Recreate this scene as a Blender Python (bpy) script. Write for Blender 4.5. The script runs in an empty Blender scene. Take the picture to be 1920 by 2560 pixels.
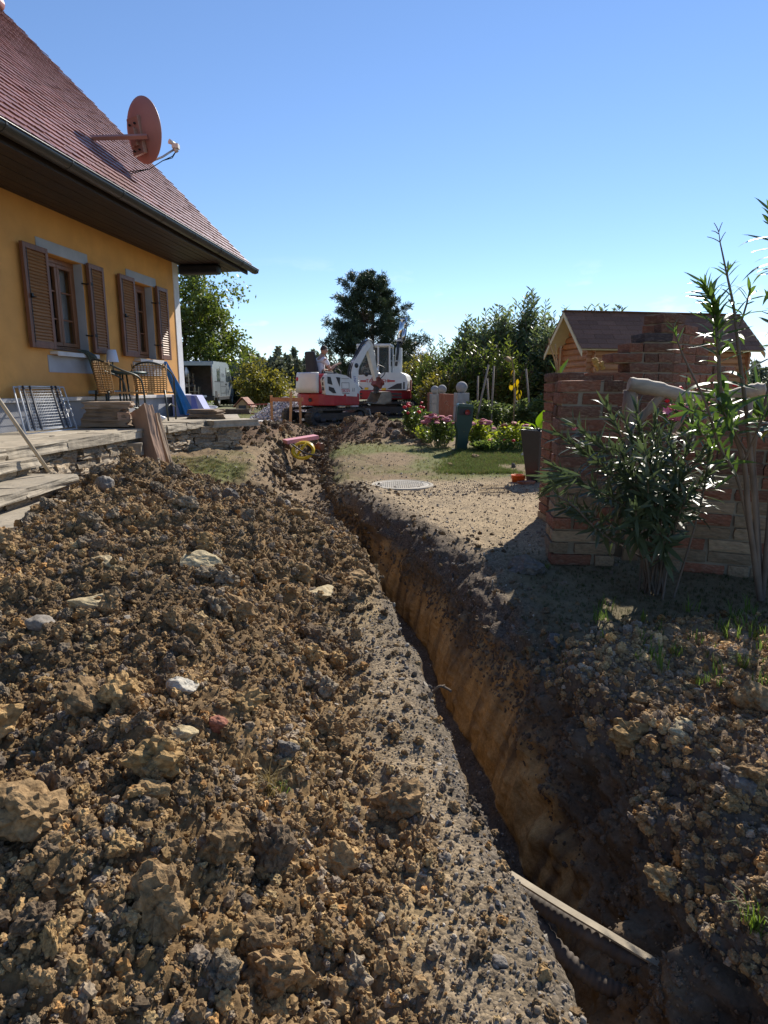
import bpy, bmesh, math, random
import numpy as np
from mathutils import Vector, Matrix, Euler, Quaternion
from mathutils.bvhtree import BVHTree

# ------------------------------------------------------------------ camera, light
SC = bpy.context.scene
COL = SC.collection
R = math.radians
CAM_H = 1.30
FPX = 1560.0
PITCH = math.atan(312 / FPX)
cam_data = bpy.data.cameras.new('camera')
cam_data.sensor_fit = 'HORIZONTAL'
cam_data.sensor_width = 36
cam_data.lens = 36 * FPX / 1920
cam_data.clip_start = 0.05
cam_data.clip_end = 3000
cam = bpy.data.objects.new('camera', cam_data)
COL.objects.link(cam)
cam.location = (0, 0, CAM_H)
cam.rotation_euler = (math.pi / 2 - PITCH, 0, 0)
SC.camera = cam

SUN_AZ = R(26)          # to the right of straight ahead (+Y)
SUN_EL = R(36)
world = bpy.data.worlds.new('World')
SC.world = world
world.use_nodes = True
nt = world.node_tree
nt.nodes.clear()
w_out = nt.nodes.new('ShaderNodeOutputWorld')
w_bg = nt.nodes.new('ShaderNodeBackground')
sky = nt.nodes.new('ShaderNodeTexSky')
sky.sky_type = 'NISHITA'
sky.sun_disc = False
sky.sun_elevation = SUN_EL
sky.sun_rotation = SUN_AZ
sky.altitude = 300
sky.air_density = 1.0
sky.dust_density = 0.0
sky.ozone_density = 2.0
SKY_STRENGTH = 0.112
w_bg.inputs['Strength'].default_value = SKY_STRENGTH
# a few fair-weather clouds low over the horizon
tc = nt.nodes.new('ShaderNodeTexCoord')
mp = nt.nodes.new('ShaderNodeMapping'); mp.inputs['Scale'].default_value = (3.2, 3.2, 9.0)
mp.inputs['Location'].default_value = (0.35, 0.1, 0.0)
cn = nt.nodes.new('ShaderNodeTexNoise'); cn.inputs['Scale'].default_value = 2.6
cn.inputs['Detail'].default_value = 8; cn.inputs['Roughness'].default_value = 0.55
cr = nt.nodes.new('ShaderNodeMapRange'); cr.inputs['From Min'].default_value = 0.56; cr.inputs['From Max'].default_value = 0.70
sx = nt.nodes.new('ShaderNodeSeparateXYZ')
lo = nt.nodes.new('ShaderNodeMapRange'); lo.inputs['From Min'].default_value = 0.19; lo.inputs['From Max'].default_value = 0.09
mul = nt.nodes.new('ShaderNodeMath'); mul.operation = 'MULTIPLY'
mul2 = nt.nodes.new('ShaderNodeMath'); mul2.operation = 'MULTIPLY'; mul2.inputs[1].default_value = 0.85
mix = nt.nodes.new('ShaderNodeMix'); mix.data_type = 'RGBA'
mix.inputs['B'].default_value = (9.0, 9.2, 9.6, 1)
L = nt.links.new
L(tc.outputs['Generated'], mp.inputs['Vector']); L(mp.outputs[0], cn.inputs['Vector'])
L(cn.outputs[0], cr.inputs['Value']); L(tc.outputs['Generated'], sx.inputs[0]); L(sx.outputs['Z'], lo.inputs['Value'])
L(cr.outputs[0], mul.inputs[0]); L(lo.outputs[0], mul.inputs[1]); L(mul.outputs[0], mul2.inputs[0])
L(sky.outputs[0], mix.inputs['A']); L(mul2.outputs[0], mix.inputs['Factor'])
tnt = nt.nodes.new('ShaderNodeVectorMath'); tnt.operation = 'MULTIPLY'; tnt.inputs[1].default_value = (.755, .835, .97)
L(mix.outputs['Result'], tnt.inputs[0]); L(tnt.outputs[0], w_bg.inputs['Color']); L(w_bg.outputs[0], w_out.inputs[0])

sun_d = bpy.data.lights.new('sun', 'SUN')
sun_d.energy = 5.0
sun_d.angle = R(0.5)
sun_d.color = (1.0, 0.93, 0.82)
sun = bpy.data.objects.new('sun', sun_d)
COL.objects.link(sun)
SUN_DIR = Vector((math.sin(SUN_AZ) * math.cos(SUN_EL), math.cos(SUN_AZ) * math.cos(SUN_EL), math.sin(SUN_EL)))
sun.rotation_euler = (-SUN_DIR).to_track_quat('-Z', 'Y').to_euler()
sun.location = SUN_DIR * 60

SC.view_settings.view_transform = 'Standard'
SC.view_settings.look = 'None'
SC.view_settings.exposure = 0.56
SC.view_settings.gamma = 1.0
SC.view_settings.use_curve_mapping = False
SC.cycles.max_bounces = 6
SC.cycles.transparent_max_bounces = 8

# ------------------------------------------------------------------ helpers
random.seed(7)
rng = np.random.default_rng(11)
CP, SP = math.cos(PITCH), math.sin(PITCH)

def ray(px, py):
    dx = (px - 960) / FPX; dy = (1280 - py) / FPX
    return Vector((dx, CP + dy * SP, -SP + dy * CP))

def P(px, py, Y):
    """place seen at photo point (px, py) lying Y metres ahead"""
    d = ray(px, py)
    return Vector((0, 0, CAM_H)) + d * (Y / d.y)

def PZ(px, py, z):
    d = ray(px, py)
    return Vector((0, 0, CAM_H)) + d * ((z - CAM_H) / d.z)

def ss(a, b, x):
    t = np.clip((np.asarray(x, float) - a) / (b - a), 0, 1)
    return t * t * (3 - 2 * t)

# ---- numpy noise
def _hash(ix, iy, iz, seed):
    h = (ix.astype(np.int64) * 374761393 + iy.astype(np.int64) * 668265263 + iz.astype(np.int64) * 2147483647 + seed * 1274126177) & 0xFFFFFFFF
    h = ((h ^ (h >> 13)) * 1274126177) & 0xFFFFFFFF
    h = ((h ^ (h >> 16)) * 2246822519) & 0xFFFFFFFF
    return (h ^ (h >> 15)) & 0xFFFFFF

def vnoise(p, seed=0):
    """value noise, -1..1, p (N,3)"""
    i = np.floor(p).astype(np.int64); f = p - i
    u = f * f * f * (f * (f * 6 - 15) + 10)
    out = np.zeros(len(p))
    for dx in (0, 1):
        wx = u[:, 0] if dx else 1 - u[:, 0]
        for dy in (0, 1):
            wy = u[:, 1] if dy else 1 - u[:, 1]
            for dz in (0, 1):
                wz = u[:, 2] if dz else 1 - u[:, 2]
                out += wx * wy * wz * _hash(i[:, 0] + dx, i[:, 1] + dy, i[:, 2] + dz, seed)
    return out / 0xFFFFFF * 2 - 1

def fbm(p, seed=0, oct=4, gain=.5):
    a, s, o = 1.0, 0.0, np.zeros(len(p)); q = p.copy()
    for k in range(oct):
        o += a * vnoise(q, seed + k * 17); s += a; a *= gain; q = q * 2.03 + 11.7
    return o / s

def worley(p, seed=0):
    """returns F1, F2-F1, cell id random (2-D cells in x,y,z)"""
    i = np.floor(p).astype(np.int64)
    f1 = np.full(len(p), 9.0); f2 = np.full(len(p), 9.0); cid = np.zeros(len(p))
    for dx in (-1, 0, 1):
        for dy in (-1, 0, 1):
            for dz in (-1, 0, 1):
                cx, cy, cz = i[:, 0] + dx, i[:, 1] + dy, i[:, 2] + dz
                hx = _hash(cx, cy, cz, seed) / 0xFFFFFF; hy = _hash(cx, cy, cz, seed + 91) / 0xFFFFFF; hz = _hash(cx, cy, cz, seed + 173) / 0xFFFFFF
                d = np.sqrt((cx + hx - p[:, 0]) ** 2 + (cy + hy - p[:, 1]) ** 2 + (cz + hz - p[:, 2]) ** 2)
                m = d < f1
                f2 = np.where(m, f1, np.minimum(f2, d)); f1 = np.where(m, d, f1); cid = np.where(m, hx * .5 + hy * .5, cid)
    return f1, f2 - f1, cid

# ---- materials
MATS = {}
def M(name, col=None, rough=.6, var=.12, vscale=6, bump=.15, bscale=40, metal=0, rnd=0, spec=.5, trans=0, ior=1.45, coat=0,
      stain=None, stain_scale=3, stain_amt=.5, stretch=(1, 1, 1), sss=0, emit=None, tint2=None, tint2_scale=1.5):
    if name in MATS: return MATS[name]
    m = bpy.data.materials.new(name); MATS[name] = m
    m.use_nodes = True
    t = m.node_tree; n = t.nodes; l = t.links.new
    b = n['Principled BSDF']
    b.inputs['Roughness'].default_value = rough
    b.inputs['Metallic'].default_value = metal
    b.inputs['Specular IOR Level'].default_value = spec
    b.inputs['IOR'].default_value = ior
    if trans: b.inputs['Transmission Weight'].default_value = trans
    if coat: b.inputs['Coat Weight'].default_value = coat
    tcn = n.new('ShaderNodeTexCoord'); mpn = n.new('ShaderNodeMapping'); mpn.inputs['Scale'].default_value = stretch
    l(tcn.outputs['Object'], mpn.inputs[0])
    no = n.new('ShaderNodeTexNoise'); no.inputs['Scale'].default_value = vscale; no.inputs['Detail'].default_value = 5
    l(mpn.outputs[0], no.inputs['Vector'])
    mr = n.new('ShaderNodeMapRange'); mr.inputs['From Min'].default_value = .25; mr.inputs['From Max'].default_value = .75
    mr.inputs['To Min'].default_value = 1 - var * 1.6; mr.inputs['To Max'].default_value = 1 + var * 1.6
    l(no.outputs[0], mr.inputs['Value'])
    base = n.new('ShaderNodeRGB'); base.outputs[0].default_value = (*col, 1)
    cur = base.outputs[0]
    if tint2:
        n2 = n.new('ShaderNodeTexNoise'); n2.inputs['Scale'].default_value = tint2_scale; n2.inputs['Detail'].default_value = 4
        l(mpn.outputs[0], n2.inputs['Vector'])
        m2 = n.new('ShaderNodeMapRange'); m2.inputs['From Min'].default_value = .4; m2.inputs['From Max'].default_value = .62
        l(n2.outputs[0], m2.inputs['Value'])
        mx = n.new('ShaderNodeMix'); mx.data_type = 'RGBA'; mx.inputs['B'].default_value = (*tint2, 1)
        l(cur, mx.inputs['A']); l(m2.outputs[0], mx.inputs['Factor']); cur = mx.outputs['Result']
    if stain:
        n3 = n.new('ShaderNodeTexNoise'); n3.inputs['Scale'].default_value = stain_scale; n3.inputs['Detail'].default_value = 7
        n3.inputs['Roughness'].default_value = .65
        l(mpn.outputs[0], n3.inputs['Vector'])
        m3 = n.new('ShaderNodeMapRange'); m3.inputs['From Min'].default_value = .5; m3.inputs['From Max'].default_value = .68; m3.inputs['To Max'].default_value = stain_amt
        l(n3.outputs[0], m3.inputs['Value'])
        mx = n.new('ShaderNodeMix'); mx.data_type = 'RGBA'; mx.inputs['B'].default_value = (*stain, 1)
        l(cur, mx.inputs['A']); l(m3.outputs[0], mx.inputs['Factor']); cur = mx.outputs['Result']
    vm = n.new('ShaderNodeVectorMath'); vm.operation = 'SCALE'
    l(cur, vm.inputs[0]); l(mr.outputs[0], vm.inputs['Scale']); cur = vm.outputs[0]
    if rnd:
        oi = n.new('ShaderNodeObjectInfo')
        m4 = n.new('ShaderNodeMapRange'); m4.inputs['To Min'].default_value = 1 - rnd; m4.inputs['To Max'].default_value = 1 + rnd
        l(oi.outputs['Random'], m4.inputs['Value'])
        v2 = n.new('ShaderNodeVectorMath'); v2.operation = 'SCALE'; l(cur, v2.inputs[0]); l(m4.outputs[0], v2.inputs['Scale']); cur = v2.outputs[0]
    l(cur, b.inputs['Base Color'])
    if bump:
        bn = n.new('ShaderNodeTexNoise'); bn.inputs['Scale'].default_value = bscale; bn.inputs['Detail'].default_value = 6
        l(mpn.outputs[0], bn.inputs['Vector'])
        bp = n.new('ShaderNodeBump'); bp.inputs['Strength'].default_value = bump; bp.inputs['Distance'].default_value = .0035
        l(bn.outputs[0], bp.inputs['Height']); l(bp.outputs[0], b.inputs['Normal'])
    if emit:
        b.inputs['Emission Color'].default_value = (*emit, 1); b.inputs['Emission Strength'].default_value = 1
    return m

def leaf_mat(name, col, trans=.35, rough=.45, rnd=.0, spec=.4, col2=None):
    """thin leaves: diffuse + translucent + gloss; colour varies from leaf to leaf through the 'leafvar' attribute"""
    if name in MATS: return MATS[name]
    m = bpy.data.materials.new(name); MATS[name] = m
    m.use_nodes = True
    t = m.node_tree; n = t.nodes; l = t.links.new
    b = n['Principled BSDF']; b.inputs['Roughness'].default_value = rough; b.inputs['Specular IOR Level'].default_value = spec
    out = n['Material Output']
    at = n.new('ShaderNodeAttribute'); at.attribute_name = 'leafvar'
    oi = n.new('ShaderNodeObjectInfo')
    add = n.new('ShaderNodeMath'); add.operation = 'ADD'; l(at.outputs['Fac'], add.inputs[0])
    if rnd:
        k = n.new('ShaderNodeMath'); k.operation = 'MULTIPLY'; k.inputs[1].default_value = rnd; l(oi.outputs['Random'], k.inputs[0]); l(k.outputs[0], add.inputs[1])
    else: add.inputs[1].default_value = 0
    mx = n.new('ShaderNodeMix'); mx.data_type = 'RGBA'
    c2 = col2 or tuple(min(1, c * 1.7) for c in col)
    mx.inputs['A'].default_value = (*[c * .75 for c in col], 1); mx.inputs['B'].default_value = (*c2, 1)
    l(add.outputs[0], mx.inputs['Factor'])
    l(mx.outputs['Result'], b.inputs['Base Color'])
    tr = n.new('ShaderNodeBsdfTranslucent')
    hs = n.new('ShaderNodeHueSaturation'); hs.inputs['Value'].default_value = 1.9; hs.inputs['Saturation'].default_value = 1.15
    l(mx.outputs['Result'], hs.inputs['Color']); l(hs.outputs[0], tr.inputs['Color'])
    ms = n.new('ShaderNodeMixShader'); ms.inputs[0].default_value = trans
    l(b.outputs[0], ms.inputs[1]); l(tr.outputs[0], ms.inputs[2]); l(ms.outputs[0], out.inputs['Surface'])
    return m

# ---- objects
def thing(name, label, cat, loc=(0, 0, 0), rotz=0, group=None):
    o = bpy.data.objects.new(name, None); COL.objects.link(o)
    o.empty_display_size = .1
    o.location = loc; o.rotation_euler = (0, 0, rotz)
    o['label'] = label; o['category'] = cat; o['kind'] = 'thing'
    if group: o['group'] = group
    MAT[o.name] = Matrix.Translation(loc) @ Matrix.Rotation(rotz, 4, 'Z')
    return o
MAT = {}

def tag(o, label, cat, group=None):
    o['label'] = label; o['category'] = cat; o['kind'] = 'thing'
    if group: o['group'] = group
    return o

class MB:
    """collects simple shapes into one mesh"""
    def __init__(s): s.v = []; s.f = []; s.sm = []; s.mi = []
    def add(s, vs, fs, smooth=False, mi=0):
        b = len(s.v); s.v.extend(tuple(x) for x in vs)
        for f in fs: s.f.append(tuple(b + i for i in f)); s.sm.append(smooth); s.mi.append(mi)
        return s
    def box(s, c, d, rot=None, mi=0, taper=None):
        x, y, z = d[0] / 2, d[1] / 2, d[2] / 2
        vs = [Vector((a * x, b * y, e * z)) for e in (-1, 1) for b in (-1, 1) for a in (-1, 1)]
        if taper:
            for v in vs:
                if v.z > 0: v.x *= taper[0]; v.y *= taper[1]
        if rot is not None:
            rm = rot if isinstance(rot, Matrix) else Euler(rot).to_matrix()
            vs = [rm @ v for v in vs]
        c = Vector(c)
        return s.add([v + c for v in vs], [(0, 2, 3, 1), (4, 5, 7, 6), (0, 1, 5, 4), (2, 6, 7, 3), (0, 4, 6, 2), (1, 3, 7, 5)], mi=mi)
    def tube(s, pts, r, n=8, cap=True, smooth=True, mi=0, flat=1.0):
        pts = [Vector(p) for p in pts]
        rs = r if isinstance(r, (list, tuple)) else [r] * len(pts)
        vs = []; up0 = None
        for i, p in enumerate(pts):
            d = (pts[min(i + 1, len(pts) - 1)] - pts[max(i - 1, 0)])
            if d.length < 1e-9: d = Vector((0, 0, 1))
            d.normalize()
            if up0 is None:
                up0 = Vector((0, 0, 1)) if abs(d.z) < .9 else Vector((1, 0, 0))
            a = d.cross(up0)
            if a.length < 1e-6: a = d.cross(Vector((0, 1, 0)))
            a.normalize(); bb = a.cross(d).normalized(); up0 = bb
            for k in range(n):
                t = 2 * math.pi * k / n
                vs.append(p + (a * math.cos(t) + bb * math.sin(t) * flat) * rs[i])
        fs = []
        for i in range(len(pts) - 1):
            for k in range(n):
                k2 = (k + 1) % n
                fs.append((i * n + k, i * n + k2, (i + 1) * n + k2, (i + 1) * n + k))
        s.add(vs, fs, smooth, mi)
        if cap:
            b = len(s.v) - len(vs)
            s.f.append(tuple(b + k for k in range(n))[::-1]); s.sm.append(False); s.mi.append(mi)
            e = b + (len(pts) - 1) * n
            s.f.append(tuple(e + k for k in range(n))); s.sm.append(False); s.mi.append(mi)
        return s
    def lathe(s, prof, n=20, c=(0, 0, 0), smooth=True, mi=0, rot=None):
        """prof: list of (r, z)"""
        c = Vector(c); vs = []
        rm = Euler(rot).to_matrix() if rot else None
        for r, z in prof:
            for k in range(n):
                t = 2 * math.pi * k / n
                v = Vector((r * math.cos(t), r * math.sin(t), z))
                vs.append((rm @ v if rm else v) + c)
        fs = []
        for i in range(len(prof) - 1):
            for k in range(n):
                k2 = (k + 1) % n
                fs.append((i * n + k, i * n + k2, (i + 1) * n + k2, (i + 1) * n + k))
        return s.add(vs, fs, smooth, mi)
    def prism(s, poly, axis, a, b, mi=0, smooth=False):
        """extrude 2-D poly (list of (u,v)) along axis 'x','y','z' from a to b"""
        def p3(u, v, w):
            return {'x': (w, u, v), 'y': (u, w, v), 'z': (u, v, w)}[axis]
        n = len(poly)
        vs = [p3(u, v, a) for u, v in poly] + [p3(u, v, b) for u, v in poly]
        fs = [tuple(range(n))[::-1], tuple(range(n, 2 * n))]
        s.add(vs, fs, False, mi)
        return s.add(vs, [(i, (i + 1) % n, n + (i + 1) % n, n + i) for i in range(n)], smooth, mi)
    def ball(s, c, r, n=16, m=10, sc=(1, 1, 1), mi=0):
        pr = [(r * math.sin(math.pi * i / m), -r * math.cos(math.pi * i / m)) for i in range(m + 1)]
        pr[0] = (1e-4, -r); pr[-1] = (1e-4, r)
        k = len(s.v); s.lathe(pr, n, (0, 0, 0), True, mi)
        for i in range(k, len(s.v)):
            v = s.v[i]; s.v[i] = (v[0] * sc[0] + c[0], v[1] * sc[1] + c[1], v[2] * sc[2] + c[2])
        return s
    def mesh(s, name, mats):
        me = bpy.data.meshes.new(name)
        me.from_pydata(s.v, [], s.f)
        me.polygons.foreach_set('use_smooth', s.sm)
        mats = mats if isinstance(mats, (list, tuple)) else [mats]
        for m in mats: me.materials.append(m)
        if len(mats) > 1: me.polygons.foreach_set('material_index', s.mi)
        bm = bmesh.new(); bm.from_mesh(me); bmesh.ops.recalc_face_normals(bm, faces=bm.faces); bm.to_mesh(me); bm.free()
        return me
    def build(s, name, mat, parent=None, bevel=0, world=False, sub=0, segs=2):
        if world and parent is not None:
            inv = wmat(parent).inverted()
            s.v = [tuple(inv @ Vector(v)) for v in s.v]
        o = link(name, s.mesh(name, mat), parent)
        if bevel:
            mo = o.modifiers.new('edge', 'BEVEL'); mo.width = bevel; mo.segments = segs; mo.limit_method = 'ANGLE'; mo.angle_limit = R(40)
        if sub:
            mo = o.modifiers.new('sub', 'SUBSURF'); mo.levels = sub; mo.render_levels = sub
        return o

def wmat(o):
    m = MAT.get(o.name)
    if m is None:
        m = Matrix.LocRotScale(o.location, o.rotation_euler, o.scale)
        if o.parent is not None: m = wmat(o.parent) @ m
    return m

def link(name, me, parent=None, loc=None, rot=None, scale=None):
    o = bpy.data.objects.new(name, me); COL.objects.link(o)
    if parent is not None: o.parent = parent
    if loc is not None: o.location = loc
    if rot is not None: o.rotation_euler = rot
    if scale is not None: o.scale = scale
    return o

def struct(o):
    o['kind'] = 'structure'; return o

def np_mesh(name, V, F, mat, smooth=True):
    """V (N,3) array, F (M,4) or (M,3) array"""
    me = bpy.data.meshes.new(name)
    k = F.shape[1]
    me.vertices.add(len(V)); me.vertices.foreach_set('co', np.ascontiguousarray(V, np.float32).ravel())
    me.loops.add(F.size); me.loops.foreach_set('vertex_index', np.ascontiguousarray(F, np.int32).ravel())
    me.polygons.add(len(F)); me.polygons.foreach_set('loop_start', np.arange(0, F.size, k, dtype=np.int32))
    me.polygons.foreach_set('loop_total', np.full(len(F), k, np.int32))
    me.polygons.foreach_set('use_smooth', np.full(len(F), smooth))
    me.update(calc_edges=True)
    if mat: me.materials.append(mat)
    return me

def grid_faces(nr, nc):
    i = np.arange(nr * nc).reshape(nr, nc)
    return np.stack([i[:-1, :-1], i[:-1, 1:], i[1:, 1:], i[1:, :-1]], -1).reshape(-1, 4)

_ico = {}
def ico(sub):
    if sub not in _ico:
        bm = bmesh.new(); bmesh.ops.create_icosphere(bm, subdivisions=sub, radius=1)
        bm.verts.ensure_lookup_table()
        _ico[sub] = (np.array([v.co[:] for v in bm.verts]), np.array([[v.index for v in f.verts] for f in bm.faces])); bm.free()
    return _ico[sub]

def clod_mesh(name, mat, seed, sub=3, rough=.45, blocky=.0, smooth=False, fine=.10):
    V, F = ico(sub); V = V.copy()
    if blocky:                       # cut by a few random planes -> faceted stone
        g = np.random.default_rng(seed)
        for k in range(9):
            d = g.normal(size=3); d /= np.linalg.norm(d); h = g.uniform(.42, .8)
            e = np.clip(V @ d - h, 0, None); V -= np.outer(e, d) * blocky
    n = V / np.linalg.norm(V, axis=1)[:, None]
    d = rough * fbm(V * 1.3 + seed * 3.7, seed, 2) + fine * 1.6 * fbm(V * 3.5 + seed, seed + 5, 2) + fine * fbm(V * 9 + seed, seed + 9, 3)
    if fine > .05:
        f1, _, _ = worley(V * 3.2 + seed * 1.3, seed + 3)
        d += fine * (1 - 1.6 * f1)
    V = V + n * d[:, None]
    V /= np.abs(V).max()
    return np_mesh(name, V, F, mat, smooth)

def text(name, s, size, mat, parent, loc, rot, extr=.002, world=False, align='CENTER', sx=1):
    cu = bpy.data.curves.new(name, 'FONT'); cu.body = s; cu.size = size; cu.extrude = extr
    cu.align_x = align; cu.align_y = 'CENTER'; cu.materials.append(mat)
    tmp = bpy.data.objects.new(name + '_curve', cu)
    me = bpy.data.meshes.new_from_object(tmp); me.name = name
    if not me.materials: me.materials.append(mat)
    o = bpy.data.objects.new(name, me); COL.objects.link(o)
    o.parent = parent; o.location = loc; o.rotation_euler = rot; o.scale = (sx, 1, 1)
    return o

def scatter(name, pos, rot, scl, idx, tint, srcs, mat=None, label=None, cat=None):
    """many small loose pieces: one object, instanced on points by geometry nodes (kind: stuff)"""
    me = bpy.data.meshes.new(name)
    n = len(pos)
    me.vertices.add(n); me.vertices.foreach_set('co', np.ascontiguousarray(pos, np.float32).ravel())
    def at(nm, ty, key, a):
        x = me.attributes.new(nm, ty, 'POINT'); x.data.foreach_set(key, np.ascontiguousarray(a).ravel())
    at('rot', 'FLOAT_VECTOR', 'vector', np.asarray(rot, np.float32)); at('scl', 'FLOAT_VECTOR', 'vector', np.asarray(scl, np.float32))
    at('idx', 'INT', 'value', np.asarray(idx, np.int32)); at('tint', 'FLOAT_COLOR', 'color', np.asarray(tint, np.float32))
    o = link(name, me)
    ng = bpy.data.node_groups.new(name, 'GeometryNodeTree')
    ng.interface.new_socket('Geometry', in_out='INPUT', socket_type='NodeSocketGeometry')
    ng.interface.new_socket('Geometry', in_out='OUTPUT', socket_type='NodeSocketGeometry')
    N = ng.nodes; l = ng.links.new
    gi = N.new('NodeGroupInput'); go = N.new('NodeGroupOutput')
    iop = N.new('GeometryNodeInstanceOnPoints'); iop.inputs['Pick Instance'].default_value = True
    jn = N.new('GeometryNodeJoinGeometry')
    for s_ in reversed(srcs):
        oi = N.new('GeometryNodeObjectInfo'); oi.inputs['Object'].default_value = s_; oi.inputs['As Instance'].default_value = True
        l(oi.outputs['Geometry'], jn.inputs[0])
    def na(nm, ty):
        x = N.new('GeometryNodeInputNamedAttribute'); x.data_type = ty; x.inputs['Name'].default_value = nm; return x.outputs[0]
    l(gi.outputs[0], iop.inputs['Points']); l(jn.outputs[0], iop.inputs['Instance'])
    e2r = N.new('FunctionNodeEulerToRotation'); l(na('rot', 'FLOAT_VECTOR'), e2r.inputs[0]); l(e2r.outputs[0], iop.inputs['Rotation'])
    l(na('scl', 'FLOAT_VECTOR'), iop.inputs['Scale']); l(na('idx', 'INT'), iop.inputs['Instance Index'])
    l(iop.outputs[0], go.inputs[0])
    mo = o.modifiers.new('scatter', 'NODES'); mo.node_group = ng
    o['kind'] = 'stuff'
    if label: o['label'] = label
    if cat: o['category'] = cat
    return o

def tint_mat(name, rough=.95, bump=.5, bscale=60, var=.25, vscale=9, spec=.2, trans=0):
    """material whose colour comes from the instance's own 'tint'"""
    if name in MATS: return MATS[name]
    m = bpy.data.materials.new(name); MATS[name] = m; m.use_nodes = True
    t = m.node_tree; n = t.nodes; l = t.links.new; b = n['Principled BSDF']
    b.inputs['Roughness'].default_value = rough; b.inputs['Specular IOR Level'].default_value = spec
    at = n.new('ShaderNodeAttribute'); at.attribute_type = 'INSTANCER'; at.attribute_name = 'tint'
    tcn = n.new('ShaderNodeTexCoord')
    no = n.new('ShaderNodeTexNoise'); no.inputs['Scale'].default_value = vscale * .3; no.inputs['Detail'].default_value = 6
    l(tcn.outputs['Object'], no.inputs['Vector'])
    mr = n.new('ShaderNodeMapRange'); mr.inputs['From Min'].default_value = .3; mr.inputs['From Max'].default_value = .7
    mr.inputs['To Min'].default_value = 1 - var; mr.inputs['To Max'].default_value = 1 + var; l(no.outputs[0], mr.inputs['Value'])
    vm = n.new('ShaderNodeVectorMath'); vm.operation = 'SCALE'; l(at.outputs['Color'], vm.inputs[0]); l(mr.outputs[0], vm.inputs['Scale'])
    l(vm.outputs[0], b.inputs['Base Color'])
    if trans:
        tr = n.new('ShaderNodeBsdfTranslucent'); l(vm.outputs[0], tr.inputs['Color'])
        ms = n.new('ShaderNodeMixShader'); ms.inputs[0].default_value = trans
        l(b.outputs[0], ms.inputs[1]); l(tr.outputs[0], ms.inputs[2]); l(ms.outputs[0], n['Material Output'].inputs['Surface'])
    if bump:
        bn = n.new('ShaderNodeTexNoise'); bn.inputs['Scale'].default_value = bscale * .2; bn.inputs['Detail'].default_value = 8
        bn.inputs['Roughness'].default_value = .7
        l(tcn.outputs['Object'], bn.inputs['Vector'])
        bp = n.new('ShaderNodeBump'); bp.inputs['Strength'].default_value = bump; bp.inputs['Distance'].default_value = .0012
        l(bn.outputs[0], bp.inputs['Height']); l(bp.outputs[0], b.inputs['Normal'])
    return m
# ------------------------------------------------------------------ ground with the trench
TY = np.array([-2, 0.0, 1.07, 1.76, 2.57, 3.1, 3.94, 4.62, 5.4, 6.0, 6.6, 7.2, 8.0, 9.0, 10.5, 12.0, 13.5, 16, 30])
TL = np.array([.60, .49, .405, .335, .206, .13, .0, -.10, -.24, -.38, -.70, -1.15, -1.60, -1.88, -1.98, -2.05, -2.0, -2.0, -2.4])
TR = np.array([1.2, 1.05, .95, .86, .78, .72, .61, .46, .20, -.02, -.24, -.42, -.62, -.75, -.88, -1.05, -1.12, -1.3, -1.9])
TD = np.array([.9, .9, .88, .85, .82, .80, .78, .75, .70, .62, .52, .42, .30, .22, .26, .36, .40, .0, 0])
TW = np.array([.05, .05, .05, .05, .05, .05, .05, .06, .10, .22, .40, .46, .42, .36, .34, .35, .4, .3, .3])     # how far the left wall slopes in

def zleft(X, Y):
    XL = np.interp(Y, TY, TL)
    z = .36 * ss(6.5, 8.6, Y) - .06 * ss(10, 16, Y)
    d = XL - X
    band = ss(.02 + .30 * ss(4.6, 3.2, Y), .85 + .2 * ss(4.6, 3.2, Y), d) * ss(7.3, 5.6, Y)
    band2 = .36 - .12 * ss(1.9, 3.4, d) + .04 * np.sin(X * 2.1 + Y * 1.3) + .05 * np.sin(Y * 1.7 - X)
    z = z + band * band2 * (.8 + .2 * ss(.3, 2, Y))
    z = z + .27 * np.exp(-(((X + 2.25) / .66) ** 2 + ((Y - 6.05) / .80) ** 2)) + .10 * np.exp(-(((X + 2.0) / .8) ** 2 + ((Y - 4.6) / 1.0) ** 2))
    z = z + .30 * np.exp(-(((X + 2.55) / .70) ** 2 + ((Y - 12.0) / .9) ** 2))
    z = z + .20 * np.exp(-(((X + 2.4) / 1.0) ** 2 + ((Y - 14.6) / .8) ** 2))
    return z

def zright(X, Y):
    XR = np.interp(Y, TY, TR)
    z = .10 * ss(8.5, 12.5, Y) + .18 * ss(12, 17, Y)
    d = X - XR
    z = z + ss(3.5, 2.2, Y) * (.08 * ss(.02, .2, d) + .05 * np.sin(X * 5 + 1.0) * np.sin(Y * 4.3))
    z = z + .05 * ss(3, 6, X) * ss(5, 8, Y)
    z = z + .10 * np.exp(-((d - .22) / .32) ** 2) * ss(3.6, 5.2, Y) * ss(8.7, 7.9, Y)
    z = z + .38 * np.exp(-(((X + .45) / 1.1) ** 2 + ((Y - 15.3) / .75) ** 2)) * ss(-.02, .35, d)
    return z

def ground_z(x, y):
    XL = float(np.interp(y, TY, TL)); XR = float(np.interp(y, TY, TR))
    if x <= (XL + XR) / 2: return float(zleft(min(x, XL), y))
    return float(zright(max(x, XR), y))

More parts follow.
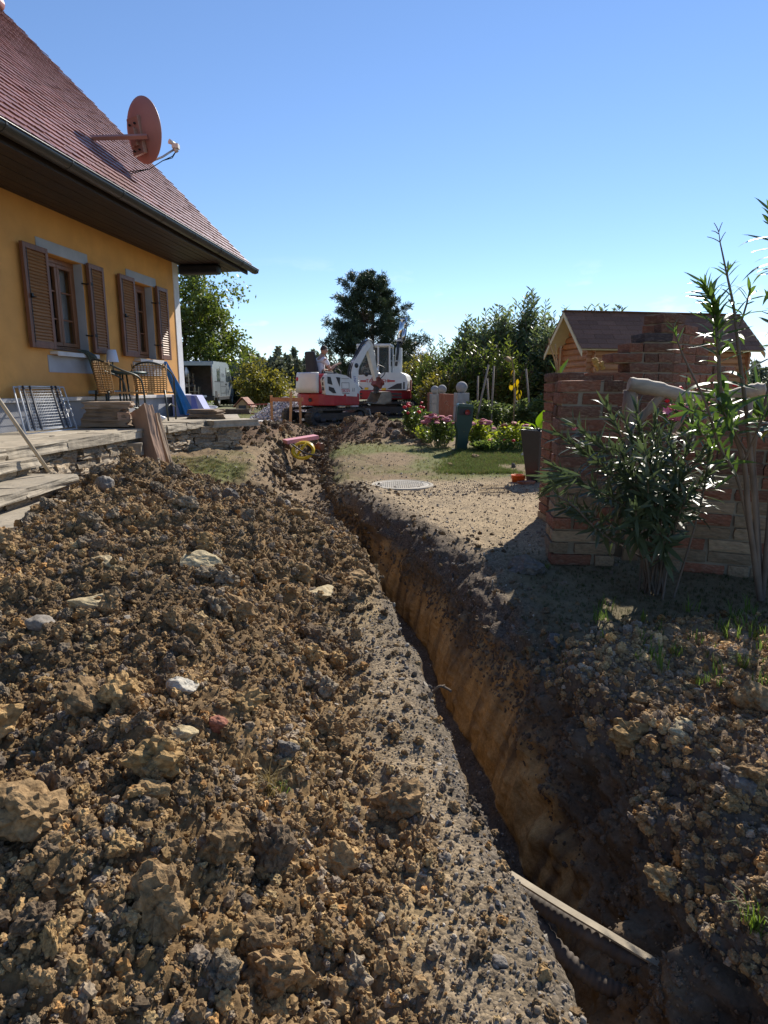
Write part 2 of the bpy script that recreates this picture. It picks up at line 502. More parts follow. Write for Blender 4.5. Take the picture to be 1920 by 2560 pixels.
def build_terrain():
    yy = [-1.5, -1.0, -.6, -.3]
    y = 0.0
    while y < 14.5:
        yy.append(y); y += (.022 if 7.45 < y < 8.45 else max(.0075 * y, .008)) if y > .6 else .03
    while y < 28: yy.append(y); y += .16
    Ys = np.array(yy); nr = len(Ys)
    kl = np.concatenate([np.linspace(4, .9, 40)[:-1], np.linspace(.9, .0, 300)])
    kr = np.concatenate([np.linspace(0, .72, 230), np.linspace(.72, 4, 40)[1:]])
    nLW, nFL, nRW = 26, 26, 84
    XL = np.interp(Ys, TY, TL); XR = np.interp(Ys, TY, TR); D = np.interp(Ys, TY, TD); W = np.interp(Ys, TY, TW)
    q = np.stack([Ys * 1.7, Ys * 0 + 3.3, Ys * 0], -1)
    XL = XL + (.035 * fbm(q, 1, 3) + .022 * fbm(q * 5, 4, 3)) * ss(16, 4, Ys); XR = XR + .06 * fbm(q * 1.3, 2, 3)
    XR = XR - .05 * np.exp(-((Ys - 1.5) / .25) ** 2) + .05 * np.exp(-((Ys - 2.15) / .2) ** 2)
    w = np.maximum(Ys, 0) + .5
    Yc = Ys[:, None]
    # fans
    lx = XL[:, None] - kl[None, :] * w[:, None]; lz = zleft(lx, np.broadcast_to(Yc, lx.shape))
    lz = lz - .05 * np.exp(-(XL[:, None] - lx) / .05)
    rx = XR[:, None] + kr[None, :] * w[:, None]; rz = zright(rx, np.broadcast_to(Yc, rx.shape))
    rz = rz - (.13 + .04 * ss(2.8, 4.2, Yc)) * np.exp(-(rx - XR[:, None]) / (.13 - .02 * ss(2.8, 4.2, Yc)))
    fl = np.minimum(lz[:, -1], rz[:, 0] + .1) * 0 + np.minimum(zleft(XL, Ys), zright(XR, Ys)) - D
    wallx = (.21 - .09 * ss(3.6, 5.0, Ys)) * ss(.1, .6, D)
    xlb = XL + W; xrb = np.maximum(XR - wallx, xlb + .10)
    p = np.linspace(0, 1, nLW + 1)[1:]
    lwx = XL[:, None] + (xlb - XL)[:, None] * p ** .8; lwz = lz[:, -1:] + (fl - lz[:, -1])[:, None] * p
    p = np.linspace(0, 1, nFL + 1)[1:]
    fx = xlb[:, None] + (xrb - xlb)[:, None] * p; fz = fl[:, None] + 0 * p + .05 * (2 * p - 1) ** 2
    p = np.linspace(0, 1, nRW + 1)[1:-1]
    rwx = xrb[:, None] + (XR - xrb)[:, None] * p ** 1.5; rwz = (fl[:, None] + .05) + (rz[:, 0] - fl - .05)[:, None] * p
    X = np.concatenate([lx, lwx, fx, rwx, rx], 1); Z = np.concatenate([lz, lwz, fz, rwz, rz], 1)
    nc = X.shape[1]
    Y = np.broadcast_to(Yc, X.shape).copy()
    nL, nB, nC, nD = lx.shape[1], lwx.shape[1], fx.shape[1], rwx.shape[1]
    zone = np.concatenate([np.zeros(nL), np.ones(nB), 2 * np.ones(nC), 3 * np.ones(nD), 4 * np.ones(rx.shape[1])])
    zone = np.broadcast_to(zone, X.shape).ravel()
    V = np.stack([X, Y, Z], -1)
    # normals
    du = np.gradient(V, axis=1); dv = np.gradient(V, axis=0)
    nrm = np.cross(du, dv); nrm /= np.linalg.norm(nrm, axis=2, keepdims=True) + 1e-12
    V = V.reshape(-1, 3); nrm = nrm.reshape(-1, 3)
    x, y, z = V.T
    XLf = np.repeat(XL, nc); XRf = np.repeat(XR, nc)
    dl = XLf - x; dr = x - XRf
    wallD = np.repeat(D, nc)
    L0, R4 = zone == 0, zone == 4
    wob = fbm(np.stack([x * 1.3, y * 1.3, x * 0], -1), 40, 3)
    # --- masks (0..1)
    sw = .36 * ss(4.6, 3.2, y)
    m_pile = L0 * ss(sw - .16, sw + .14, dl + .20 * wob) * ss(7.5, 6.9, y + .3 * wob)
    m_strip = L0 * (1 - ss(sw - .16, sw + .14, dl + .20 * wob)) * ss(7.0, 5.8, y)
    m_bank = R4 * ss(3.45, 2.9, y + .25 * wob)
    m_wall = ((zone == 1) | (zone == 3)) * ss(.15, .5, wallD)
    m_heap = np.clip(np.exp(-(((x + 2.6) / 1.0) ** 2 + ((y - 11.6) / 1.1) ** 2)) * L0 * 1.7 + np.exp(-(((x + .7) / 2.0) ** 2 + ((y - 15.0) / 1.2) ** 2)) * 1.7 +
                     np.exp(-(((x + 2.4) / 1.6) ** 2 + ((y - 14.6) / 1.2) ** 2)) * 1.5, 0, 1)
    m_heap = np.maximum(m_heap, ((zone >= 1) & (zone <= 3)) * ss(6.0, 7.0, y) * ss(16.5, 15.5, y) * np.where(zone == 3, .8, .45))
    m_edge = np.clip(R4 * np.exp(-np.clip(dr - .10, 0, 9) / .22) * 1.3 + L0 * np.exp(-np.clip(dl, 0, 9) / .06) * .5, 0, 1) * ss(16, 14, y)
    m_far = ss(8.3, 9.2, y + .8 * wob) * (1 - m_heap)
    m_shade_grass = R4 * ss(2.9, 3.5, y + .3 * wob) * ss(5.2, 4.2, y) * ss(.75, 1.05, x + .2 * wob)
    m_gravR = R4 * (1 - m_bank) * (1 - m_far) * (1 - m_shade_grass)
    # --- displacement
    p2 = V.copy()
    near = ss(9, 2.5, y)
    A = np.clip(m_pile + .75 * m_bank + .8 * m_heap, 0, 1)
    big = fbm(p2 * 2.2, 3, 3)
    f1, fd, cid = worley(p2 * np.array([4.2, 4.2, 4.2]) + .35 * vnoise(p2 * 3, 8)[:, None], 5)
    g1, gd, gid = worley(p2 * 11.0 + .3 * vnoise(p2 * 9, 9)[:, None], 6)
    h1, hd, hid = worley(p2 * 30.0, 7)
    fine = fbm(p2 * 42, 10, 3)
    med = fbm(p2 * 8, 12, 4)
    disp = A * (.075 * big + .065 * (.42 - f1) * (cid * 1.5) + .045 * (.45 - g1) * (.4 + gid) + .022 * (.45 - h1) + .012 * fine + .03 * med)
    w1, wd_, wid_ = worley(p2 * 68.0, 17)
    disp += A * .011 * (.45 - w1) * (.5 + wid_)
    flat = 1 - A
    disp += flat * (.010 * big + .007 * med + .005 * fine) * (1 - m_wall)
    disp += L0 * ss(6.7, 7.3, y) * flat * ss(16, 14, y) * (.05 * big + .025 * med + .05 * np.clip(fbm(p2 * 4.5, 55, 3) - .12, 0, 1) + .02 * (.4 - g1))
    disp += m_strip * (.006 * (.45 - h1) + .008 * med + .02 * big)
    disp += m_gravR * .004 * (.45 - h1)
    disp += m_edge * R4 * (.045 * med + .05 * (.42 - f1) + .03 * (.45 - g1) + .01 * fine)
    # trench walls: bucket scrapes, running down, and clods higher up
    sc = np.stack([y * 15 + .8 * z, x * 2, z * 2.2], -1)
    upper = ss(-.42, -.16, z + .16 * ss(3.0, 2.2, y))
    disp += m_wall * (zone == 3) * ((.026 * fbm(sc * np.array([1, 1, 1.6]), 21, 3) + .010 * fine + .022 * med + .03 * np.clip(.30 - g1, 0, 1)) * (1 - upper) + upper * (.05 * med + .05 * (.42 - f1) + .03 * (.45 - g1) + .012 * fine))
    disp += m_wall * (zone == 1) * (.03 * med + .01 * fine)
    disp += m_wall * (zone == 3) * ss(3.1, 2.2, y) * (.09 * big + .08 * (.42 - f1) + .05 * med + .05 * (.45 - g1) + .02 * (.45 - h1)) * ss(-.75, -.45, z)
    disp += (zone == 2) * ss(.2, .5, wallD) * (.03 * med + .025 * (.45 - g1) + .01 * fine)
    # tyre and track prints
    def track(cx, cy, ang, wid, length, pitch, amp):
        c, s_ = math.cos(ang), math.sin(ang)
        u = (x - cx) * c + (y - cy) * s_; v = -(x - cx) * s_ + (y - cy) * c
        m = ss(wid / 2, wid / 2 - .05, np.abs(v)) * ss(length / 2, length / 2 - .1, np.abs(u))
        return m * amp * np.clip(np.sin(2 * np.pi * u / pitch + 1.2 * np.sin(v * 9)), -.4, 1), m
    t1, mt1 = track(1.42, 7.95, R(82), .46, .80, .095, .026)
    t2, mt2 = track(.05, 10.2, R(115), .40, 3.6, .09, .02)
    disp = disp + R4 * (t1 + t2)
    V2 = V + nrm * disp[:, None]
    # lumps overhang a little sideways on the pile
    V2[:, 0] += A * .02 * med; V2[:, 1] += A * .02 * fine
    # --- colour of the soil, with some shade and fill light worked into it
    def lerp(a, b, m): return a + (b - a) * m[:, None]
    c_ochre, c_brown, c_dark, c_grey = map(np.array, ((.215, .136, .062), (.14, .092, .047), (.095, .068, .043), (.175, .132, .09)))  # heap base darker than its clods, painting shade into the gaps
    C = np.broadcast_to(np.array((.315, .238, .145)), V.shape).copy()
    C = C + (np.array((.245, .186, .118)) - C) * m_strip[:, None]
    n1 = fbm(p2 * 1.6, 31, 3); n2 = fbm(p2 * 5, 32, 4); n3 = fbm(p2 * 16, 33, 3)
    soil = lerp(np.broadcast_to(c_brown, V.shape), c_ochre, np.clip(.30 + 1.2 * n1 + .9 * n2 + .6 * (cid - .5), 0, 1))
    soil = lerp(soil, c_dark, np.clip(-.55 + 1.8 * fbm(p2 * 2.7, 34, 3) + .8 * n3 + .5 * (gid - .5), 0, .75))
    soil = lerp(soil, c_grey, ss(4.4, 6.2, y) * .55)
    C = lerp(C, soil, np.clip(m_pile + m_bank * .85, 0, 1))
    C = lerp(C, np.array((.28, .20, .125)), m_bank * .7)  # bank colour raised to lighten the shade lying on it
    och = np.clip(fbm(p2 * np.array([2.5, 1.2, 1]), 35, 3) * 2.4 - .25 + 1.1 * ss(.12, .42, dl), 0, 1) * m_strip
    C = lerp(C, np.array((.33, .235, .115)), och * .75)
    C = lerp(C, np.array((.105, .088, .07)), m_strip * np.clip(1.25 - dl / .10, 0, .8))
    C = lerp(C, np.array((.155, .122, .082)), np.clip(-fbm(p2 * 3.1, 36, 3) * 2.4 + .1, 0, 1) * (m_strip + .5 * m_gravR) * .7)
    C = lerp(C, np.array((.12, .070, .042)), m_heap * .9)
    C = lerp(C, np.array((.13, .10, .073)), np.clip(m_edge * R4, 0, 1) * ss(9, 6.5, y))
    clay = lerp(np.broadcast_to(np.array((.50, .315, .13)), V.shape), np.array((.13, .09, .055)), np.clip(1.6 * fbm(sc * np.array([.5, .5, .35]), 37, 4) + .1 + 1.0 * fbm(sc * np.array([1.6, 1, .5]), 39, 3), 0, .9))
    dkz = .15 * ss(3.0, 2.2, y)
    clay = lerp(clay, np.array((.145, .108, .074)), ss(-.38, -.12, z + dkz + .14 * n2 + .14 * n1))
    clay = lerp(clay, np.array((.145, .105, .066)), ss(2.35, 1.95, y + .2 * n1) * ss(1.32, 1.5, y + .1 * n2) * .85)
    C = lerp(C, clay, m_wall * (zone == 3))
    C = lerp(C, np.array((.17, .115, .062)), m_wall * (zone == 1))
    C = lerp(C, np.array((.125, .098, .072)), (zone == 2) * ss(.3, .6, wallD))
    C = lerp(C, np.array((.235, .165, .10)), ((zone == 2) | (zone == 1)) * ss(6.3, 7.0, y) * ss(12.5, 11.5, y) * .8)
    # lawns
    n4 = fbm(np.stack([x * .9, y * .9, x * 0], -1), 38, 4)
    gl = ss(6.9, 7.8, y) * (1 - m_pile) * L0 * np.clip(.5 + 2.8 * n4 + .5 * ss(14, 20, y), 0, 1)
    gr = ss(8.5, 9.2, y) * R4 * np.clip(.48 + 2.6 * n4 + .9 * ss(.9, 1.6, x - .15 * (y - 9)) * ss(8.9, 9.6, y) + .6 * ss(15, 20, y), 0, 1)
    grs = np.clip((gl + gr) * (1 - m_heap * 1.2) + ss(17, 19, y), 0, 1)
    C = lerp(C, np.array((.175, .120, .066)), np.maximum(m_far, L0 * ss(6.9, 7.6, y) * (1 - m_heap)) * .85)
    C = lerp(C, np.array((.115, .125, .035)), grs * .9)
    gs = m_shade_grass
    C = lerp(C, np.array((.135, .115, .065)), gs * .85)  # ground before the walls lightened in colour against their shade
    C *= (1 + .28 * n3 + .15 * fine)[:, None]
    C = np.clip(C, .008, .6)
    F = grid_faces(nr, nc)
    me = np_mesh('ground', V2, F, None)
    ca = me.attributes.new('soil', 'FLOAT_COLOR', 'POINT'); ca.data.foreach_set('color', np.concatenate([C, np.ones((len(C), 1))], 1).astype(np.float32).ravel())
    peb = np.clip(m_strip + m_gravR + (zone == 2) * .7 + .25 * A, 0, 1)
    pa = me.attributes.new('pebbly', 'FLOAT', 'POINT'); pa.data.foreach_set('value', peb.astype(np.float32))
    o = link('ground', me); struct(o)
    grid = V2.reshape(nr, nc, 3)
    sub = grid[::2, ::2]
    bv = BVHTree.FromPolygons(sub.reshape(-1, 3).tolist(), grid_faces(sub.shape[0], sub.shape[1]).tolist())
    masks = dict(pile=m_pile, strip=m_strip, bank=m_bank, heap=m_heap, grass=grs, shade=gs, gravR=m_gravR, zone=zone, edge=m_edge, wallD=wallD, nrm=nrm, far=m_far, n4=n4)
    return o, V2, masks, bv

def ground_mat():
    m = bpy.data.materials.new('soil'); m.use_nodes = True
    t = m.node_tree; n = t.nodes; l = t.links.new; b = n['Principled BSDF']
    b.inputs['Roughness'].default_value = .95; b.inputs['Specular IOR Level'].default_value = .15
    at = n.new('ShaderNodeAttribute'); at.attribute_name = 'soil'
    pb = n.new('ShaderNodeAttribute'); pb.attribute_name = 'pebbly'
    tc = n.new('ShaderNodeTexCoord')
    v = n.new('ShaderNodeTexVoronoi'); v.inputs['Scale'].default_value = 95; l(tc.outputs['Object'], v.inputs['Vector'])
    sep = n.new('ShaderNodeSeparateColor'); l(v.outputs['Color'], sep.inputs[0])
    mr = n.new('ShaderNodeMapRange'); mr.inputs['To Min'].default_value = .62; mr.inputs['To Max'].default_value = 1.42; l(sep.outputs[0], mr.inputs['Value'])
    mm = n.new('ShaderNodeMix'); mm.data_type = 'FLOAT'; mm.inputs['A'].default_value = 1
    l(pb.outputs['Fac'], mm.inputs['Factor']); l(mr.outputs[0], mm.inputs['B'])
    no = n.new('ShaderNodeTexNoise'); no.inputs['Scale'].default_value = 70; no.inputs['Detail'].default_value = 8; no.inputs['Roughness'].default_value = .7
    l(tc.outputs['Object'], no.inputs['Vector'])
    m2 = n.new('ShaderNodeMapRange'); m2.inputs['From Min'].default_value = .3; m2.inputs['From Max'].default_value = .7; m2.inputs['To Min'].default_value = .72; m2.inputs['To Max'].default_value = 1.28
    l(no.outputs[0], m2.inputs['Value'])
    mu = n.new('ShaderNodeMath'); mu.operation = 'MULTIPLY'; l(mm.outputs[0], mu.inputs[0]); l(m2.outputs[0], mu.inputs[1])
    vm = n.new('ShaderNodeVectorMath'); vm.operation = 'SCALE'; l(at.outputs['Color'], vm.inputs[0]); l(mu.outputs[0], vm.inputs['Scale'])
    l(vm.outputs[0], b.inputs['Base Color'])
    b1 = n.new('ShaderNodeBump'); b1.inputs['Strength'].default_value = .8; b1.inputs['Distance'].default_value = .007; l(no.outputs[0], b1.inputs['Height'])
    inv = n.new('ShaderNodeMath'); inv.operation = 'SUBTRACT'; inv.inputs[0].default_value = 1; l(v.outputs['Distance'], inv.inputs[1])
    i2 = n.new('ShaderNodeMath'); i2.operation = 'MULTIPLY'; l(inv.outputs[0], i2.inputs[0]); l(pb.outputs['Fac'], i2.inputs[1])
    b2 = n.new('ShaderNodeBump'); b2.inputs['Strength'].default_value = .6; b2.inputs['Distance'].default_value = .006; l(i2.outputs[0], b2.inputs['Height']); l(b1.outputs[0], b2.inputs['Normal'])
    l(b2.outputs[0], b.inputs['Normal'])
    return m

GROUND, GV, GM, GB = build_terrain()
GROUND.data.materials.append(ground_mat())

def hit(px, py):
    d = ray(px, py).normalized()
    h = GB.ray_cast(Vector((0, 0, CAM_H)), d)
    return h[0]

def drop(x, y):
    h = GB.ray_cast(Vector((x, y, 6)), Vector((0, 0, -1)))
    return h[0].z if h[0] is not None else ground_z(x, y)

# the land beyond the garden, out to the horizon
def build_field():
    V = []; nx, ny = 61, 50
    ys = np.concatenate([np.linspace(-60, 27, 8), 27.5 + np.geomspace(.5, 900, ny - 8)]); xs = np.linspace(-1, 1, nx)
    xs = np.sign(xs) * np.abs(xs) ** 1.8
    for y in ys:
        for x in xs:
            X = x * 700
            z = .20 if y > 20 else -2.0
            z += .5 * float(ss(40, 90, y)) + 1.1 * float(ss(90, 300, y)) * 1.0
            V.append((X, y, z))
    V = np.array(V)
    o = link('field', np_mesh('field', V, grid_faces(len(ys), nx), M('field_grass', (.10, .115, .04), rough=.95, var=.25, vscale=.35, bump=.6, bscale=12, tint2=(.20, .14, .075), tint2_scale=.05)))
    struct(o)
    # stubble strip and brown ploughed strip beyond the hedge
    for nm, c, y0, y1, z in (('ploughed_field', (.21, .15, .10), 62, 100, .0), ('crop_field', (.30, .19, .07), 100.5, 150, .05)):
        g = []
        yy = np.linspace(y0, y1, 12); xx = np.linspace(-80, 80, 40)
        for y in yy:
            for x in xx:
                zz = .20 + .5 * float(ss(40, 90, y)) + 1.1 * float(ss(90, 300, y))
                g.append((x, y, zz + .06 + z))
        o = link(nm, np_mesh(nm, np.array(g), grid_faces(12, 40), M(nm + '_soil', c, rough=.95, var=.3, vscale=1.2, bump=.6, bscale=8))); struct(o)
build_field()
# ------------------------------------------------------------------ the yellow house
HA = math.atan(.1163)
house = thing('house', 'yellow plastered house with steep red tiled roof and wooden shutters', 'house', (-5.12, 0, 0), -HA)
HM = wmat(house)
def H(d, s, z): return HM @ Vector((d, s, z))       # d out of the wall, s along it, z up
ZS, ZP, ZT = 3.47, 1.15, .80                       # soffit, plinth top, terrace
S0, S1 = -1.5, 11.98
M('yellow_plaster', (.66, .325, .090), rough=.92, var=.07, vscale=3, bump=.5, bscale=90, stain=(.47, .25, .075), stain_scale=1.1, stain_amt=.6, tint2=(.61, .31, .10), tint2_scale=.6)
M('grey_plaster', (.36, .37, .40), rough=.9, var=.08, vscale=4, bump=.4, bscale=90)
M('pale_quoin', (.66, .66, .68), rough=.9, var=.06, vscale=4, bump=.4, bscale=90, stain=(.5, .49, .47), stain_scale=3, stain_amt=.4)
M('plinth_grey', (.30, .31, .34), rough=.9, var=.10, vscale=5, bump=.4, bscale=80, stain=(.24, .22, .2), stain_scale=2)
M('roof_tile', (.225, .085, .068), rough=.36, var=.16, vscale=9, bump=.12, bscale=60, rnd=.22, spec=.55)
M('dark_stain_wood', (.026, .016, .014), rough=.55, var=.2, vscale=3, bump=.2, bscale=40, rnd=.2, stretch=(12, 1, 12))
M('black_beam', (.012, .013, .02), rough=.5, var=.2)
M('gutter_metal', (.075, .070, .066), rough=.38, metal=.6, var=.1, bump=.03)
M('shutter_wood', (.165, .072, .042), rough=.5, var=.18, vscale=5, bump=.15, bscale=60, stretch=(6, 6, 1))
M('slat_wood', (.30, .145, .06), rough=.5, var=.15, vscale=5, bump=.12, bscale=60, rnd=.08, stretch=(6, 1, 6))
M('window_wood', (.20, .085, .038), rough=.45, var=.15, vscale=5, bump=.1, stretch=(6, 6, 1))
M('window_glass', (.9, .92, .95), rough=.02, var=0, bump=0, trans=1, ior=1.2)
M('curtain_cloth', (.45, .44, .42), rough=.9, var=.05, bump=.1)
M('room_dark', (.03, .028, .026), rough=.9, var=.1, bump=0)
M('black_iron', (.015, .015, .016), rough=.45, metal=.5, var=.1, bump=.05)
M('sill_stone', (.55, .53, .52), rough=.7, var=.1, bump=.2)
WIN = [(8.17, 8.98), (10.26, 10.96)]
WZ0, WZ1 = 1.76, 2.93
b = MB()
edges = [S0] + [e for w in WIN for e in w] + [S1]
for k in range(0, len(edges), 2): b.box((-.19, (edges[k] + edges[k + 1]) / 2, (ZT - .6 + ZS) / 2), (.38, edges[k + 1] - edges[k], ZS - ZT + .6))
for a, e in WIN:
    b.box((-.19, (a + e) / 2, (ZT - .6 + WZ0) / 2), (.38, e - a, WZ0 - ZT + .6)); b.box((-.19, (a + e) / 2, (WZ1 + ZS) / 2), (.38, e - a, ZS - WZ1))
b.build('wall', MATS['yellow_plaster'], house)
b = MB()          # gable walls and back wall
prof = [(-.38, .2), (-.38, ZS), (-3.65, ZS + 3.6), (-6.9, ZS), (-6.9, .2)]
b.prism([(u, v) for u, v in prof], 'y', S1 - .38, S1)
b.prism([(u, v) for u, v in prof], 'y', S0, S0 + .38)
b.box((-6.7, (S0 + S1) / 2, (ZS + .2) / 2), (.38, S1 - S0 - .8, ZS - .2))
b.build('gable_wall', MATS['yellow_plaster'], house)
MB().box((.006, S1 - .10, (ZP + ZS) / 2), (.016, .205, ZS - ZP)).box((-.22, S1 + .006, (ZP + ZS) / 2), (.44, .016, ZS - ZP)).build('corner_quoin', MATS['pale_quoin'], house)
MB().box((.01, (S0 + S1 + .05) / 2, (ZT - .5 + ZP - .03) / 2), (.07, S1 - S0 + .05, ZP - .03 - ZT + .5)).build('plinth', MATS['plinth_grey'], house)
MB().box((.03, (S0 + S1 + .09) / 2, ZP), (.13, S1 - S0 + .09, .05)).build('plinth_ledge', MATS['sill_stone'], house, bevel=.006)
# boarded soffit
for k in range(9):
    MB().box((.025 + k * .107, 5.7, ZS + .012 + .002 * (k % 2)), (.099, 14.3, .02)).build('plank', MATS['dark_stain_wood'], house, bevel=.004, segs=1)
MB().box((.5, 5.7, ZS + .05), (1.0, 14.25, .03)).build('soffit_board', MATS['black_beam'], house)
MB().box((.385, S1 + .10, ZS - .085), (.76, .19, .165)).build('eave_beam', MATS['black_beam'], house, bevel=.04, segs=3)
MB().box((.99, 5.72, ZS + .03), (.03, 14.4, .14)).build('fascia', MATS['dark_stain_wood'], house)
MB().prism([(1.0, ZS + .04), (-.0, ZS + 1.0), (-3.65, ZS + 4.62), (-3.65, ZS + 4.42), (.0, ZS + .82)], 'y', 12.93, 12.965).build('verge_board', MATS['dark_stain_wood'], house)
# gutter
prof = [(math.cos(t) * .078, math.sin(t) * .078) for t in np.linspace(math.pi, 2 * math.pi, 12)] + [(math.cos(t) * .070, math.sin(t) * .070) for t in np.linspace(2 * math.pi, math.pi, 12)]
gd, gz = 1.10, ZS + .07
b = MB(); b.prism([(gd + u, gz + v) for u, v in prof], 'y', S0, 13.08, smooth=True); b.box((gd, 13.08, gz - .035), (.13, .006, .06)); b.tube([(gd + .078, S0, gz + .004), (gd + .078, 13.08, gz + .004)], .009, 6)
gut = b.build('gutter', MATS['gutter_metal'], house)
for s in (6.1, 7.05, 8.05, 9.1, 10.1, 11.15, 12.2, 12.95):
    MB().prism([(gd + u * 1.06, gz + v * 1.06) for u, v in prof], 'y', s - .012, s + .012).build('gutter_joint', MATS['gutter_metal'], gut)
# roof body and tiles
RZ0, RD0 = ZS + .135, 1.055     # lower edge of the tiles
slope = R(45)
def roof_pt(t, s, up=0): return Vector((RD0 - t * math.cos(slope) + up * math.sin(slope), s, RZ0 + t * math.sin(slope) + up * math.cos(slope)))
tl = 6.62
b = MB()
a0, a1 = roof_pt(.05, 0, -.02), roof_pt(tl, 0, -.02)
b.prism([(a0.x, a0.z), (a1.x, a1.z), (-8.4, RZ0), (-8.4, RZ0 - .1), (a1.x, a1.z - .2), (a0.x - .05, a0.z - .12)], 'y', S0 - .5, 12.94)
roof = b.build('roof', M('roof_underlay', (.10, .05, .045), rough=.9), house)
def tile_mesh():
    v, f = [], []
    w, ln, th = .172, .36, .014
    pts = [(-w / 2, ln), (w / 2, ln)] + [(w / 2 * math.cos(t), .045 - .045 * math.sin(t)) for t in np.linspace(0, math.pi, 6)]
    n = len(pts)
    v = [(x, y, 0) for x, y in pts] + [(x, y, th) for x, y in pts]
    f = [tuple(range(n))[::-1], tuple(range(n, 2 * n))] + [(i, (i + 1) % n, n + (i + 1) % n, n + i) for i in range(n)]
    return v, f
tv, tf = tile_mesh()
tme = MB().add(tv, tf).mesh('tile', MATS['roof_tile'])
rowH = .148
cand = []
for r in range(44):
    for c in range(60):
        s = 12.97 - .089 - c * .177 - (.0885 if r % 2 else 0)
        if s < 4.2: continue
        t = r * rowH - .02
        p = H(*roof_pt(t, s, .02)); q = p - Vector((0, 0, CAM_H))
        dep = q.y * CP - q.z * SP
        px = 960 + FPX * q.x / dep if dep > .3 else -999
        cand.append((dep if px > -25 else 1e3 + dep, r, s, t))
cand.sort()
tilt = math.atan2(.016, rowH)
def tile_matrix(t, s, j):
    # tile local: x along house (s), y up the slope, z off the roof
    y = Vector((-math.cos(slope), 0, math.sin(slope))); x = Vector((0, 1, 0)); z = x.cross(y)
    if z.z < 0: x = -x; z = -z
    m = Matrix((x, y, z)).transposed().to_4x4()
    m = Matrix.Translation(roof_pt(t, s, .022 + j[0])) @ m @ Matrix.Rotation(-tilt + j[1], 4, 'X') @ Matrix.Rotation(j[2], 4, 'Z')
    return m
rest = MB()
for k, (dep, r, s, t) in enumerate(cand):
    j = (random.gauss(0, .0015), random.gauss(0, .008), random.gauss(0, .012))
    m = tile_matrix(t + random.gauss(0, .003), s + random.gauss(0, .002), j)
    if k < 300:
        o = link('tile', tme, roof); o.matrix_local = m
    else:
        rest.add([m @ Vector(v) for v in tv], tf)
o = rest.build('tile_field', MATS['roof_tile'], roof); o['kind'] = 'stuff'
b = MB()
for k in range(30):
    s = 12.98 - k * .36
    b.tube([roof_pt(tl - .0, s, .03), roof_pt(tl, s - .38, .045)], [.12, .10], 10)
b.build('ridge_cap', MATS['roof_tile'], roof)

# windows
def window(a, e):
    wf = MB(); d0 = -.16; fw = .065
    for z in (WZ0 + fw / 2, WZ1 - fw / 2): wf.box((d0, (a + e) / 2, z), (.07, e - a, fw))
    for s in (a + fw / 2, e - fw / 2): wf.box((d0, s, (WZ0 + WZ1) / 2), (.07, fw, WZ1 - WZ0 - 2 * fw))
    w = wf.build('window', MATS['window_wood'], house, bevel=.006)
    mid = (a + e) / 2
    for x0, x1 in ((a + fw, mid), (mid, e - fw)):
        sb = MB(); sw = .048
        for z in (WZ0 + fw + sw / 2 + .005, WZ1 - fw - sw / 2 - .005): sb.box((d0 + .025, (x0 + x1) / 2, z), (.05, x1 - x0 - .006, sw))
        for s in (x0 + sw / 2 + .003, x1 - sw / 2 - .003): sb.box((d0 + .025, s, (WZ0 + WZ1) / 2), (.05, sw, WZ1 - WZ0 - 2 * fw - 2 * sw - .01))
        for k in (1, 2):
            z = WZ0 + fw + (WZ1 - WZ0 - 2 * fw) * k / 3
            sb.box((d0 + .022, (x0 + x1) / 2, z), (.024, x1 - x0 - 2 * sw - .006, .02))
        sb.build('sash', MATS['window_wood'], w, bevel=.004, segs=1)
        MB().box((d0 + .012, (x0 + x1) / 2, (WZ0 + WZ1) / 2), (.006, x1 - x0 - .06, WZ1 - WZ0 - .18)).build('pane', MATS['window_glass'], w)
    cb = MB(); n = 40
    for x0, x1 in ((a + .05, a + .26), (e - .24, e - .05)):
        vs = []
        for i in range(n):
            s = x0 + (x1 - x0) * i / (n - 1); dd = d0 - .09 + .018 * math.sin(i * .9)
            vs += [(dd, s, WZ0 + .03), (dd, s, WZ1 - .03)]
        cb.add(vs, [(2 * i, 2 * i + 1, 2 * i + 3, 2 * i + 2) for i in range(n - 1)], True)
    cb.build('curtain', MATS['curtain_cloth'], w)
    MB().box((-.9, mid, (WZ0 + WZ1) / 2), (.02, 2.4, 2.2)).build('room_dark_sheet', MATS['room_dark'], w)  # dark sheet stands for the unlit room behind the panes
    MB().box((.02, mid, WZ0 - .035), (.16, e - a + .12, .035)).box((.105, mid, WZ0 - .045), (.012, e - a + .12, .055)).build('sill', MATS['sill_stone'], w, bevel=.005)
    MB().box((.004, mid, WZ1 + .075), (.012, e - a + .26, .14)).build('plaster_band', MATS['grey_plaster'], house)
    MB().box((.004, mid, WZ0 - .17), (.012, e - a + .24, .21)).build('plaster_band', MATS['grey_plaster'], house)
    MB().box((-.10, e - .004, (WZ0 + WZ1) / 2), (.19, .008, WZ1 - WZ0)).build('reveal', MATS['grey_plaster'], house)
    MB().box((-.10, a + .004, (WZ0 + WZ1) / 2), (.19, .008, WZ1 - WZ0)).build('reveal', MATS['grey_plaster'], house)
for a, e in WIN: window(a, e)
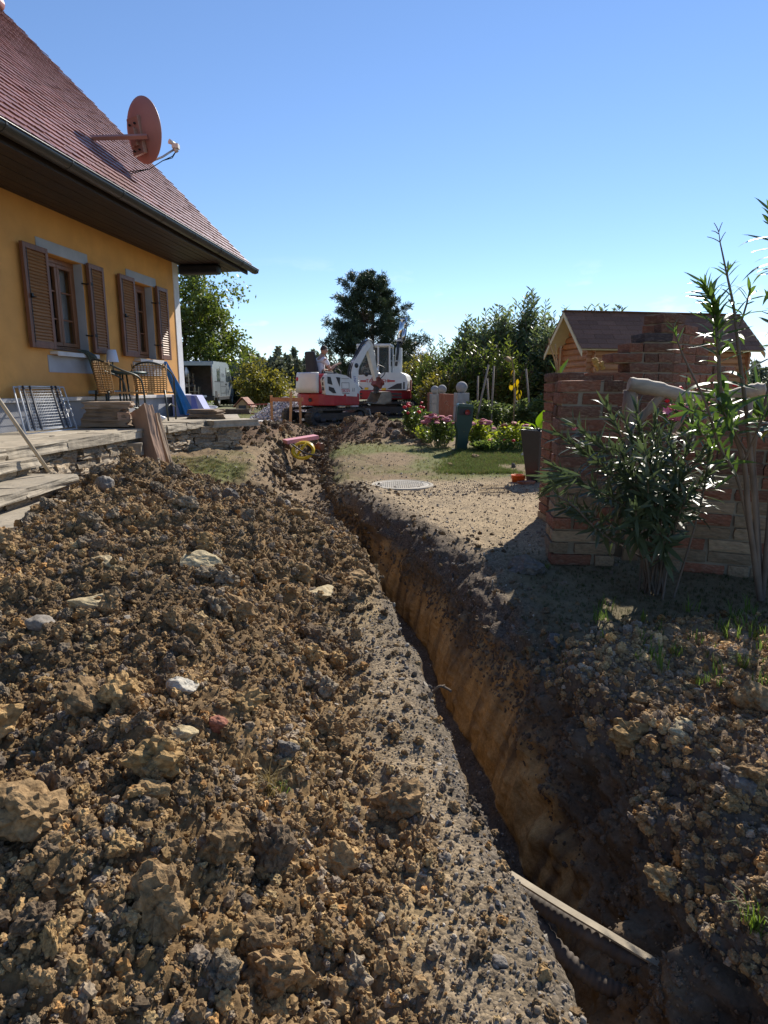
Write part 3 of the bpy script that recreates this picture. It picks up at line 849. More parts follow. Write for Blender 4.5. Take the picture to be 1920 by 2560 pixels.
def shutter(s0, s1, latch):
    z0, z1 = WZ0 + .005, WZ1 + .02; fw = .052; d = .062; th = .046
    b = MB()
    for s in (s0 + fw / 2, s1 - fw / 2): b.box((d, s, (z0 + z1) / 2), (th, fw, z1 - z0))
    b.box((d, (s0 + s1) / 2, z0 + .04), (th, s1 - s0 - 2 * fw, .08)).box((d, (s0 + s1) / 2, z1 - .032), (th, s1 - s0 - 2 * fw, .064))
    sh = b.build('shutter', MATS['shutter_wood'], house, bevel=.005)
    MB().box((d - th / 2 + .004, (s0 + s1) / 2, (z0 + z1) / 2), (.006, s1 - s0 - 2 * fw, z1 - z0 - .14)).build('back_board', MATS['black_beam'], sh)
    n = 27; zz = np.linspace(z0 + .095, z1 - .085, n)
    me = MB().box((0, 0, 0), (.009, s1 - s0 - 2 * fw + .004, .050), (0, R(-32), 0)).mesh('slat', MATS['slat_wood'])
    for z in zz: link('slat', me, sh, (d + .002, (s0 + s1) / 2, z))
    if latch:
        MB().box((d + th / 2 + .012, s0 + fw + .01, (z0 + z1) / 2), (.022, .03, .05)).tube([(d + .045, s0 + .05, 2.34), (d + .06, s0 + .10, 2.345)], .008, 6).build('latch', MATS['black_iron'], sh)
    MB().box((d + th / 2 + .002, s0 + fw + .004, (z0 + z1) / 2), (.004, .010, z1 - z0 - .12)).build('edge_trim', MATS['black_iron'], sh)
    return sh
for (a, e), (l0, l1, r0, r1) in zip(WIN, ((7.68, 8.14, 9.0, 9.37), (9.80, 10.24, 10.98, 11.36))):
    shutter(l0, l1, True); shutter(r0, r1, False)
    for z in (2.0, 2.68):
        MB().tube([(-.02, e - .01, z), (.05, e - .02, z - .01), (.07, e + .05, z), (.09, e + .08, z)], .010, 6).box((.08, e + .06, z), (.02, .05, .04)).build('hinge', MATS['black_iron'], house)

# satellite dish on its arm
def dish():
    hinv = HM.inverted(); o_ = hinv @ Vector((0, 0, CAM_H)); dr = (hinv.to_3x3() @ ray(230, 345)).normalized()
    nrm = Vector((math.sin(slope), 0, math.cos(slope))); p0 = roof_pt(0, 0, .03)
    base = HM @ (o_ + dr * ((p0 - o_).dot(nrm) / dr.dot(nrm)))
    Yd = base.y + .12
    tip = P(368, 341, Yd); c = P(352, 325, Yd + .16)
    red = M('dish_red', (.40, .185, .145), rough=.5, var=.08, bump=.05, vscale=3)
    t = thing('satellite_dish', 'rust red satellite dish on a horizontal arm over the tiled roof', 'satellite dish', tuple(base))
    b = MB(); dirv = (tip - base).normalized()
    b.tube([base - dirv * .25, tip], .036, 4, smooth=False); b.build('arm', red, t, world=True, bevel=.004)
    az, el = R(37), R(9)
    n = Vector((math.sin(az) * math.cos(el), math.cos(az) * math.cos(el), math.sin(el)))
    q = n.to_track_quat('Z', 'Y').to_matrix()
    rad = 162 / FPX * c.y / 2 * .82; c = c - n * rad * .13
    prof = [(1e-3, 0)] + [(rad * k / 9, rad * .26 * (k / 9) ** 2) for k in range(1, 10)] + [(rad * 1.02, rad * .265), (rad * 1.02, rad * .25)] + [(rad * k / 9, rad * .26 * (k / 9) ** 2 - .012) for k in range(9, 0, -1)] + [(1e-3, -.012)]
    b = MB(); b.lathe(prof, 48); b.v = [tuple(q @ Vector((v[0] * .94, v[1], v[2])) + c) for v in b.v]
    b.build('reflector', red, t, world=True)
    b = MB(); b.box((0, 0, -.045), (.26, .46, .06)); b.box((.0, -.02, -.09), (.12, .22, .06)); b.v = [tuple(q @ Vector((v[0] + .02, v[1] - .08, v[2] + .03)) + c) for v in b.v]
    b.build('bracket', M('bracket_tan', (.34, .19, .14), rough=.5, metal=.3, var=.1), t, bevel=.008, world=True)
    for k, (u, v) in enumerate(((-.06, -.22), (.06, -.22), (-.06, .1), (.06, .1))):
        MB().ball(tuple(q @ Vector((u + .02, v - .04, -.06)) + c), .016, 8, 6).build('bolt', MATS['black_iron'], t, world=True)
    lo = c + q @ Vector((0, -rad * .97, rad * .22)); lnb = P(438, 372, Yd + .5)
    mid = (lo + lnb) / 2 - Vector((0, 0, .02))
    grey = M('arm_grey', (.42, .42, .41), rough=.4, metal=.5, var=.08)
    MB().tube([lo, mid, lnb], .014, 8).build('feed_arm', grey, t, world=True)
    dn = (c - lnb).normalized(); b = MB()
    b.tube([lnb + Vector((0, 0, .0)), lnb - n * -.0 + Vector((.02, 0, -.04))], .03, 10); b.box(lnb + Vector((.01, 0, .03)), (.09, .09, .06)); b.tube([lnb + Vector((0, 0, .06)), lnb + dn * .09 + Vector((0, 0, .06))], [.022, .034], 10)
    b.build('receiver', M('receiver_grey', (.50, .49, .46), rough=.5, var=.08), t, world=True)
    b = MB()
    for k in (0, 1):
        b.tube([lnb + Vector((.02, 0, -.02)), lnb + Vector((-.05, 0, -.10 - .02 * k)), mid - Vector((0, 0, .05)), lo + Vector((0, 0, -.09)), lo + Vector((-.28, -.1, -.16 - .03 * k)), base + Vector((.22, 0, -.50)), base + Vector((.02, 0, -.1))], .006, 5)
    b.build('cable', MATS['black_iron'], t, world=True)
dish()

# cloth hung over the sill of the nearer window, blue tarp by the farther one
def hanging(name, label, cat, pts, wid, depth, mat, folds, fr=0.0, grp=None):
    """pts: centre line in house coords (d,s,z); wid: width along the wall at each point"""
    n = 26; V = []
    pts = [Vector(p) for p in pts]; m = 18
    def lerp(seq, t):
        x = t * (len(seq) - 1); i = min(int(x), len(seq) - 2); f = x - i
        return seq[i] * (1 - f) + seq[i + 1] * f
    for i in range(m):
        t = i / (m - 1); c = lerp(pts, t); w = lerp(wid, t); dp = lerp(depth, t)
        for k in range(n):
            a = 2 * math.pi * k / n
            rr = 1 + .28 * math.sin(folds * a + 2.3 * t + .7 * math.sin(3 * t)) + .10 * math.sin((folds * 2 + 1) * a + 5 * t)
            z = c.z + (fr * (.5 + .5 * math.sin(a * 3)) * (1 if i == m - 1 else 0))
            V.append(H(c.x + dp * math.cos(a) * rr, c.y + w * math.sin(a) * rr, z))
    F = [(i * n + k, i * n + (k + 1) % n, (i + 1) * n + (k + 1) % n, (i + 1) * n + k) for i in range(m - 1) for k in range(n)]
    b = MB(); b.add(V, F, True); b.add(V[:n], [tuple(range(n))], True)
    o = b.build(name, mat, sub=1); tag(o, label, cat, grp); return o
hanging('scarf', 'dark green scarf with frayed end hanging from the nearer window sill', 'scarf',
        [(-.06, 8.52, 1.80), (.08, 8.70, 1.79), (.15, 8.80, 1.72), (.15, 8.86, 1.55), (.14, 8.95, 1.30)], [.16, .12, .09, .08, .06], [.02, .03, .03, .03, .025],
        M('scarf_cloth', (.035, .05, .055), rough=.95, var=.3, vscale=6, bump=.4, bscale=80, tint2=(.075, .085, .045), tint2_scale=2.5), 3, -.04)
hanging('tarp', 'bright blue plastic tarp gathered at the sill and spreading to the terrace', 'tarp',
        [(.12, 11.02, 1.73), (.14, 11.06, 1.60), (.22, 11.12, 1.35), (.32, 11.18, 1.05), (.38, 11.24, .83)], [.02, .045, .075, .11, .15], [.02, .045, .065, .09, .11],
        M('blue_tarp', (.012, .14, .38), rough=.35, var=.15, vscale=4, bump=.4, bscale=14, spec=.5), 5, .0)
# ------------------------------------------------------------------ terrace, its dry stone wall and steps
M('paving_stone', (.36, .31, .235), rough=.9, var=.18, vscale=3, bump=.5, bscale=50, stain=(.22, .19, .14), stain_scale=2.5, stain_amt=.6)
M('slab_stone', (.37, .315, .235), rough=.92, var=.22, vscale=6, bump=.9, bscale=45, rnd=.15, stain=(.17, .15, .12), stain_scale=7, stain_amt=.75)
M('wall_stone', (.30, .245, .175), rough=.95, var=.25, vscale=8, bump=.9, bscale=40, rnd=.35, stain=(.16, .13, .10), stain_scale=5, stain_amt=.7, tint2=(.36, .27, .17), tint2_scale=3)
M('wall_mortar', (.13, .11, .085), rough=.95, var=.3, bump=.8, bscale=40)
M('red_stone', (.38, .235, .155), rough=.92, var=.22, vscale=5, bump=1.0, bscale=30, stain=(.22, .16, .12), stain_scale=6, stain_amt=.7, stretch=(1, 1, .4))
M('brown_slab', (.26, .185, .125), rough=.92, var=.2, vscale=5, bump=.7, bscale=35, rnd=.25, stain=(.14, .11, .085), stain_scale=5, stain_amt=.6)
# edge line of the terrace (world x, y)
TE = [(-3.30, 2.0), (-3.22, 5.24), (-3.02, 8.5), (-2.88, 9.40), (-2.36, 9.95), (-2.80, 11.7)]
def rough_slab(seed, nx=14, ny=8, nz=2, amp=.05):
    """unit slab (-.5..-.5) with a broken rim and split faces"""
    g = np.random.default_rng(seed)
    bm = bmesh.new(); bmesh.ops.create_cube(bm, size=1)
    bmesh.ops.subdivide_edges(bm, edges=bm.edges[:], cuts=5, use_grid_fill=True)
    P_ = np.array([v.co[:] for v in bm.verts])
    d = np.stack([fbm(P_ * 2.3 + seed, seed, 3), fbm(P_ * 2.3 + seed + 9, seed + 1, 3), .6 * fbm(P_ * 3 + seed + 5, seed + 2, 3)], -1)
    P_ += d * amp * np.array([2.2, 2.2, 2.6])
    for v, p in zip(bm.verts, P_): v.co = p
    return bm
def slab_obj(name, mat, seed, dims, parent=None, loc=None, rot=None, amp=.05):
    me = bpy.data.meshes.new(name); bm = rough_slab(seed, amp=amp); bmesh.ops.triangulate(bm, faces=bm.faces); bm.to_mesh(me); bm.free(); me.materials.append(mat)
    V = np.zeros(len(me.vertices) * 3, np.float32); me.vertices.foreach_get('co', V); V = V.reshape(-1, 3) * np.array(dims); me.vertices.foreach_set('co', V.ravel())
    return link(name, me, parent, loc, rot)

terr = thing('terrace', 'stone paved terrace raised along the foot of the house wall', 'terrace', (-3.2, 6, 0))
b = MB()
ins = [(x - .10, y) for x, y in TE]
b.prism([(x, y) for x, y in ins] + [(-3.75 + .02, 11.9), (-5.1, 0.5), (-5.1, 0.5 - .2)], 'z', 0, ZT - .035)
b.build('terrace_core', MATS['wall_mortar'], terr, world=True)
# paving flags
k = 0
random.seed(3)
def edge_x(y): return float(np.interp(y, [p[1] for p in TE], [p[0] for p in TE]))
y = 2.2
while y < 11.5:
    dy = random.uniform(.5, .8)
    x0 = -5.12 + .1163 * (y + dy / 2) + .06; x1 = edge_x(y + dy / 2) - .34
    n = max(1, int((x1 - x0) / .45))
    for i in range(n):
        w = (x1 - x0) / n
        MB().box((x0 + w * (i + .5), y + dy / 2, ZT - .018 + random.uniform(-.003, .003)), (w - .014, dy - .014, .035)).build('flagstone', MATS['paving_stone'], terr, bevel=.006, segs=1, world=True)
    y += dy
def along(path, step):
    L_ = []; acc = 0
    for (a, b_) in zip(path[:-1], path[1:]):
        a, b_ = Vector(a), Vector(b_); ln = (b_ - a).length; d = (b_ - a) / ln
        L_.append((acc, acc + ln, a, d)); acc += ln
    return L_, acc
segsT, totT = along(TE, .1)
def at_len(s):
    for s0, s1, a, d in segsT:
        if s <= s1 + 1e-6: return a + d * (s - s0), d
    return a + d * (s - s0), d
# coping slabs
s = 0.1; seed = 40
random.seed(5)
while s < totT - .1:
    ln = random.uniform(.55, .95)
    p, d = at_len(s + ln / 2)
    n = Vector((d.y, -d.x))
    c = p - n * .12
    o = slab_obj('coping_slab', MATS['slab_stone'], seed, (ln - .012, .42, .105), terr, None, None, amp=.022); seed += 1
    o.matrix_local = wmat(terr).inverted() @ Matrix.Translation((c.x, c.y, ZT - .052 + random.uniform(-.006, .006))) @ Matrix.Rotation(math.atan2(d.y, d.x), 4, 'Z')
    s += ln
# wall stones in uneven courses
wall = thing('dry_stone_wall', 'low dry stone wall holding up the terrace beside the dug garden', 'stone wall', (-3.1, 8, 0))
st_meshes = []
for k in range(9):
    me = bpy.data.meshes.new('stone'); bm = rough_slab(70 + k, amp=.075); bmesh.ops.triangulate(bm, faces=bm.faces); bm.to_mesh(me); bm.free(); me.materials.append(MATS['wall_stone']); st_meshes.append(me)
winv = wmat(wall).inverted(); nst = 0; rest_m = []
random.seed(8)
for course in range(9):
    z = ZT - .105
    zc = z - course * .073
    s = 3.25 + random.uniform(0, .2)
    while s < totT - .05:
        ln = random.choice((.12, .16, .22, .28, .36)) * random.uniform(.8, 1.2); h = .073 * random.choice((.6, .85, .95, 1.0, 1.5))
        p, d = at_len(min(s + ln / 2, totT)); n = Vector((d.y, -d.x))
        gz = ground_z(p.x + .15, p.y)
        if zc - .073 > gz - .14:
            c = p - n * random.uniform(.06, .10)
            m = winv @ Matrix.Translation((c.x, c.y, zc - .036)) @ Matrix.Rotation(math.atan2(d.y, d.x) + random.gauss(0, .06), 4, 'Z') @ Matrix.Rotation(random.gauss(0, .05), 4, 'Y') @ Matrix.Diagonal((ln - .008, .2, h, 1))
            rest_m.append(m)
        s += ln
rest_m = rest_m[:300]
for m in rest_m:
    o = link('stone', random.choice(st_meshes), wall); o.matrix_local = m
# steps down at the near end
steps = thing('stone_steps', 'three rough stone steps leading down from the terrace into the garden', 'steps', (-2.8, 4.2, 0))
random.seed(12)
SX = [(-3.00, .70, 5.42), (-2.66, .56, 5.40), (-2.36, .42, 4.95)]
for i, (xe, zt, ye) in enumerate(SX):
    y = ye
    while y > 2.4:
        ln = random.uniform(.8, 1.3)
        slab_obj('tread_slab', MATS['slab_stone'], seed, (.44, ln - .012, .075), steps, None, None, amp=.025).matrix_local = wmat(steps).inverted() @ Matrix.Translation((xe - .22, y - ln / 2, zt - .037))
        seed += 1; y -= ln
    y = ye - .02
    while y > 2.4:
        ln = random.uniform(.2, .42)
        o = link('riser_stone', random.choice(st_meshes), steps); o.matrix_local = wmat(steps).inverted() @ Matrix.Translation((xe - .14, y - ln / 2, zt - .11)) @ Matrix.Diagonal((.14, ln - .01, .072, 1))
        y -= ln
    MB().box((xe - .26, (ye + 2.4) / 2, zt - .20), (.36, ye - 2.4 - .03, .30)).build('step_core', MATS['wall_mortar'], steps, world=True)

# ------------------------------------------------------------------ loose stone slabs
def loose(label, c, dims, rot, mat, seed, cat='stone slab', amp=.06, name='stone_slab', grp=None):
    o = slab_obj(name, mat, seed, dims, None, c, rot, amp=amp); tag(o, label, cat, grp); return o
base = P(275, 1066, 8.0); base.z = ZT
for i, (w, dx, h, lab) in enumerate(((.56, .03, .085, 'lowest reddish slab in the stack on the terrace edge'), (.50, .0, .075, 'second slab from below in the stack on the terrace edge'),
                                     (.44, -.02, .06, 'second slab from above in the stack on the terrace edge'), (.55, .01, .08, 'wide topmost slab of the stack on the terrace edge'))):
    z = ZT + .02 + sum((.085, .075, .06, .08)[:i]) + h / 2
    loose(lab, (base.x + dx, base.y, z), (w, .42, h * 1.05), (0, 0, R(3 + 4 * i)), MATS['brown_slab'], 700 + i, amp=.055)
loose('small rust brown block lying on the lowest slab of the stack', (base.x + .24, base.y - .12, ZT + .145), (.14, .16, .10), (0, 0, .3), MATS['red_stone'], 711, 'stone block', name='stone_block')
# slab leaning on the terrace corner and its neighbours
lp = P(378, 1148, 8.25)
gz = ground_z(lp.x, lp.y)
loose('tall reddish slab leaning on the terrace wall with a cracked sunlit face', (-2.92, 7.78, .68), (.26, .12, .80), (R(-8), R(-24), R(-30)), MATS['red_stone'], 720, amp=.04)
loose('dark slab leaning behind the reddish one at the terrace wall', (-2.97, 8.02, .62), (.34, .09, .66), (R(-6), R(-14), R(-5)), MATS['brown_slab'], 721, amp=.04)
q = P(335, 1122, 7.55)
loose('short pale block at the foot of the two leaning slabs', (q.x, q.y, q.z), (.20, .18, .15), (0, 0, .2), MATS['slab_stone'], 722, 'stone block', name='stone_block')
b2 = P(520, 1050, 10.3); b2.z = ZT
loose('lower of two flat slabs at the house corner end of the terrace', (b2.x, b2.y, ZT + .04), (.52, .5, .075), (0, 0, .2), MATS['brown_slab'], 723)
loose('upper of two flat slabs at the house corner end of the terrace', (b2.x - .02, b2.y, ZT + .115), (.44, .42, .065), (0, 0, -.1), MATS['brown_slab'], 724)
# ------------------------------------------------------------------ the brick ruin
def brick_m(name, c, st, amt=.75, t2=None):
    return M(name, c, rough=.93, var=.24, vscale=9, bump=.9, bscale=45, rnd=.28, stain=st, stain_scale=4.5, stain_amt=amt, tint2=t2, tint2_scale=3)
B_RED = brick_m('brick_red', (.235, .092, .052), (.24, .18, .125), .7)
B_DARK = brick_m('brick_dark', (.145, .070, .045), (.26, .19, .125), .65)
B_TAN = brick_m('brick_tan', (.29, .21, .13), (.26, .15, .09), .6)
B_BLACK = brick_m('brick_black', (.045, .035, .035), (.14, .11, .10), .5)
M('old_mortar', (.28, .232, .17), rough=.95, var=.25, bump=1, bscale=30, vscale=6, stain=(.2, .17, .13), stain_scale=4)
bmesh_sets = {}
def brick_meshes(mat):
    if mat.name not in bmesh_sets:
        L_ = []
        for k in range(5):
            bm = bmesh.new(); bmesh.ops.create_cube(bm, size=1); bmesh.ops.subdivide_edges(bm, edges=bm.edges[:], cuts=3, use_grid_fill=True)
            P_ = np.array([v.co[:] for v in bm.verts]); nn = len(P_)
            r = np.abs(P_) > .49; edge = r.sum(1) >= 2
            P_ = P_ * (1 - .035 * edge[:, None]) + .03 * np.stack([fbm(P_ * 2.2 + 7 * k, 900 + k, 3), .9 * fbm(P_ * 2.2 + 3 * k, 920 + k, 3), 1.6 * fbm(P_ * 2.5 + 5 * k, 940 + k, 3)], -1)
            for v, p in zip(bm.verts, P_): v.co = p
            bmesh.ops.triangulate(bm, faces=bm.faces)
            me = bpy.data.meshes.new('brick'); bm.to_mesh(me); bm.free(); me.materials.append(mat); L_.append(me)
        bmesh_sets[mat.name] = L_
    return bmesh_sets[mat.name]
BH, BP = .079, .0905
def lay(parent, x, z, ln, y, dep, h=BH, mat=None, jit=1.0):
    """one brick in the wall's own frame: x along, y into the wall, z its centre height"""
    mat = mat or random.choice((B_RED, B_RED, B_DARK))
    o = link('brick', random.choice(brick_meshes(mat)), parent)
    o.matrix_local = Matrix.Translation((x + random.gauss(0, .003) * jit, y + random.gauss(0, .004) * jit, z + random.gauss(0, .0025))) @ Matrix.Rotation(random.gauss(0, .012) * jit, 4, 'Z') @ Matrix.Rotation(random.gauss(0, .010), 4, 'Y') @ Matrix.Diagonal((ln, dep, h, 1))
    return o
def brick_wall(name, label, org, ang, top, x0, x1, dep, tan_below, seed, z_low=-.10, start=None, blacks=()):
    """top(x) -> height of the wall top at x (stepped by courses)"""
    random.seed(seed)
    t = thing(name, label, 'brick wall', (org[0], org[1], 0), ang)
    k = 0; core = MB()
    z = z_low
    while z < 2.3:
        runs = []; x = x0 - (.15 if k % 2 else 0) - random.uniform(0, .03)
        while x < x1:
            ln = .29 if random.random() < .8 else .14
            a, b_ = max(x, x0), min(x + ln, x1)
            if b_ - a > .05 and top((a + b_) / 2) >= z + BH - .004:
                zz = z + BH / 2
                mat = None
                if zz < tan_below + random.gauss(0, .12): mat = B_TAN if random.random() < .72 else B_RED
                for bx, bz in blacks:
                    if a - .01 < bx < b_ and abs(zz - bz) < .05: mat = B_BLACK
                lay(t, (a + b_) / 2, zz, b_ - a - .012, dep / 2, dep, mat=mat)
                runs.append((a, b_))
            x += ln
        if runs:
            a, b_ = min(r[0] for r in runs), max(r[1] for r in runs)
            core.box(((a + b_) / 2, dep / 2, z + BP / 2 - .007), (b_ - a - .05, dep - .045, BP + .001))
        z += BP; k += 1
    core.build('mortar', MATS['old_mortar'], t)
    return t
def steps_top(tab):
    def f(x):
        v = tab[0][1]
        for a, h in tab:
            if x >= a: v = h
        return v
    return f
# front pier
random.seed(21)
pier = thing('brick_pier', 'square brick pier at the front corner of the garden ruin by the trench', 'brick pier', (1.24, 4.50, 0), R(-6))
core = MB()
for k in range(16):
    z = -.09 + k * BP + BH / 2; tan = z < .55 + random.gauss(0, .1)
    mt = lambda: (B_TAN if random.random() < .75 else B_RED) if tan else random.choice((B_RED, B_DARK, B_DARK))
    s = 1 + .06 * max(0, 1 - z / .6)
    if k % 2: L_ = ((.15, .29, .07, .138), (.15, .29, .215, .138), (.377, .14, .145, .285))
    else: L_ = ((.075, .14, .145, .285), (.305, .29, .07, .138), (.305, .29, .215, .138))
    for x, ln, y, dp in L_:
        lay(pier, (x - .22) * s + .22, z, ln * s - .01, y, dp * s - .006, mat=mt(), jit=1.6)
core.box((.222, .145, .63), (.385, .235, 1.42)); core.build('mortar', MATS['old_mortar'], pier)
random.seed(3)
o = lay(pier, .30, 1.37 + .02, .2, .12, .13, .018, mat=B_RED); o.name = 'chip'
# back wall, rising in steps
zc = lambda n: -.10 + n * BP + .001
brick_wall('stepped_brick_wall', 'ruined brick wall rising in toothed steps behind the pier', (1.57, 5.95), R(2), steps_top([(-1, zc(16.9)), (.66, zc(17.9)), (.70, zc(18.9)), (.77, zc(19.9)), (.83, zc(20.9)), (.87, zc(21.9)), (.92, zc(22.9))]), 0, 1.16, .29, .2, 31, blacks=((.90, zc(20.5)),))
brick_wall('broken_brick_wall', 'broken brick wall running back from the stepped one towards the shed', (2.66, 6.00), R(40), steps_top([(-1, zc(22.9)), (.30, zc(21.9)), (.62, zc(20.9)), (.95, zc(19.2)), (1.2, zc(17.9)), (1.5, zc(15.9))]), 0, 1.9, .29, .3, 32)
brick_wall('side_brick_wall', 'short brick side wall between the pier and the stepped wall', (1.60, 5.90), R(-80), steps_top([(-1, zc(16.9)), (.30, zc(14.9)), (.55, zc(10.9)), (.8, zc(5.9))]), 0, 1.05, .2, .3, 33)
# front right wall
brick_wall('garden_brick_wall', 'low brick wall in front of the oleander with broken top', (2.02, 4.36), R(-21), steps_top([(-1, zc(11.9)), (.16, zc(12.9)), (.47, zc(13.0)), (.52, zc(13.9)), (.86, zc(14.9)), (1.3, zc(15.9))]), 0, 2.4, .29, .75, 34)

# driftwood rail between them
M('drift_wood', (.40, .325, .235), rough=.75, var=.35, vscale=2.2, bump=.6, bscale=22, stretch=(1, 6, 6), stain=(.22, .16, .12), stain_scale=2.2, stain_amt=.8)
M('grey_wood', (.30, .235, .175), rough=.8, var=.3, vscale=3, bump=.7, bscale=26, stretch=(6, 6, 1), stain=(.15, .11, .09), stain_scale=3, stain_amt=.7)
rail = thing('log_rail', 'weathered driftwood log laid as a rail on two forked posts', 'log rail', (1.85, 4.72, 0))
pts = [P(1572, 960, 4.74), P(1640, 972, 4.72), P(1720, 990, 4.66), P(1800, 990, 4.60), P(1870, 980, 4.52), P(1915, 972, 4.46)]
def smooth_path(p, n=6):
    out = []
    for i in range(len(p) - 1):
        a, b_, c, d = p[max(i - 1, 0)], p[i], p[i + 1], p[min(i + 2, len(p) - 1)]
        for k in range(n):
            t = k / n
            out.append(.5 * ((2 * b_) + (c - a) * t + (2 * a - 5 * b_ + 4 * c - d) * t * t + (3 * b_ - a - 3 * c + d) * t ** 3))
    return out + [p[-1]]
sp = smooth_path(pts); n = len(sp)
b = MB(); b.tube(sp, [(.043 + .013 * math.sin(2.6 * i / n * math.pi + .4) + .004 * math.sin(i * 2.1)) * (1 if i < n - 3 else .75) for i in range(n)], 12); b.build('log', MATS['drift_wood'], rail, world=True)
def post(name, a, b_, r, mat=MATS['grey_wood']):
    mb = MB(); a, b_ = Vector(a), Vector(b_); pp = [a.lerp(b_, k / 8) + Vector((random.gauss(0, .004), random.gauss(0, .004), 0)) for k in range(9)]
    mb.tube(pp, [r * (1 + .10 * math.sin(k * 1.9)) for k in range(9)], 9); return mb.build(name, mat, rail, world=True)
lp = P(1578, 975, 4.78); post('post', (lp.x, lp.y, -.1), lp, .052)
rp = P(1868, 985, 4.54); post('post', (rp.x + .02, rp.y, -.05), rp, .045)
post('brace', P(1592, 1055, 4.77), P(1668, 975, 4.70), .032)
post('brace', P(1735, 1060, 4.68), P(1800, 1000, 4.60), .026)
post('brace', P(1725, 1010, 4.66), P(1660, 1120, 4.74), .020)
board = thing('wooden_board', 'split wooden board standing upright in the gap beside the pier', 'board', (1.90, 4.62, 0))
MB().box((0, 0, .38), (.12, .022, .78), (R(2), R(2), 0)).build('board', M('split_wood', (.33, .20, .11), rough=.8, var=.25, vscale=3, bump=.6, bscale=20, stretch=(8, 8, 1)), board, bevel=.003)

# ------------------------------------------------------------------ log cabin shed
M('log_board', (.42, .19, .085), rough=.6, var=.14, vscale=2, bump=.2, bscale=25, rnd=.10, stretch=(.6, 6, 6))
M('cream_paint', (.66, .55, .34), rough=.6, var=.06, bump=.1)
M('shingle', (.185, .095, .062), rough=.92, var=.16, vscale=30, bump=.9, bscale=220, rnd=.16)
sa = math.atan2(.9, 4.94)
A = (4.75, 15.5)
shed = thing('garden_shed', 'small log cabin shed with brown shingle roof and cream gable boards', 'shed', (A[0], A[1], .3), sa)
SL, SW = 5.0, 2.0             # length, depth between the eaves
EZ, RZ_ = 2.23 - .3, 3.17 - .3
wx0, wx1, wy0, wy1 = .42, SL - .35, .22, SW - .22
nb = 13; bh = (EZ + .12) / nb
prof = lambda r: [(r * math.cos(t), r * .5 * math.sin(t)) for t in np.linspace(-math.pi / 2, math.pi / 2, 6)]
for i in range(nb):
    z = bh * (i + .5)
    for (ya, sgn) in ((wy0, -1), (wy1, 1)):
        poly = [(ya, z - bh / 2 + .004), (ya + sgn * .035, z - bh / 2 + .03), (ya + sgn * .042, z), (ya + sgn * .035, z + bh / 2 - .03), (ya, z + bh / 2 - .004)]
        MB().prism(poly, 'x', wx0 - .16, wx1 + .16).build('plank', MATS['log_board'], shed)
for i in range(nb + 6):
    z = bh * (i + .5) + bh * .5
    hw = (SW / 2 - .22 + .16) if z < EZ + .1 else max(.04, (RZ_ - z - .06) / (RZ_ - EZ) * SW / 2)
    if hw <= .05: continue
    for xa, sgn in ((wx0, -1), (wx1, 1)):
        poly = [(xa, z - bh / 2 + .004), (xa + sgn * .035, z - bh / 2 + .03), (xa + sgn * .042, z), (xa + sgn * .035, z + bh / 2 - .03), (xa, z + bh / 2 - .004)]
        mb = MB(); mb.prism([(u, v) for u, v in poly], 'y', SW / 2 - hw, SW / 2 + hw); mb.build('plank', MATS['log_board'], shed)
MB().box(((wx0 + wx1) / 2, SW / 2, EZ / 2), (wx1 - wx0, wy1 - wy0, EZ)).build('inner_wall', MATS['log_board'], shed)
sl = math.atan2(RZ_ - EZ, SW / 2); slen = math.hypot(RZ_ - EZ, SW / 2)
for side in (0, 1):
    b = MB(); c = (SL / 2, SW / 4 if side == 0 else SW * .75, (EZ + RZ_) / 2 - .03)
    b.box(c, (SL, slen + .04, .03), (sl if side == 0 else -sl, 0, 0)); b.build('roof_board', MATS['cream_paint'], shed)
rows = 8
for side in (0,):
    for r in range(rows):
        y0 = -.06; x = -.02 - (.25 if r % 2 else 0)
        while x < SL + .02:
            a, b_ = max(x, -.03), min(x + 1.0 / 2, SL + .03)
            if b_ - a > .04:
                t = (r + .5) / rows; yy = -.04 + (SW / 2 + .04) * t; zz = EZ - .03 + (RZ_ - EZ + .03) * t + .018
                MB().box(((a + b_) / 2, yy, zz + .004), (b_ - a - .008, slen / rows + .03, .012), (sl - .035, 0, 0)).build('shingle', MATS['shingle'], shed)
            x += .5
MB().box((SL / 2, SW * .75, (EZ + RZ_) / 2 + .02), (SL + .06, slen + .06, .02), (-sl, 0, 0)).build('far_shingles', MATS['shingle'], shed)
MB().box((SL / 2, SW / 2, RZ_ + .03), (SL + .06, .16, .02)).build('ridge_strip', MATS['shingle'], shed)
for xa in (-.012, SL + .012):
    b = MB()
    b.prism([(-.06, EZ - .08), (SW / 2, RZ_ - .0), (SW + .06, EZ - .08), (SW + .06, EZ - .20), (SW / 2, RZ_ - .13), (-.06, EZ - .20)], 'x', xa - .011, xa + .011)
    b.build('gable_board', MATS['cream_paint'], shed)
# ------------------------------------------------------------------ excavators, van, operator
M('machine_white', (.62, .63, .62), rough=.38, var=.06, bump=.03, spec=.5, stain=(.4, .37, .33), stain_scale=3, stain_amt=.35)
M('machine_red', (.33, .018, .028), rough=.38, var=.08, bump=.03, spec=.5, stain=(.22, .06, .05), stain_scale=3, stain_amt=.4)
M('machine_dark', (.030, .030, .033), rough=.5, var=.15, bump=.1)
M('rubber', (.045, .043, .040), rough=.85, var=.25, bump=.4, stain=(.20, .15, .10), stain_scale=5, stain_amt=.7)
M('steel_grey', (.36, .36, .36), rough=.4, metal=.5, var=.12, bump=.1, stain=(.22, .17, .13), stain_scale=4, stain_amt=.5)
M('chrome', (.75, .75, .75), rough=.12, metal=1, var=.02, bump=0)
M('rust_red', (.20, .045, .032), rough=.6, var=.3, bump=.3, stain=(.12, .08, .06), stain_scale=5)
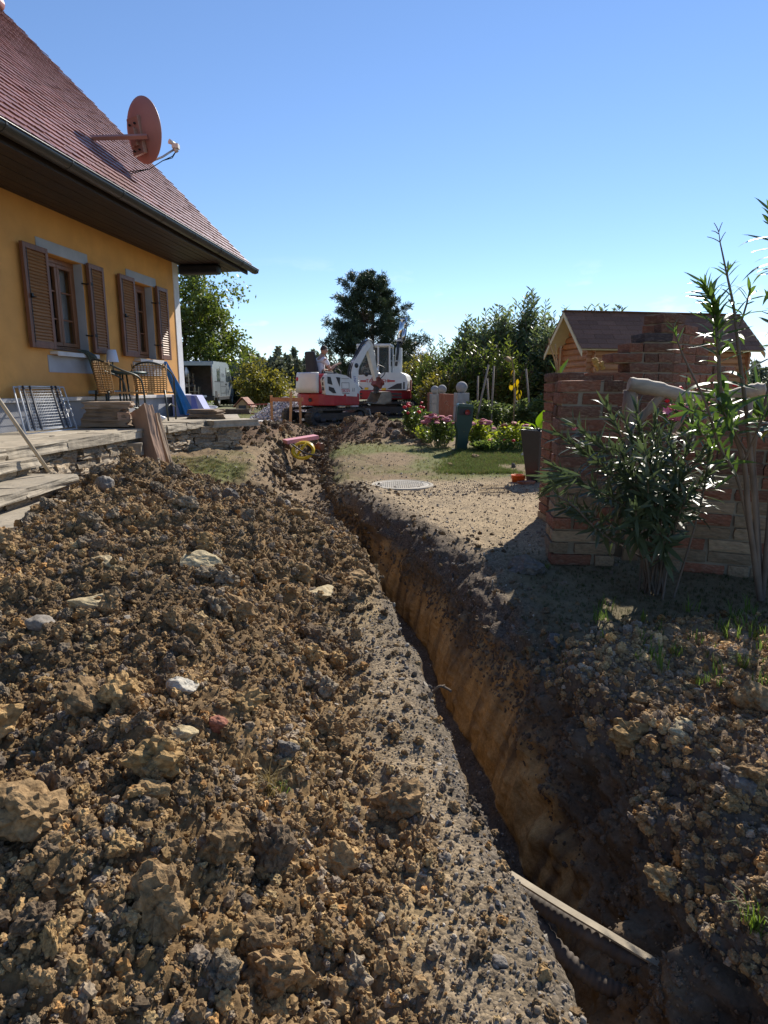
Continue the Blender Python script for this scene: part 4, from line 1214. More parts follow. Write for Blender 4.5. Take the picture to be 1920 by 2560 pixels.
M('bucket_steel', (.20, .185, .16), rough=.55, metal=.4, var=.25, bump=.2, stain=(.28, .21, .14), stain_scale=3, stain_amt=.6)
M('blade_grey', (.20, .20, .21), rough=.55, var=.2, bump=.15, stain=(.2, .15, .1), stain_scale=3)
M('cab_glass', (.10, .13, .13), rough=.04, var=0, bump=0, spec=.8, trans=.55, ior=1.3)
M('decal_red', (.45, .02, .03), rough=.4, var=.02, bump=0)
M('decal_blue', (.02, .05, .28), rough=.4, var=.02, bump=0)
M('decal_black', (.02, .02, .02), rough=.4, var=.02, bump=0)
M('sticker_yellow', (.75, .45, .02), rough=.5, var=.05, bump=0)
def track_loop(L_, h, w, n=34):
    """rubber track: closed loop in x,z with lugs"""
    r = h / 2; pts = []
    for t in np.linspace(-math.pi / 2, math.pi / 2, 9): pts.append((L_ / 2 - r + r * math.cos(t), r + r * math.sin(t)))
    for t in np.linspace(math.pi / 2, 3 * math.pi / 2, 9): pts.append((-L_ / 2 + r + r * math.cos(t), r + r * math.sin(t)))
    return pts
def undercarriage(t, L_, h, w, gauge, lean=0):
    for sgn in (-1, 1):
        y = sgn * gauge / 2
        pts = track_loop(L_, h, w)
        inner = [(x * .90, h / 2 + (z - h / 2) * .78) for x, z in pts]
        b = MB(); n = len(pts)
        vs = []
        for yy in (y - w / 2, y + w / 2):
            vs += [(p[0], yy, p[1]) for p in pts] + [(p[0], yy, p[1]) for p in inner]
        fs = []
        for i in range(n):
            j = (i + 1) % n
            fs += [(i, j, 2 * n + j, 2 * n + i), (n + i, n + j, 3 * n + j, 3 * n + i), (i, j, n + j, n + i), (2 * n + i, 2 * n + j, 3 * n + j, 3 * n + i)]
        b.add(vs, fs)
        per = []
        for i in range(n):
            a = Vector((pts[i][0], 0, pts[i][1])); c = Vector((pts[(i + 1) % n][0], 0, pts[(i + 1) % n][1])); m = max(1, int((c - a).length / .085))
            for k in range(m):
                q = a.lerp(c, (k + .5) / m); d = (c - a).normalized(); nn = Vector((d.z, 0, -d.x))
                b.box((q.x + nn.x * .012, y, q.z + nn.z * .012), (.035, w * .96, .035), (0, -math.atan2(d.z, d.x), 0))
        tr = b.build('track', MATS['rubber'], t)
        b = MB(); b.box((0, y, h / 2), (L_ * .72, w * .7, h * .42))
        b.build('track_frame', MATS['machine_dark'], tr)
        for k in range(4): MB().lathe([(1e-3, -w * .36), (h * .17, -w * .36), (h * .17, w * .36), (1e-3, w * .36)], 14, (-L_ * .27 + k * L_ * .18, y, h * .25), rot=(R(90), 0, 0)).build('roller', MATS['machine_dark'], tr)
        for sx in (-1, 1): MB().lathe([(1e-3, -w * .40), (h * .34, -w * .40), (h * .34, w * .40), (1e-3, w * .40)], 18, (sx * (L_ / 2 - h / 2), y, h / 2), rot=(R(90), 0, 0)).build('idler', MATS['machine_dark'], tr)
def arm_beam(p, w, th):
    """welded box beam along points p [(x,z)] with depth th at each point, width w -> MB in x,z plane"""
    b = MB(); n = len(p); vs = []
    for i, (x, z) in enumerate(p):
        a = Vector(p[max(i - 1, 0)]); c = Vector(p[min(i + 1, n - 1)]); d = (c - a).normalized(); nn = Vector((-d.y, d.x))
        for sy in (-1, 1):
            for s2 in (-1, 1): vs.append((x + nn.x * s2 * th[i] / 2, sy * w / 2, z + nn.y * s2 * th[i] / 2))
    fs = []
    for i in range(n - 1):
        q = i * 4
        fs += [(q, q + 1, q + 5, q + 4), (q + 2, q + 3, q + 7, q + 6), (q, q + 2, q + 6, q + 4), (q + 1, q + 3, q + 7, q + 5)]
    fs += [(0, 1, 3, 2), ((n - 1) * 4, (n - 1) * 4 + 1, (n - 1) * 4 + 3, (n - 1) * 4 + 2)]
    return b.add(vs, fs)
def hose(t, pts, r=.014, name='hose'):
    MB().tube(smooth_path([Vector(p) for p in pts], 5), r, 6).build(name, MATS['machine_dark'], t)
def cyl(t, a, b_, r, name='cylinder'):
    a, b_ = Vector(a), Vector(b_); m = a.lerp(b_, .58)
    o = MB().tube([a, m], r, 12).tube([m, m + (b_ - m).normalized() * .03], r * 1.15, 12).build(name, MATS['machine_white'], t)
    MB().tube([m, b_], r * .55, 10).build('rod', MATS['chrome'], o)

# --- small excavator with the operator: x forward, y left
GZE = .30
ex_c = P(812, 1040, 18.0)
EXL = Vector((ex_c.x, 18.0, .30))
ex = thing('small_excavator', 'small open red and white excavator with its boom lowered in front', 'excavator', tuple(EXL), R(40))
undercarriage(ex, 1.95, .42, .28, 1.22)
MB().lathe([(.30, .36), (.34, .40), (.34, .50), (1e-3, .50)], 20).box((0, 0, .30), (.7, .8, .16)).build('turntable', MATS['machine_dark'], ex)
def shell(prof_pts, y0, y1, name, mat, crown=0.0, bevel=.04):
    b = MB(); b.prism(prof_pts, 'y', y0, y1); return b.build(name, mat, ex, bevel=bevel, segs=3)
# red lower house: plan outline with a rounded tail
def plan_shell(outline, z0, z1, mat, name, par, bevel=.03, top_scale=1.0):
    b = MB(); n = len(outline)
    vs = [(x, y, z0) for x, y in outline] + [(x * top_scale, y * top_scale, z1) for x, y in outline]
    b.add(vs, [tuple(range(n))[::-1], tuple(range(n, 2 * n))] + [(i, (i + 1) % n, n + (i + 1) % n, n + i) for i in range(n)])
    return b.build(name, mat, par, bevel=bevel, segs=2)
tail = [(-.72 * math.cos(t) - .05, .72 * math.sin(t)) for t in np.linspace(-R(80), R(80), 15)]
low = [(.78, -.62)] + [(.2, -.74)] + tail + [(.2, .74), (.78, .62)]
plan_shell(low, .50, .83, MATS['machine_red'], 'lower_body', ex)
up = [(.10, -.70)] + [(x * 1.02 , y) for x, y in tail] + [(.10, .70)]
plan_shell(up, .83, 1.36, MATS['machine_red'], 'engine_hood_frame', ex, bevel=.06, top_scale=.95)
rear = [(-.765 * math.cos(t) - .05, .735 * math.sin(t)) for t in np.linspace(-R(48), R(52), 15)]
vs = []
for x, y in rear:
    for z, s in ((.85, 1.005), (1.0, 1.0), (1.2, .985), (1.36, .965), (1.40, .93)): vs.append((x * s, y * s, z))
b = MB(); b.add(vs, [(i * 5 + k, i * 5 + k + 1, (i + 1) * 5 + k + 1, (i + 1) * 5 + k) for i in range(len(rear) - 1) for k in range(4)], True)
o = b.build('rear_hood', MATS['machine_white'], ex); so = o.modifiers.new('th', 'SOLIDIFY'); so.thickness = .02
MB().lathe([(1e-3, 0), (.055, 0), (.06, -.01)], 16, (-.80, .16, 1.22), rot=(0, R(-90), 0)).build('badge', MATS['decal_red'], ex)
b = MB()
for k in range(3): b.box((-.44, -.665, .96 + k * .13), (.14, .05, .085), (0, 0, R(-24)))
b.build('rear_grille', MATS['machine_dark'], ex)
MB().lathe([(1e-3, 0), (.05, 0), (.055, .012)], 14, (-.70, -.33, .66), rot=(0, R(-90), R(25))).build('exhaust_port', MATS['machine_dark'], ex)
# white side cover on the right side: quarter round front
side = [(-.46, .80), (.60, .74), (.62, .90), (.55, 1.08), (.42, 1.22), (.22, 1.32), (-.05, 1.36), (-.40, 1.36), (-.50, 1.2)]
b = MB(); b.prism(side, 'y', -.735, -.30); b.build('side_cover', MATS['machine_white'], ex, bevel=.045, segs=3)
b = MB()
b.prism([(-.40, 1.10), (-.24, 1.06), (-.30, 1.27), (-.40, 1.28)], 'y', -.745, -.70); b.prism([(-.36, 1.02), (-.20, .98), (-.12, .84), (-.22, .84), (-.36, .92)], 'y', -.745, -.70)
b.prism([(-.12, 1.27), (.02, 1.26), (.0, 1.02)], 'y', -.745, -.70); b.build('side_vent', MATS['machine_dark'], ex)
b = MB(); b.box((.20, -.7365, 1.12), (.26, .004, .012)).box((.20, -.7365, .97), (.26, .004, .008)).box((.075, -.7365, 1.05), (.008, .004, .15)).box((.325, -.7365, 1.04), (.008, .004, .15)).box((.20, -.7365, 1.23), (.26, .004, .010))
for x in (.45, .50): b.box((x, -.7365, .93), (.012, .004, .10), (0, R(8), 0))
b.build('panel_line', MATS['decal_black'], ex)
text('lettering', 'TB225', .115, MATS['decal_red'], ex, (.20, -.742, .905), (R(90), 0, 0), .002)
text('lettering', 'T-Maschinen', .05, MATS['decal_black'], ex, (.20, -.742, .835), (R(90), 0, 0), .001)
# floor, seat, console
MB().box((.42, .15, .86), (.75, .9, .06)).build('floor_plate', MATS['machine_dark'], ex)
b = MB(); b.box((-.10, .12, 1.20), (.46, .50, .12)); st = b.build('seat', MATS['machine_dark'], ex, bevel=.04, segs=3)
b = MB(); b.box((-.34, .12, 1.62), (.12, .56, .72), (0, R(-8), 0), taper=(.8, .78)); b.build('seat_back', M('seat_cloth', (.035, .036, .045), rough=.85, var=.1, bump=.3), ex, bevel=.05, segs=3)
MB().box((.12, -.16, 1.30), (.34, .12, .14)).box((.12, .42, 1.30), (.34, .12, .14)).build('console', MATS['machine_dark'], ex, bevel=.02)
for y in (-.16, .42): MB().tube([(.22, y, 1.36), (.27, y, 1.54)], .016, 6).ball((.275, y, 1.57), .036, 10, 8).build('joystick', MATS['machine_dark'], ex)
MB().tube([(.5, -.1, .9), (.5, -.1, 1.45), (.46, .0, 1.52), (.46, .3, 1.52), (.5, .4, 1.45), (.5, .4, .9)], .02, 6).build('guard_rail', MATS['machine_dark'], ex)
# swing post, boom, arm
B0 = Vector((.98, -.12, .62))
MB().box((.88, -.12, .62), (.30, .26, .42)).lathe([(.10, -.26), (.10, .26)], 14, (.98, -.12, .62)).build('swing_post', MATS['machine_white'], ex, bevel=.02)
MB().box((.80, -.40, .92), (.25, .10, .30), (0, R(40), 0)).box((.64, -.40, 1.02), (.30, .10, .07), (0, R(-12), 0)).build('boom_guard', MATS['machine_white'], ex, bevel=.02)
BZ, BX = .70, .78
bm_ = [(0, 0), (-.04, .5), (-.06, 1.12), (.05, 1.5), (.42, 2.05), (.66, 2.32)]
bm_ = [(x * BX, z * BZ) for x, z in bm_]
b = arm_beam(bm_, .17, [.18, .21, .25, .24, .20, .16]); b.v = [(x + .98, y - .12, z + .62) for x, y, z in b.v]; b.build('boom', MATS['machine_white'], ex, bevel=.015)
arm_ = [(x * BX, z * BZ) for x, z in [(.56, 2.42), (.66, 2.28), (.86, 1.55), (1.05, .80)]]
b = arm_beam(arm_, .15, [.16, .23, .18, .11]); b.v = [(x + .98, y - .12, z + .62) for x, y, z in b.v]; b.build('arm', M('arm_cream', (.55, .52, .45), rough=.4, var=.08, bump=.03), ex, bevel=.015)
off = lambda x, y, z: (x * BX + .98, y - .12, z * BZ + .62)
cyl(ex, off(-.13, 0, 1.25), off(.60, 0, 2.50), .05, 'arm_cylinder')
cyl(ex, off(.18, .0, .05), off(.10, .0, 1.30), .05, 'boom_cylinder')
cyl(ex, off(.90, .0, 2.05), off(1.16, 0, 1.02), .038, 'bucket_cylinder')
for k, y in enumerate((-.05, .02, .07)):
    hose(ex, [off(-.16, y, .6), off(-.22, y, 1.2), off(.10, y, 1.86), off(.48, y, 2.40), off(.80, y, 2.44), off(.98, y, 1.9), off(1.02, y, 1.3)], .016)
hose(ex, [off(1.0, -.06, 1.5), off(1.35, -.10, 1.35), off(1.36, -.10, 1.1), off(1.2, -.06, .9)], .014)
text('lettering', 'GEDRONT', .115, MATS['decal_blue'], ex, off(-.045, -.093, .62), (R(90), R(-93), 0), .002)
MB().lathe([(1e-3, 0), (.07, 0), (.07, -.004), (1e-3, -.004)], 16, off(.02, -.088, 1.42), rot=(R(90), 0, 0)).build('badge', MATS['decal_black'], ex)
# coupler (red) and ditching bucket
b = MB(); c = off(1.12, 0, .72)
b.box((c[0], c[1], c[2]), (.26, .24, .26), (0, R(30), 0)); b.lathe([(.06, -.15), (.06, .15)], 12, (c[0] - .06, c[1], c[2] + .12), rot=(R(90), 0, 0)); b.lathe([(.05, -.15), (.05, .15)], 12, (c[0] + .09, c[1], c[2] - .02), rot=(R(90), 0, 0))
b.build('coupler', MATS['rust_red'], ex, bevel=.012)
MB().ball((c[0], c[1], c[2] + .24), .10, 12, 8, (1, 1, .7)).build('swivel', MATS['steel_grey'], ex)
MB().lathe([(.10, -.20), (.08, -.12), (.11, -.10), (.08, -.04), (.10, 0)], 14, (c[0] - .05, c[1], c[2] - .10)).build('tilt_joint', MATS['machine_dark'], ex)
bc = Vector((c[0] + .02, c[1], c[2] - .42))
q = Matrix.Rotation(R(-26), 3, 'Z')       # bucket swivelled square to the lens side
prof = [(-.06, .16), (.20, .17), (.26, .05), (.22, -.12), (.02, -.20), (-.22, -.18), (-.23, -.165), (.0, -.175), (.19, -.10), (.225, .05), (.185, .145), (-.06, .14)]
b = MB(); b.prism([(u, v) for u, v in prof], 'y', -.72, .72)
for y in (-.72, .71): b.prism([(-.06, .16), (.20, .17), (.26, .05), (.22, -.12), (.02, -.20), (-.22, -.18)], 'y', y, y + .012)
b.v = [tuple(q @ Vector(v) + bc) for v in b.v]; b.build('bucket', MATS['bucket_steel'], ex, bevel=.006, segs=1)
b = MB(); b.box((0, 0, .0), (.03, 1.2, .0295)); b.box((1.16, 0, .22), (.05, 1.3, .34), (0, R(-14), 0)); b.box((.9, .35, .24), (.6, .08, .08)); b.box((.9, -.35, .24), (.6, .08, .08)); b.v = b.v[8:]; b.f = [tuple(i - 8 for i in f) for f in b.f[6:]]; b.sm = b.sm[6:]; b.mi = b.mi[6:]
b.build('dozer_blade', MATS['blade_grey'], ex, bevel=.01)

# --- large excavator with cab: x forward (to the photo's left)
GXL = Vector((P(965, 1050, 22.5).x, 22.5, .28))
bx = thing('large_excavator', 'big red and white excavator with closed cab and raised boom', 'excavator', tuple(GXL), R(180 - 8))
bx.scale = (.84, .84, .84); MAT[bx.name] = MAT[bx.name] @ Matrix.Scale(.84, 4)
undercarriage(bx, 2.7, .62, .42, 1.75)
MB().lathe([(.5, .55), (.5, .72), (1e-3, .72)], 20).box((0, 0, .45), (1.1, 1.3, .25)).build('turntable', MATS['machine_dark'], bx)
# our side of the machine is +y (its left)
tail2 = [(-1.02 * math.cos(t) - .05, 1.02 * math.sin(t)) for t in np.linspace(-R(70), R(70), 13)]
plan_shell([(1.05, -1.0), (-.2, -1.04)] + tail2 + [(-.2, 1.04), (1.05, 1.0)], .72, 1.10, MATS['machine_red'], 'lower_body', bx, bevel=.05)
sidep = [(-.98, 1.10), (1.02, 1.10), (1.02, 1.62), (.30, 1.66), (-.05, 1.80), (-.72, 1.80), (-.92, 1.70), (-1.02, 1.45)]
b = MB(); b.prism(sidep, 'y', -.98, 1.02); b.build('upper_body', MATS['machine_white'], bx, bevel=.07, segs=3)
b = MB()
b.prism([(-.18, 1.14), (-.78, 1.14), (-.78, 1.38), (-.60, 1.36)], 'y', 1.02, 1.04); b.prism([(-.84, 1.14), (-.90, 1.14), (-.90, 1.42), (-.84, 1.42)], 'y', 1.02, 1.04); b.prism([(.78, 1.14), (.98, 1.30), (.98, 1.14)], 'y', 1.02, 1.04); b.build('side_vent', MATS['machine_dark'], bx)
b = MB()
for z in (.82, .95): b.box((-.55, 1.03, z), (.46, .02, .075))
for z in (.82, .95): b.box((.92, 1.02, z), (.16, .02, .06))
b.build('grille', MATS['machine_dark'], bx)
text('lettering', 'TAKEUCHI', .20, MATS['decal_red'], bx, (.20, 1.035, 1.46), (R(90), 0, R(180)), .003, sx=1.0)
MB().box((-.36, 1.036, 1.46), (.28, .004, .06)).box((.79, 1.036, 1.46), (.24, .004, .06)).build('stripe', MATS['decal_red'], bx)
MB().box((.66, 1.036, 1.16), (.16, .004, .09)).box((-.05, 1.036, 1.14), (.18, .004, .09)).build('sticker', MATS['sticker_yellow'], bx)
MB().lathe([(1e-3, 0), (.08, 0)], 14, (.66, 1.036, 1.72), rot=(R(-90), 0, 0)).ball((.66, 1.03, 1.72), .07, 10, 8, (1, .5, 1)).build('fuel_cap', MATS['machine_dark'], bx)
# cab
CX0, CX1, CY0, CY1, CZ0, CZ1 = -.28, 1.02, -.05, .98, 1.62, 2.86
b = MB(); pw = .075
for x, y in ((CX0, CY0), (CX0, CY1), (CX1, CY0), (CX1, CY1), (.18, CY1)): b.box((x, y, (CZ0 + CZ1) / 2), (pw, pw * .9, CZ1 - CZ0))
b.box(((CX0 + CX1) / 2, CY1, CZ0 + .02), (CX1 - CX0 - pw, pw * .8, .12)).box(((CX0 + CX1) / 2, CY0, CZ0 + .02), (CX1 - CX0 - pw, pw * .8, .12))
b.box(((CX0 + CX1) / 2, (CY0 + CY1) / 2, CZ1 + .01), (CX1 - CX0 + .10, CY1 - CY0 + .10, .10))
cab = b.build('cab', MATS['machine_white'], bx, bevel=.03, segs=3)
g = MB(); g.box(((.18 + CX1) / 2, CY1 + .005, 2.24), (CX1 - .18 - pw + .004, .012, 1.06)); g.build('window', MATS['cab_glass'], cab)
g = MB(); g.box(((.18 + CX0) / 2, CY1 + .005, 2.24), (.18 - CX0 - pw + .004, .012, 1.06)); g.build('window', MATS['cab_glass'], cab)
g = MB(); g.box((CX0, (CY0 + CY1) / 2, 2.26), (.012, CY1 - CY0 - .06, 1.0)); g.build('window', MATS['cab_glass'], cab)
g = MB(); g.box((CX1, (CY0 + CY1) / 2, 2.24), (.012, CY1 - CY0 - .06, 1.06)); g.build('window', MATS['cab_glass'], cab)
g = MB()
for x0, x1 in ((CX0 + .05, .13), (.23, CX1 - .05)):
    for z in (1.73, 2.76): g.box(((x0 + x1) / 2, CY1 + .014, z), (x1 - x0, .006, .045))
    for x in (x0, x1): g.box((x, CY1 + .014, 2.245), (.04, .006, 1.0))
g.build('window_seal', MATS['decal_black'], cab)
g = MB(); g.box((.15, .46, 1.95), (.5, .5, .14)).box((-.12, .46, 2.30), (.12, .48, .7), (0, R(-8), 0)); g.build('cab_seat', M('cab_seat_cloth', (.09, .085, .08), rough=.85), cab, bevel=.04)
MB().tube([(.62, .75, 1.8), (.58, .72, 2.15), (.56, .70, 2.3)], .03, 8).build('lever', M('lever_beige', (.45, .40, .33), rough=.6), cab)
# raised boom beside the cab
cx = -.42
bo = [(cx + .0, 1.2), (cx - .02, 2.0), (cx - .06, 2.85)]
b = arm_beam(bo, .20, [.32, .34, .26]); b.v = [(x, y - .55, z) for x, y, z in b.v]; b.build('boom', MATS['machine_white'], bx, bevel=.02)
b = MB()
for y in (-.45, -.55, -.65): b.tube([(cx + .05, y + .1, 2.1), (cx - .02, y + .1, 2.6), (cx - .05, y + .1, 3.15)], .05, 8)
b.build('hose_bundle', MATS['machine_dark'], bx)
MB().tube([(cx - .05, -.42, 3.10), (cx - .22, -.42, 3.98)], .085, 14).tube([(cx - .215, -.42, 3.94), (cx - .225, -.42, 4.02)], .11, 14).build('arm_cylinder', MATS['chrome'], bx)
MB().tube([(cx - .15, -.62, 3.0), (cx - .27, -.62, 3.6)], .09, 12).tube([(cx - .27, -.62, 3.6), (cx - .36, -.62, 4.1)], .045, 10).build('bucket_cylinder', MATS['chrome'], bx)
MB().box((cx - .07, -.5, 3.14), (.24, .4, .07)).box((cx + .0, -.5, 2.3), (.16, .44, .05)).build('cylinder_clamp', MATS['steel_grey'], bx)
for k in range(3): hose(bx, [(cx - .12, -.3 - .1 * k, 2.9), (cx - .34, -.3 - .1 * k, 3.3), (cx - .38, -.3 - .1 * k, 3.8), (cx - .26, -.3 - .1 * k, 4.1)], .014)
MB().box((-1.10, .5, 1.30), (.05, .35, .42)).build('mirror_board', MATS['rust_red'], bx, bevel=.01)

# --- operator
skin = M('skin', (.42, .235, .165), rough=.6, var=.06, bump=.1, bscale=60)
def skin_body(name, verts, edges, radii, root, mat, parent, sub=2):
    me = bpy.data.meshes.new(name); me.from_pydata(verts, edges, []); me.materials.append(mat)
    o = link(name, me, parent)
    sk = o.modifiers.new('skin', 'SKIN'); sk.use_smooth_shade = True
    lay_ = me.skin_vertices[0].data if me.skin_vertices else None
    if lay_ is None:
        bm = bmesh.new(); bm.from_mesh(me); bm.verts.layers.skin.verify(); bm.to_mesh(me); bm.free(); lay_ = me.skin_vertices[0].data
    for i, r in enumerate(radii): lay_[i].radius = (r, r) if not isinstance(r, tuple) else r
    for i in range(len(radii)): lay_[i].use_root = (i == root)
    sb = o.modifiers.new('sub', 'SUBSURF'); sb.levels = sub; sb.render_levels = sub
    return o
pp = thing('person', 'short haired man in white shirt and dark trousers sitting at the small excavator', 'person', tuple(wmat(ex) @ Vector((0, .10, 1.27))), R(40))
# local frame: x forward, y left, z up from the seat surface
V_ = [(-.04, 0, .06), (-.06, 0, .22), (-.05, 0, .40), (-.01, 0, .52), (.035, -.01, .60), (.05, -.012, .64),     # 0-5 pelvis..neck
      (-.01, .19, .46), (.10, .27, .24), (.30, .22, .20), (.37, .21, .21),                                          # 6-9 left arm
      (-.01, -.19, .46), (.08, -.27, .22), (.28, -.25, .32), (.345, -.245, .36),                                    # 10-13 right arm
      (.02, .10, .06), (.42, .13, .08), (.50, .13, -.30), (.48, .13, -.46), (.60, .13, -.50),                       # 14-18 left leg
      (.02, -.10, .06), (.42, -.13, .08), (.50, -.13, -.30), (.48, -.13, -.46), (.60, -.13, -.50)]
E_ = [(0, 1), (1, 2), (2, 3), (3, 4), (4, 5), (3, 6), (6, 7), (7, 8), (8, 9), (3, 10), (10, 11), (11, 12), (12, 13), (0, 14), (14, 15), (15, 16), (16, 17), (17, 18), (0, 19), (19, 20), (20, 21), (21, 22), (22, 23)]
R_ = [(.15, .12), (.14, .11), (.155, .12), (.12, .10), .058, .056, .075, .055, .042, .032, .075, .055, .042, .032, .10, .075, .055, .045, .045, .10, .075, .055, .045, .045]
skin_body('body', V_, E_, R_, 0, skin, pp)
shirt = M('white_shirt', (.72, .71, .76), rough=.9, var=.05, bump=.2, bscale=20)
skin_body('shirt', [V_[0], V_[1], V_[2], V_[3], (.01, -.003, .55), V_[6], (.06, .24, .32), V_[10], (.05, -.245, .31)], [(0, 1), (1, 2), (2, 3), (3, 4), (3, 5), (5, 6), (3, 7), (7, 8)], [(.165, .135), (.155, .128), (.17, .138), (.135, .118), .075, .09, .075, .09, .075], 0, shirt, pp)
skin_body('trousers', [V_[0], V_[14], V_[15], V_[16], V_[17], V_[19], V_[20], V_[21], V_[22]], [(0, 1), (1, 2), (2, 3), (3, 4), (0, 5), (5, 6), (6, 7), (7, 8)], [(.165, .13), .115, .09, .07, .06, .115, .09, .07, .06], 0, M('dark_trousers', (.05, .055, .07), rough=.9, var=.1, bump=.2), pp)
for y in (.13, -.13): MB().box((.55, y, -.50), (.27, .10, .09)).build('shoe', MATS['machine_dark'], pp, bevel=.03)
# head turned to the right of the machine
hm = Matrix.Translation((.075, -.012, .745)) @ Matrix.Rotation(R(-30), 4, 'Z') @ Matrix.Rotation(R(8), 4, 'Y')
hd = MB(); hd.ball((0, 0, 0), .1, 20, 14, (.98, .80, 1.18))
V2 = []
for x, y, z in hd.v:
    if z < -.02: x *= 1 - .6 * (-z - .02) * (1 if x < 0 else .2); y *= 1 - 1.9 * (-z - .02)
    if x > .07 and abs(y) < .03 and -.05 < z < .01: x += .012
    V2.append((x, y, z))
hd.v = V2
hd.prism([(-.013, -.035), (.013, -.035), (.004, .02), (-.004, .02)], 'x', .085, .115)
for y in (-.081, .081): hd.ball((-.005, y, -.005), .03, 8, 6, (.6, .35, 1))
hd.v = [tuple(hm @ Vector(v)) for v in hd.v]; hd.build('head', skin, pp)
fe = MB()
for y in (-.032, .032): fe.ball((.090, y, .008), .011, 8, 6, (.5, 1, .7))
fe.v = [tuple(hm @ Vector(v)) for v in fe.v]; fe.build('eye', MATS['decal_black'], pp)
mo = MB(); mo.box((.094, 0, -.062), (.01, .045, .010)); mo.v = [tuple(hm @ Vector(v)) for v in mo.v]; mo.build('mouth', M('lips', (.30, .12, .10), rough=.6, bump=0), pp)
hr = MB(); hr.ball((-.008, 0, .022), .105, 20, 12, (.98, .83, 1.1))
keep = [(x, y, z) for x, y, z in hr.v]
hr.f = [f for f in hr.f if not any(keep[i][2] < (.035 if keep[i][0] > .03 else -.03) for i in f)]; hr.sm = hr.sm[:len(hr.f)]; hr.mi = hr.mi[:len(hr.f)]
hr.v = [tuple(hm @ Vector(v)) for v in keep]; hr.build('hair', M('dark_hair', (.035, .022, .016), rough=.7, var=.3, bump=.5, bscale=120), pp)
def hand(o_, yaw, pitch, s):
    m = Matrix.Translation(o_) @ Matrix.Rotation(yaw, 4, 'Z') @ Matrix.Rotation(pitch, 4, 'Y')
    v = [(0, 0, 0), (.045, 0, 0), (.085, 0, 0)]; e = [(0, 1), (1, 2)]; r = [.024, (.036, .018), (.038, .015)]
    for k, (y, ln) in enumerate(((-.03, .060), (-.010, .072), (.011, .068), (.030, .052))):
        i = len(v); v += [(.085, y, 0), (.085 + ln * .5, y * 1.1, -.008), (.085 + ln * .85, y * 1.12, -.026), (.085 + ln, y * 1.1, -.046)]; r += [.010, .009, .0085, .007]; e += [(2, i), (i, i + 1), (i + 1, i + 2), (i + 2, i + 3)]
    i = len(v); v += [(.035, -.035 * s, -.004), (.06, -.058 * s, -.012), (.085, -.066 * s, -.02)]; r += [.012, .010, .008]; e += [(1, i), (i, i + 1), (i + 1, i + 2)]
    v = [tuple(m @ Vector(p)) for p in v]
    skin_body('hand', v, e, r, 0, skin, pp, 1)
hand(V_[9], R(-5), R(10), -1); hand(V_[13], R(10), R(-25), 1)

# --- van with open rear doors: x forward (away), y left
VC = P(530, 1012, 33.0)
van = thing('van', 'silver delivery van with its rear doors open and shelves of tools inside', 'van', (VC.x - .85, 33.0, .32), R(92))
M('van_silver', (.25, .275, .285), rough=.32, metal=.25, var=.03, bump=.02, spec=.6)
M('van_black', (.022, .022, .025), rough=.6, var=.1, bump=.1)
M('tail_red', (.45, .012, .02), rough=.2, var=.05, bump=0, spec=.7)
M('plate_white', (.75, .76, .78), rough=.4, var=.02, bump=0)
M('shelf_wood', (.48, .38, .24), rough=.7, var=.1, bump=.1)
VL, VW, VH = 5.4, 2.0, 2.30
def van_sec(x):     # half width & roof height & nose shape along x
    return 0
b = MB()
outline = [(0, .45), (0, 2.05), (.10, 2.30), (3.2, 2.34), (3.75, 2.22), (4.55, 1.38), (5.25, 1.16), (5.42, .90), (5.42, .42)]
for y0, y1 in ((VW / 2 - .05, VW / 2), (-VW / 2, -VW / 2 + .05)): b.prism(outline, 'y', y0, y1)
for (x0, z0), (x1, z1) in zip(outline[2:-1], outline[3:]):
    d = Vector((x1 - x0, z1 - z0)); nn = Vector((d.y, -d.x)).normalized() * .04
    b.prism([(x0, z0), (x1, z1), (x1 + nn.x, z1 + nn.y), (x0 + nn.x, z0 + nn.y)], 'y', -VW / 2 + .05, VW / 2 - .05)
b.box((.05, 0, 2.17), (.10, VW - .1, .20)); b.box((2.7, 0, .48), (5.3, VW - .1, .06))
b.build('body', MATS['van_silver'], van, bevel=.03, segs=2)
MB().box((.06, -.15, 2.19), (.11, .5, .05)).build('brake_light', MATS['van_black'], van)
MB().box((2.95, 0, 1.35), (.05, VW - .12, 1.7)).build('bulkhead', M('bulkhead_grey', (.22, .22, .22), rough=.7), van)
b = MB(); b.box((-.10, 0, .42), (.22, VW + .02, .26)); b.build('bumper', MATS['van_black'], van, bevel=.04)
b = MB(); b.box((2.6, -VW / 2 - .005, .40), (3.4, .05, .18)); b.box((.35, -VW / 2 - .004, .62), (.55, .03, .36)); b.build('sill_trim', MATS['van_black'], van, bevel=.01)
for y in (-1, 1):
    tlamp = MB().box((.035, y * (VW / 2 - .06), 1.22), (.10, .15, .66)).build('tail_light', MATS['tail_red'], van, bevel=.03)
    MB().box((-.02, y * (VW / 2 - .06), 1.10), (.02, .10, .22)).build('reverse_lamp', MATS['plate_white'], tlamp, bevel=.01)
MB().box((-.22, -.45, .52), (.01, .40, .10)).build('number_plate', MATS['plate_white'], van)
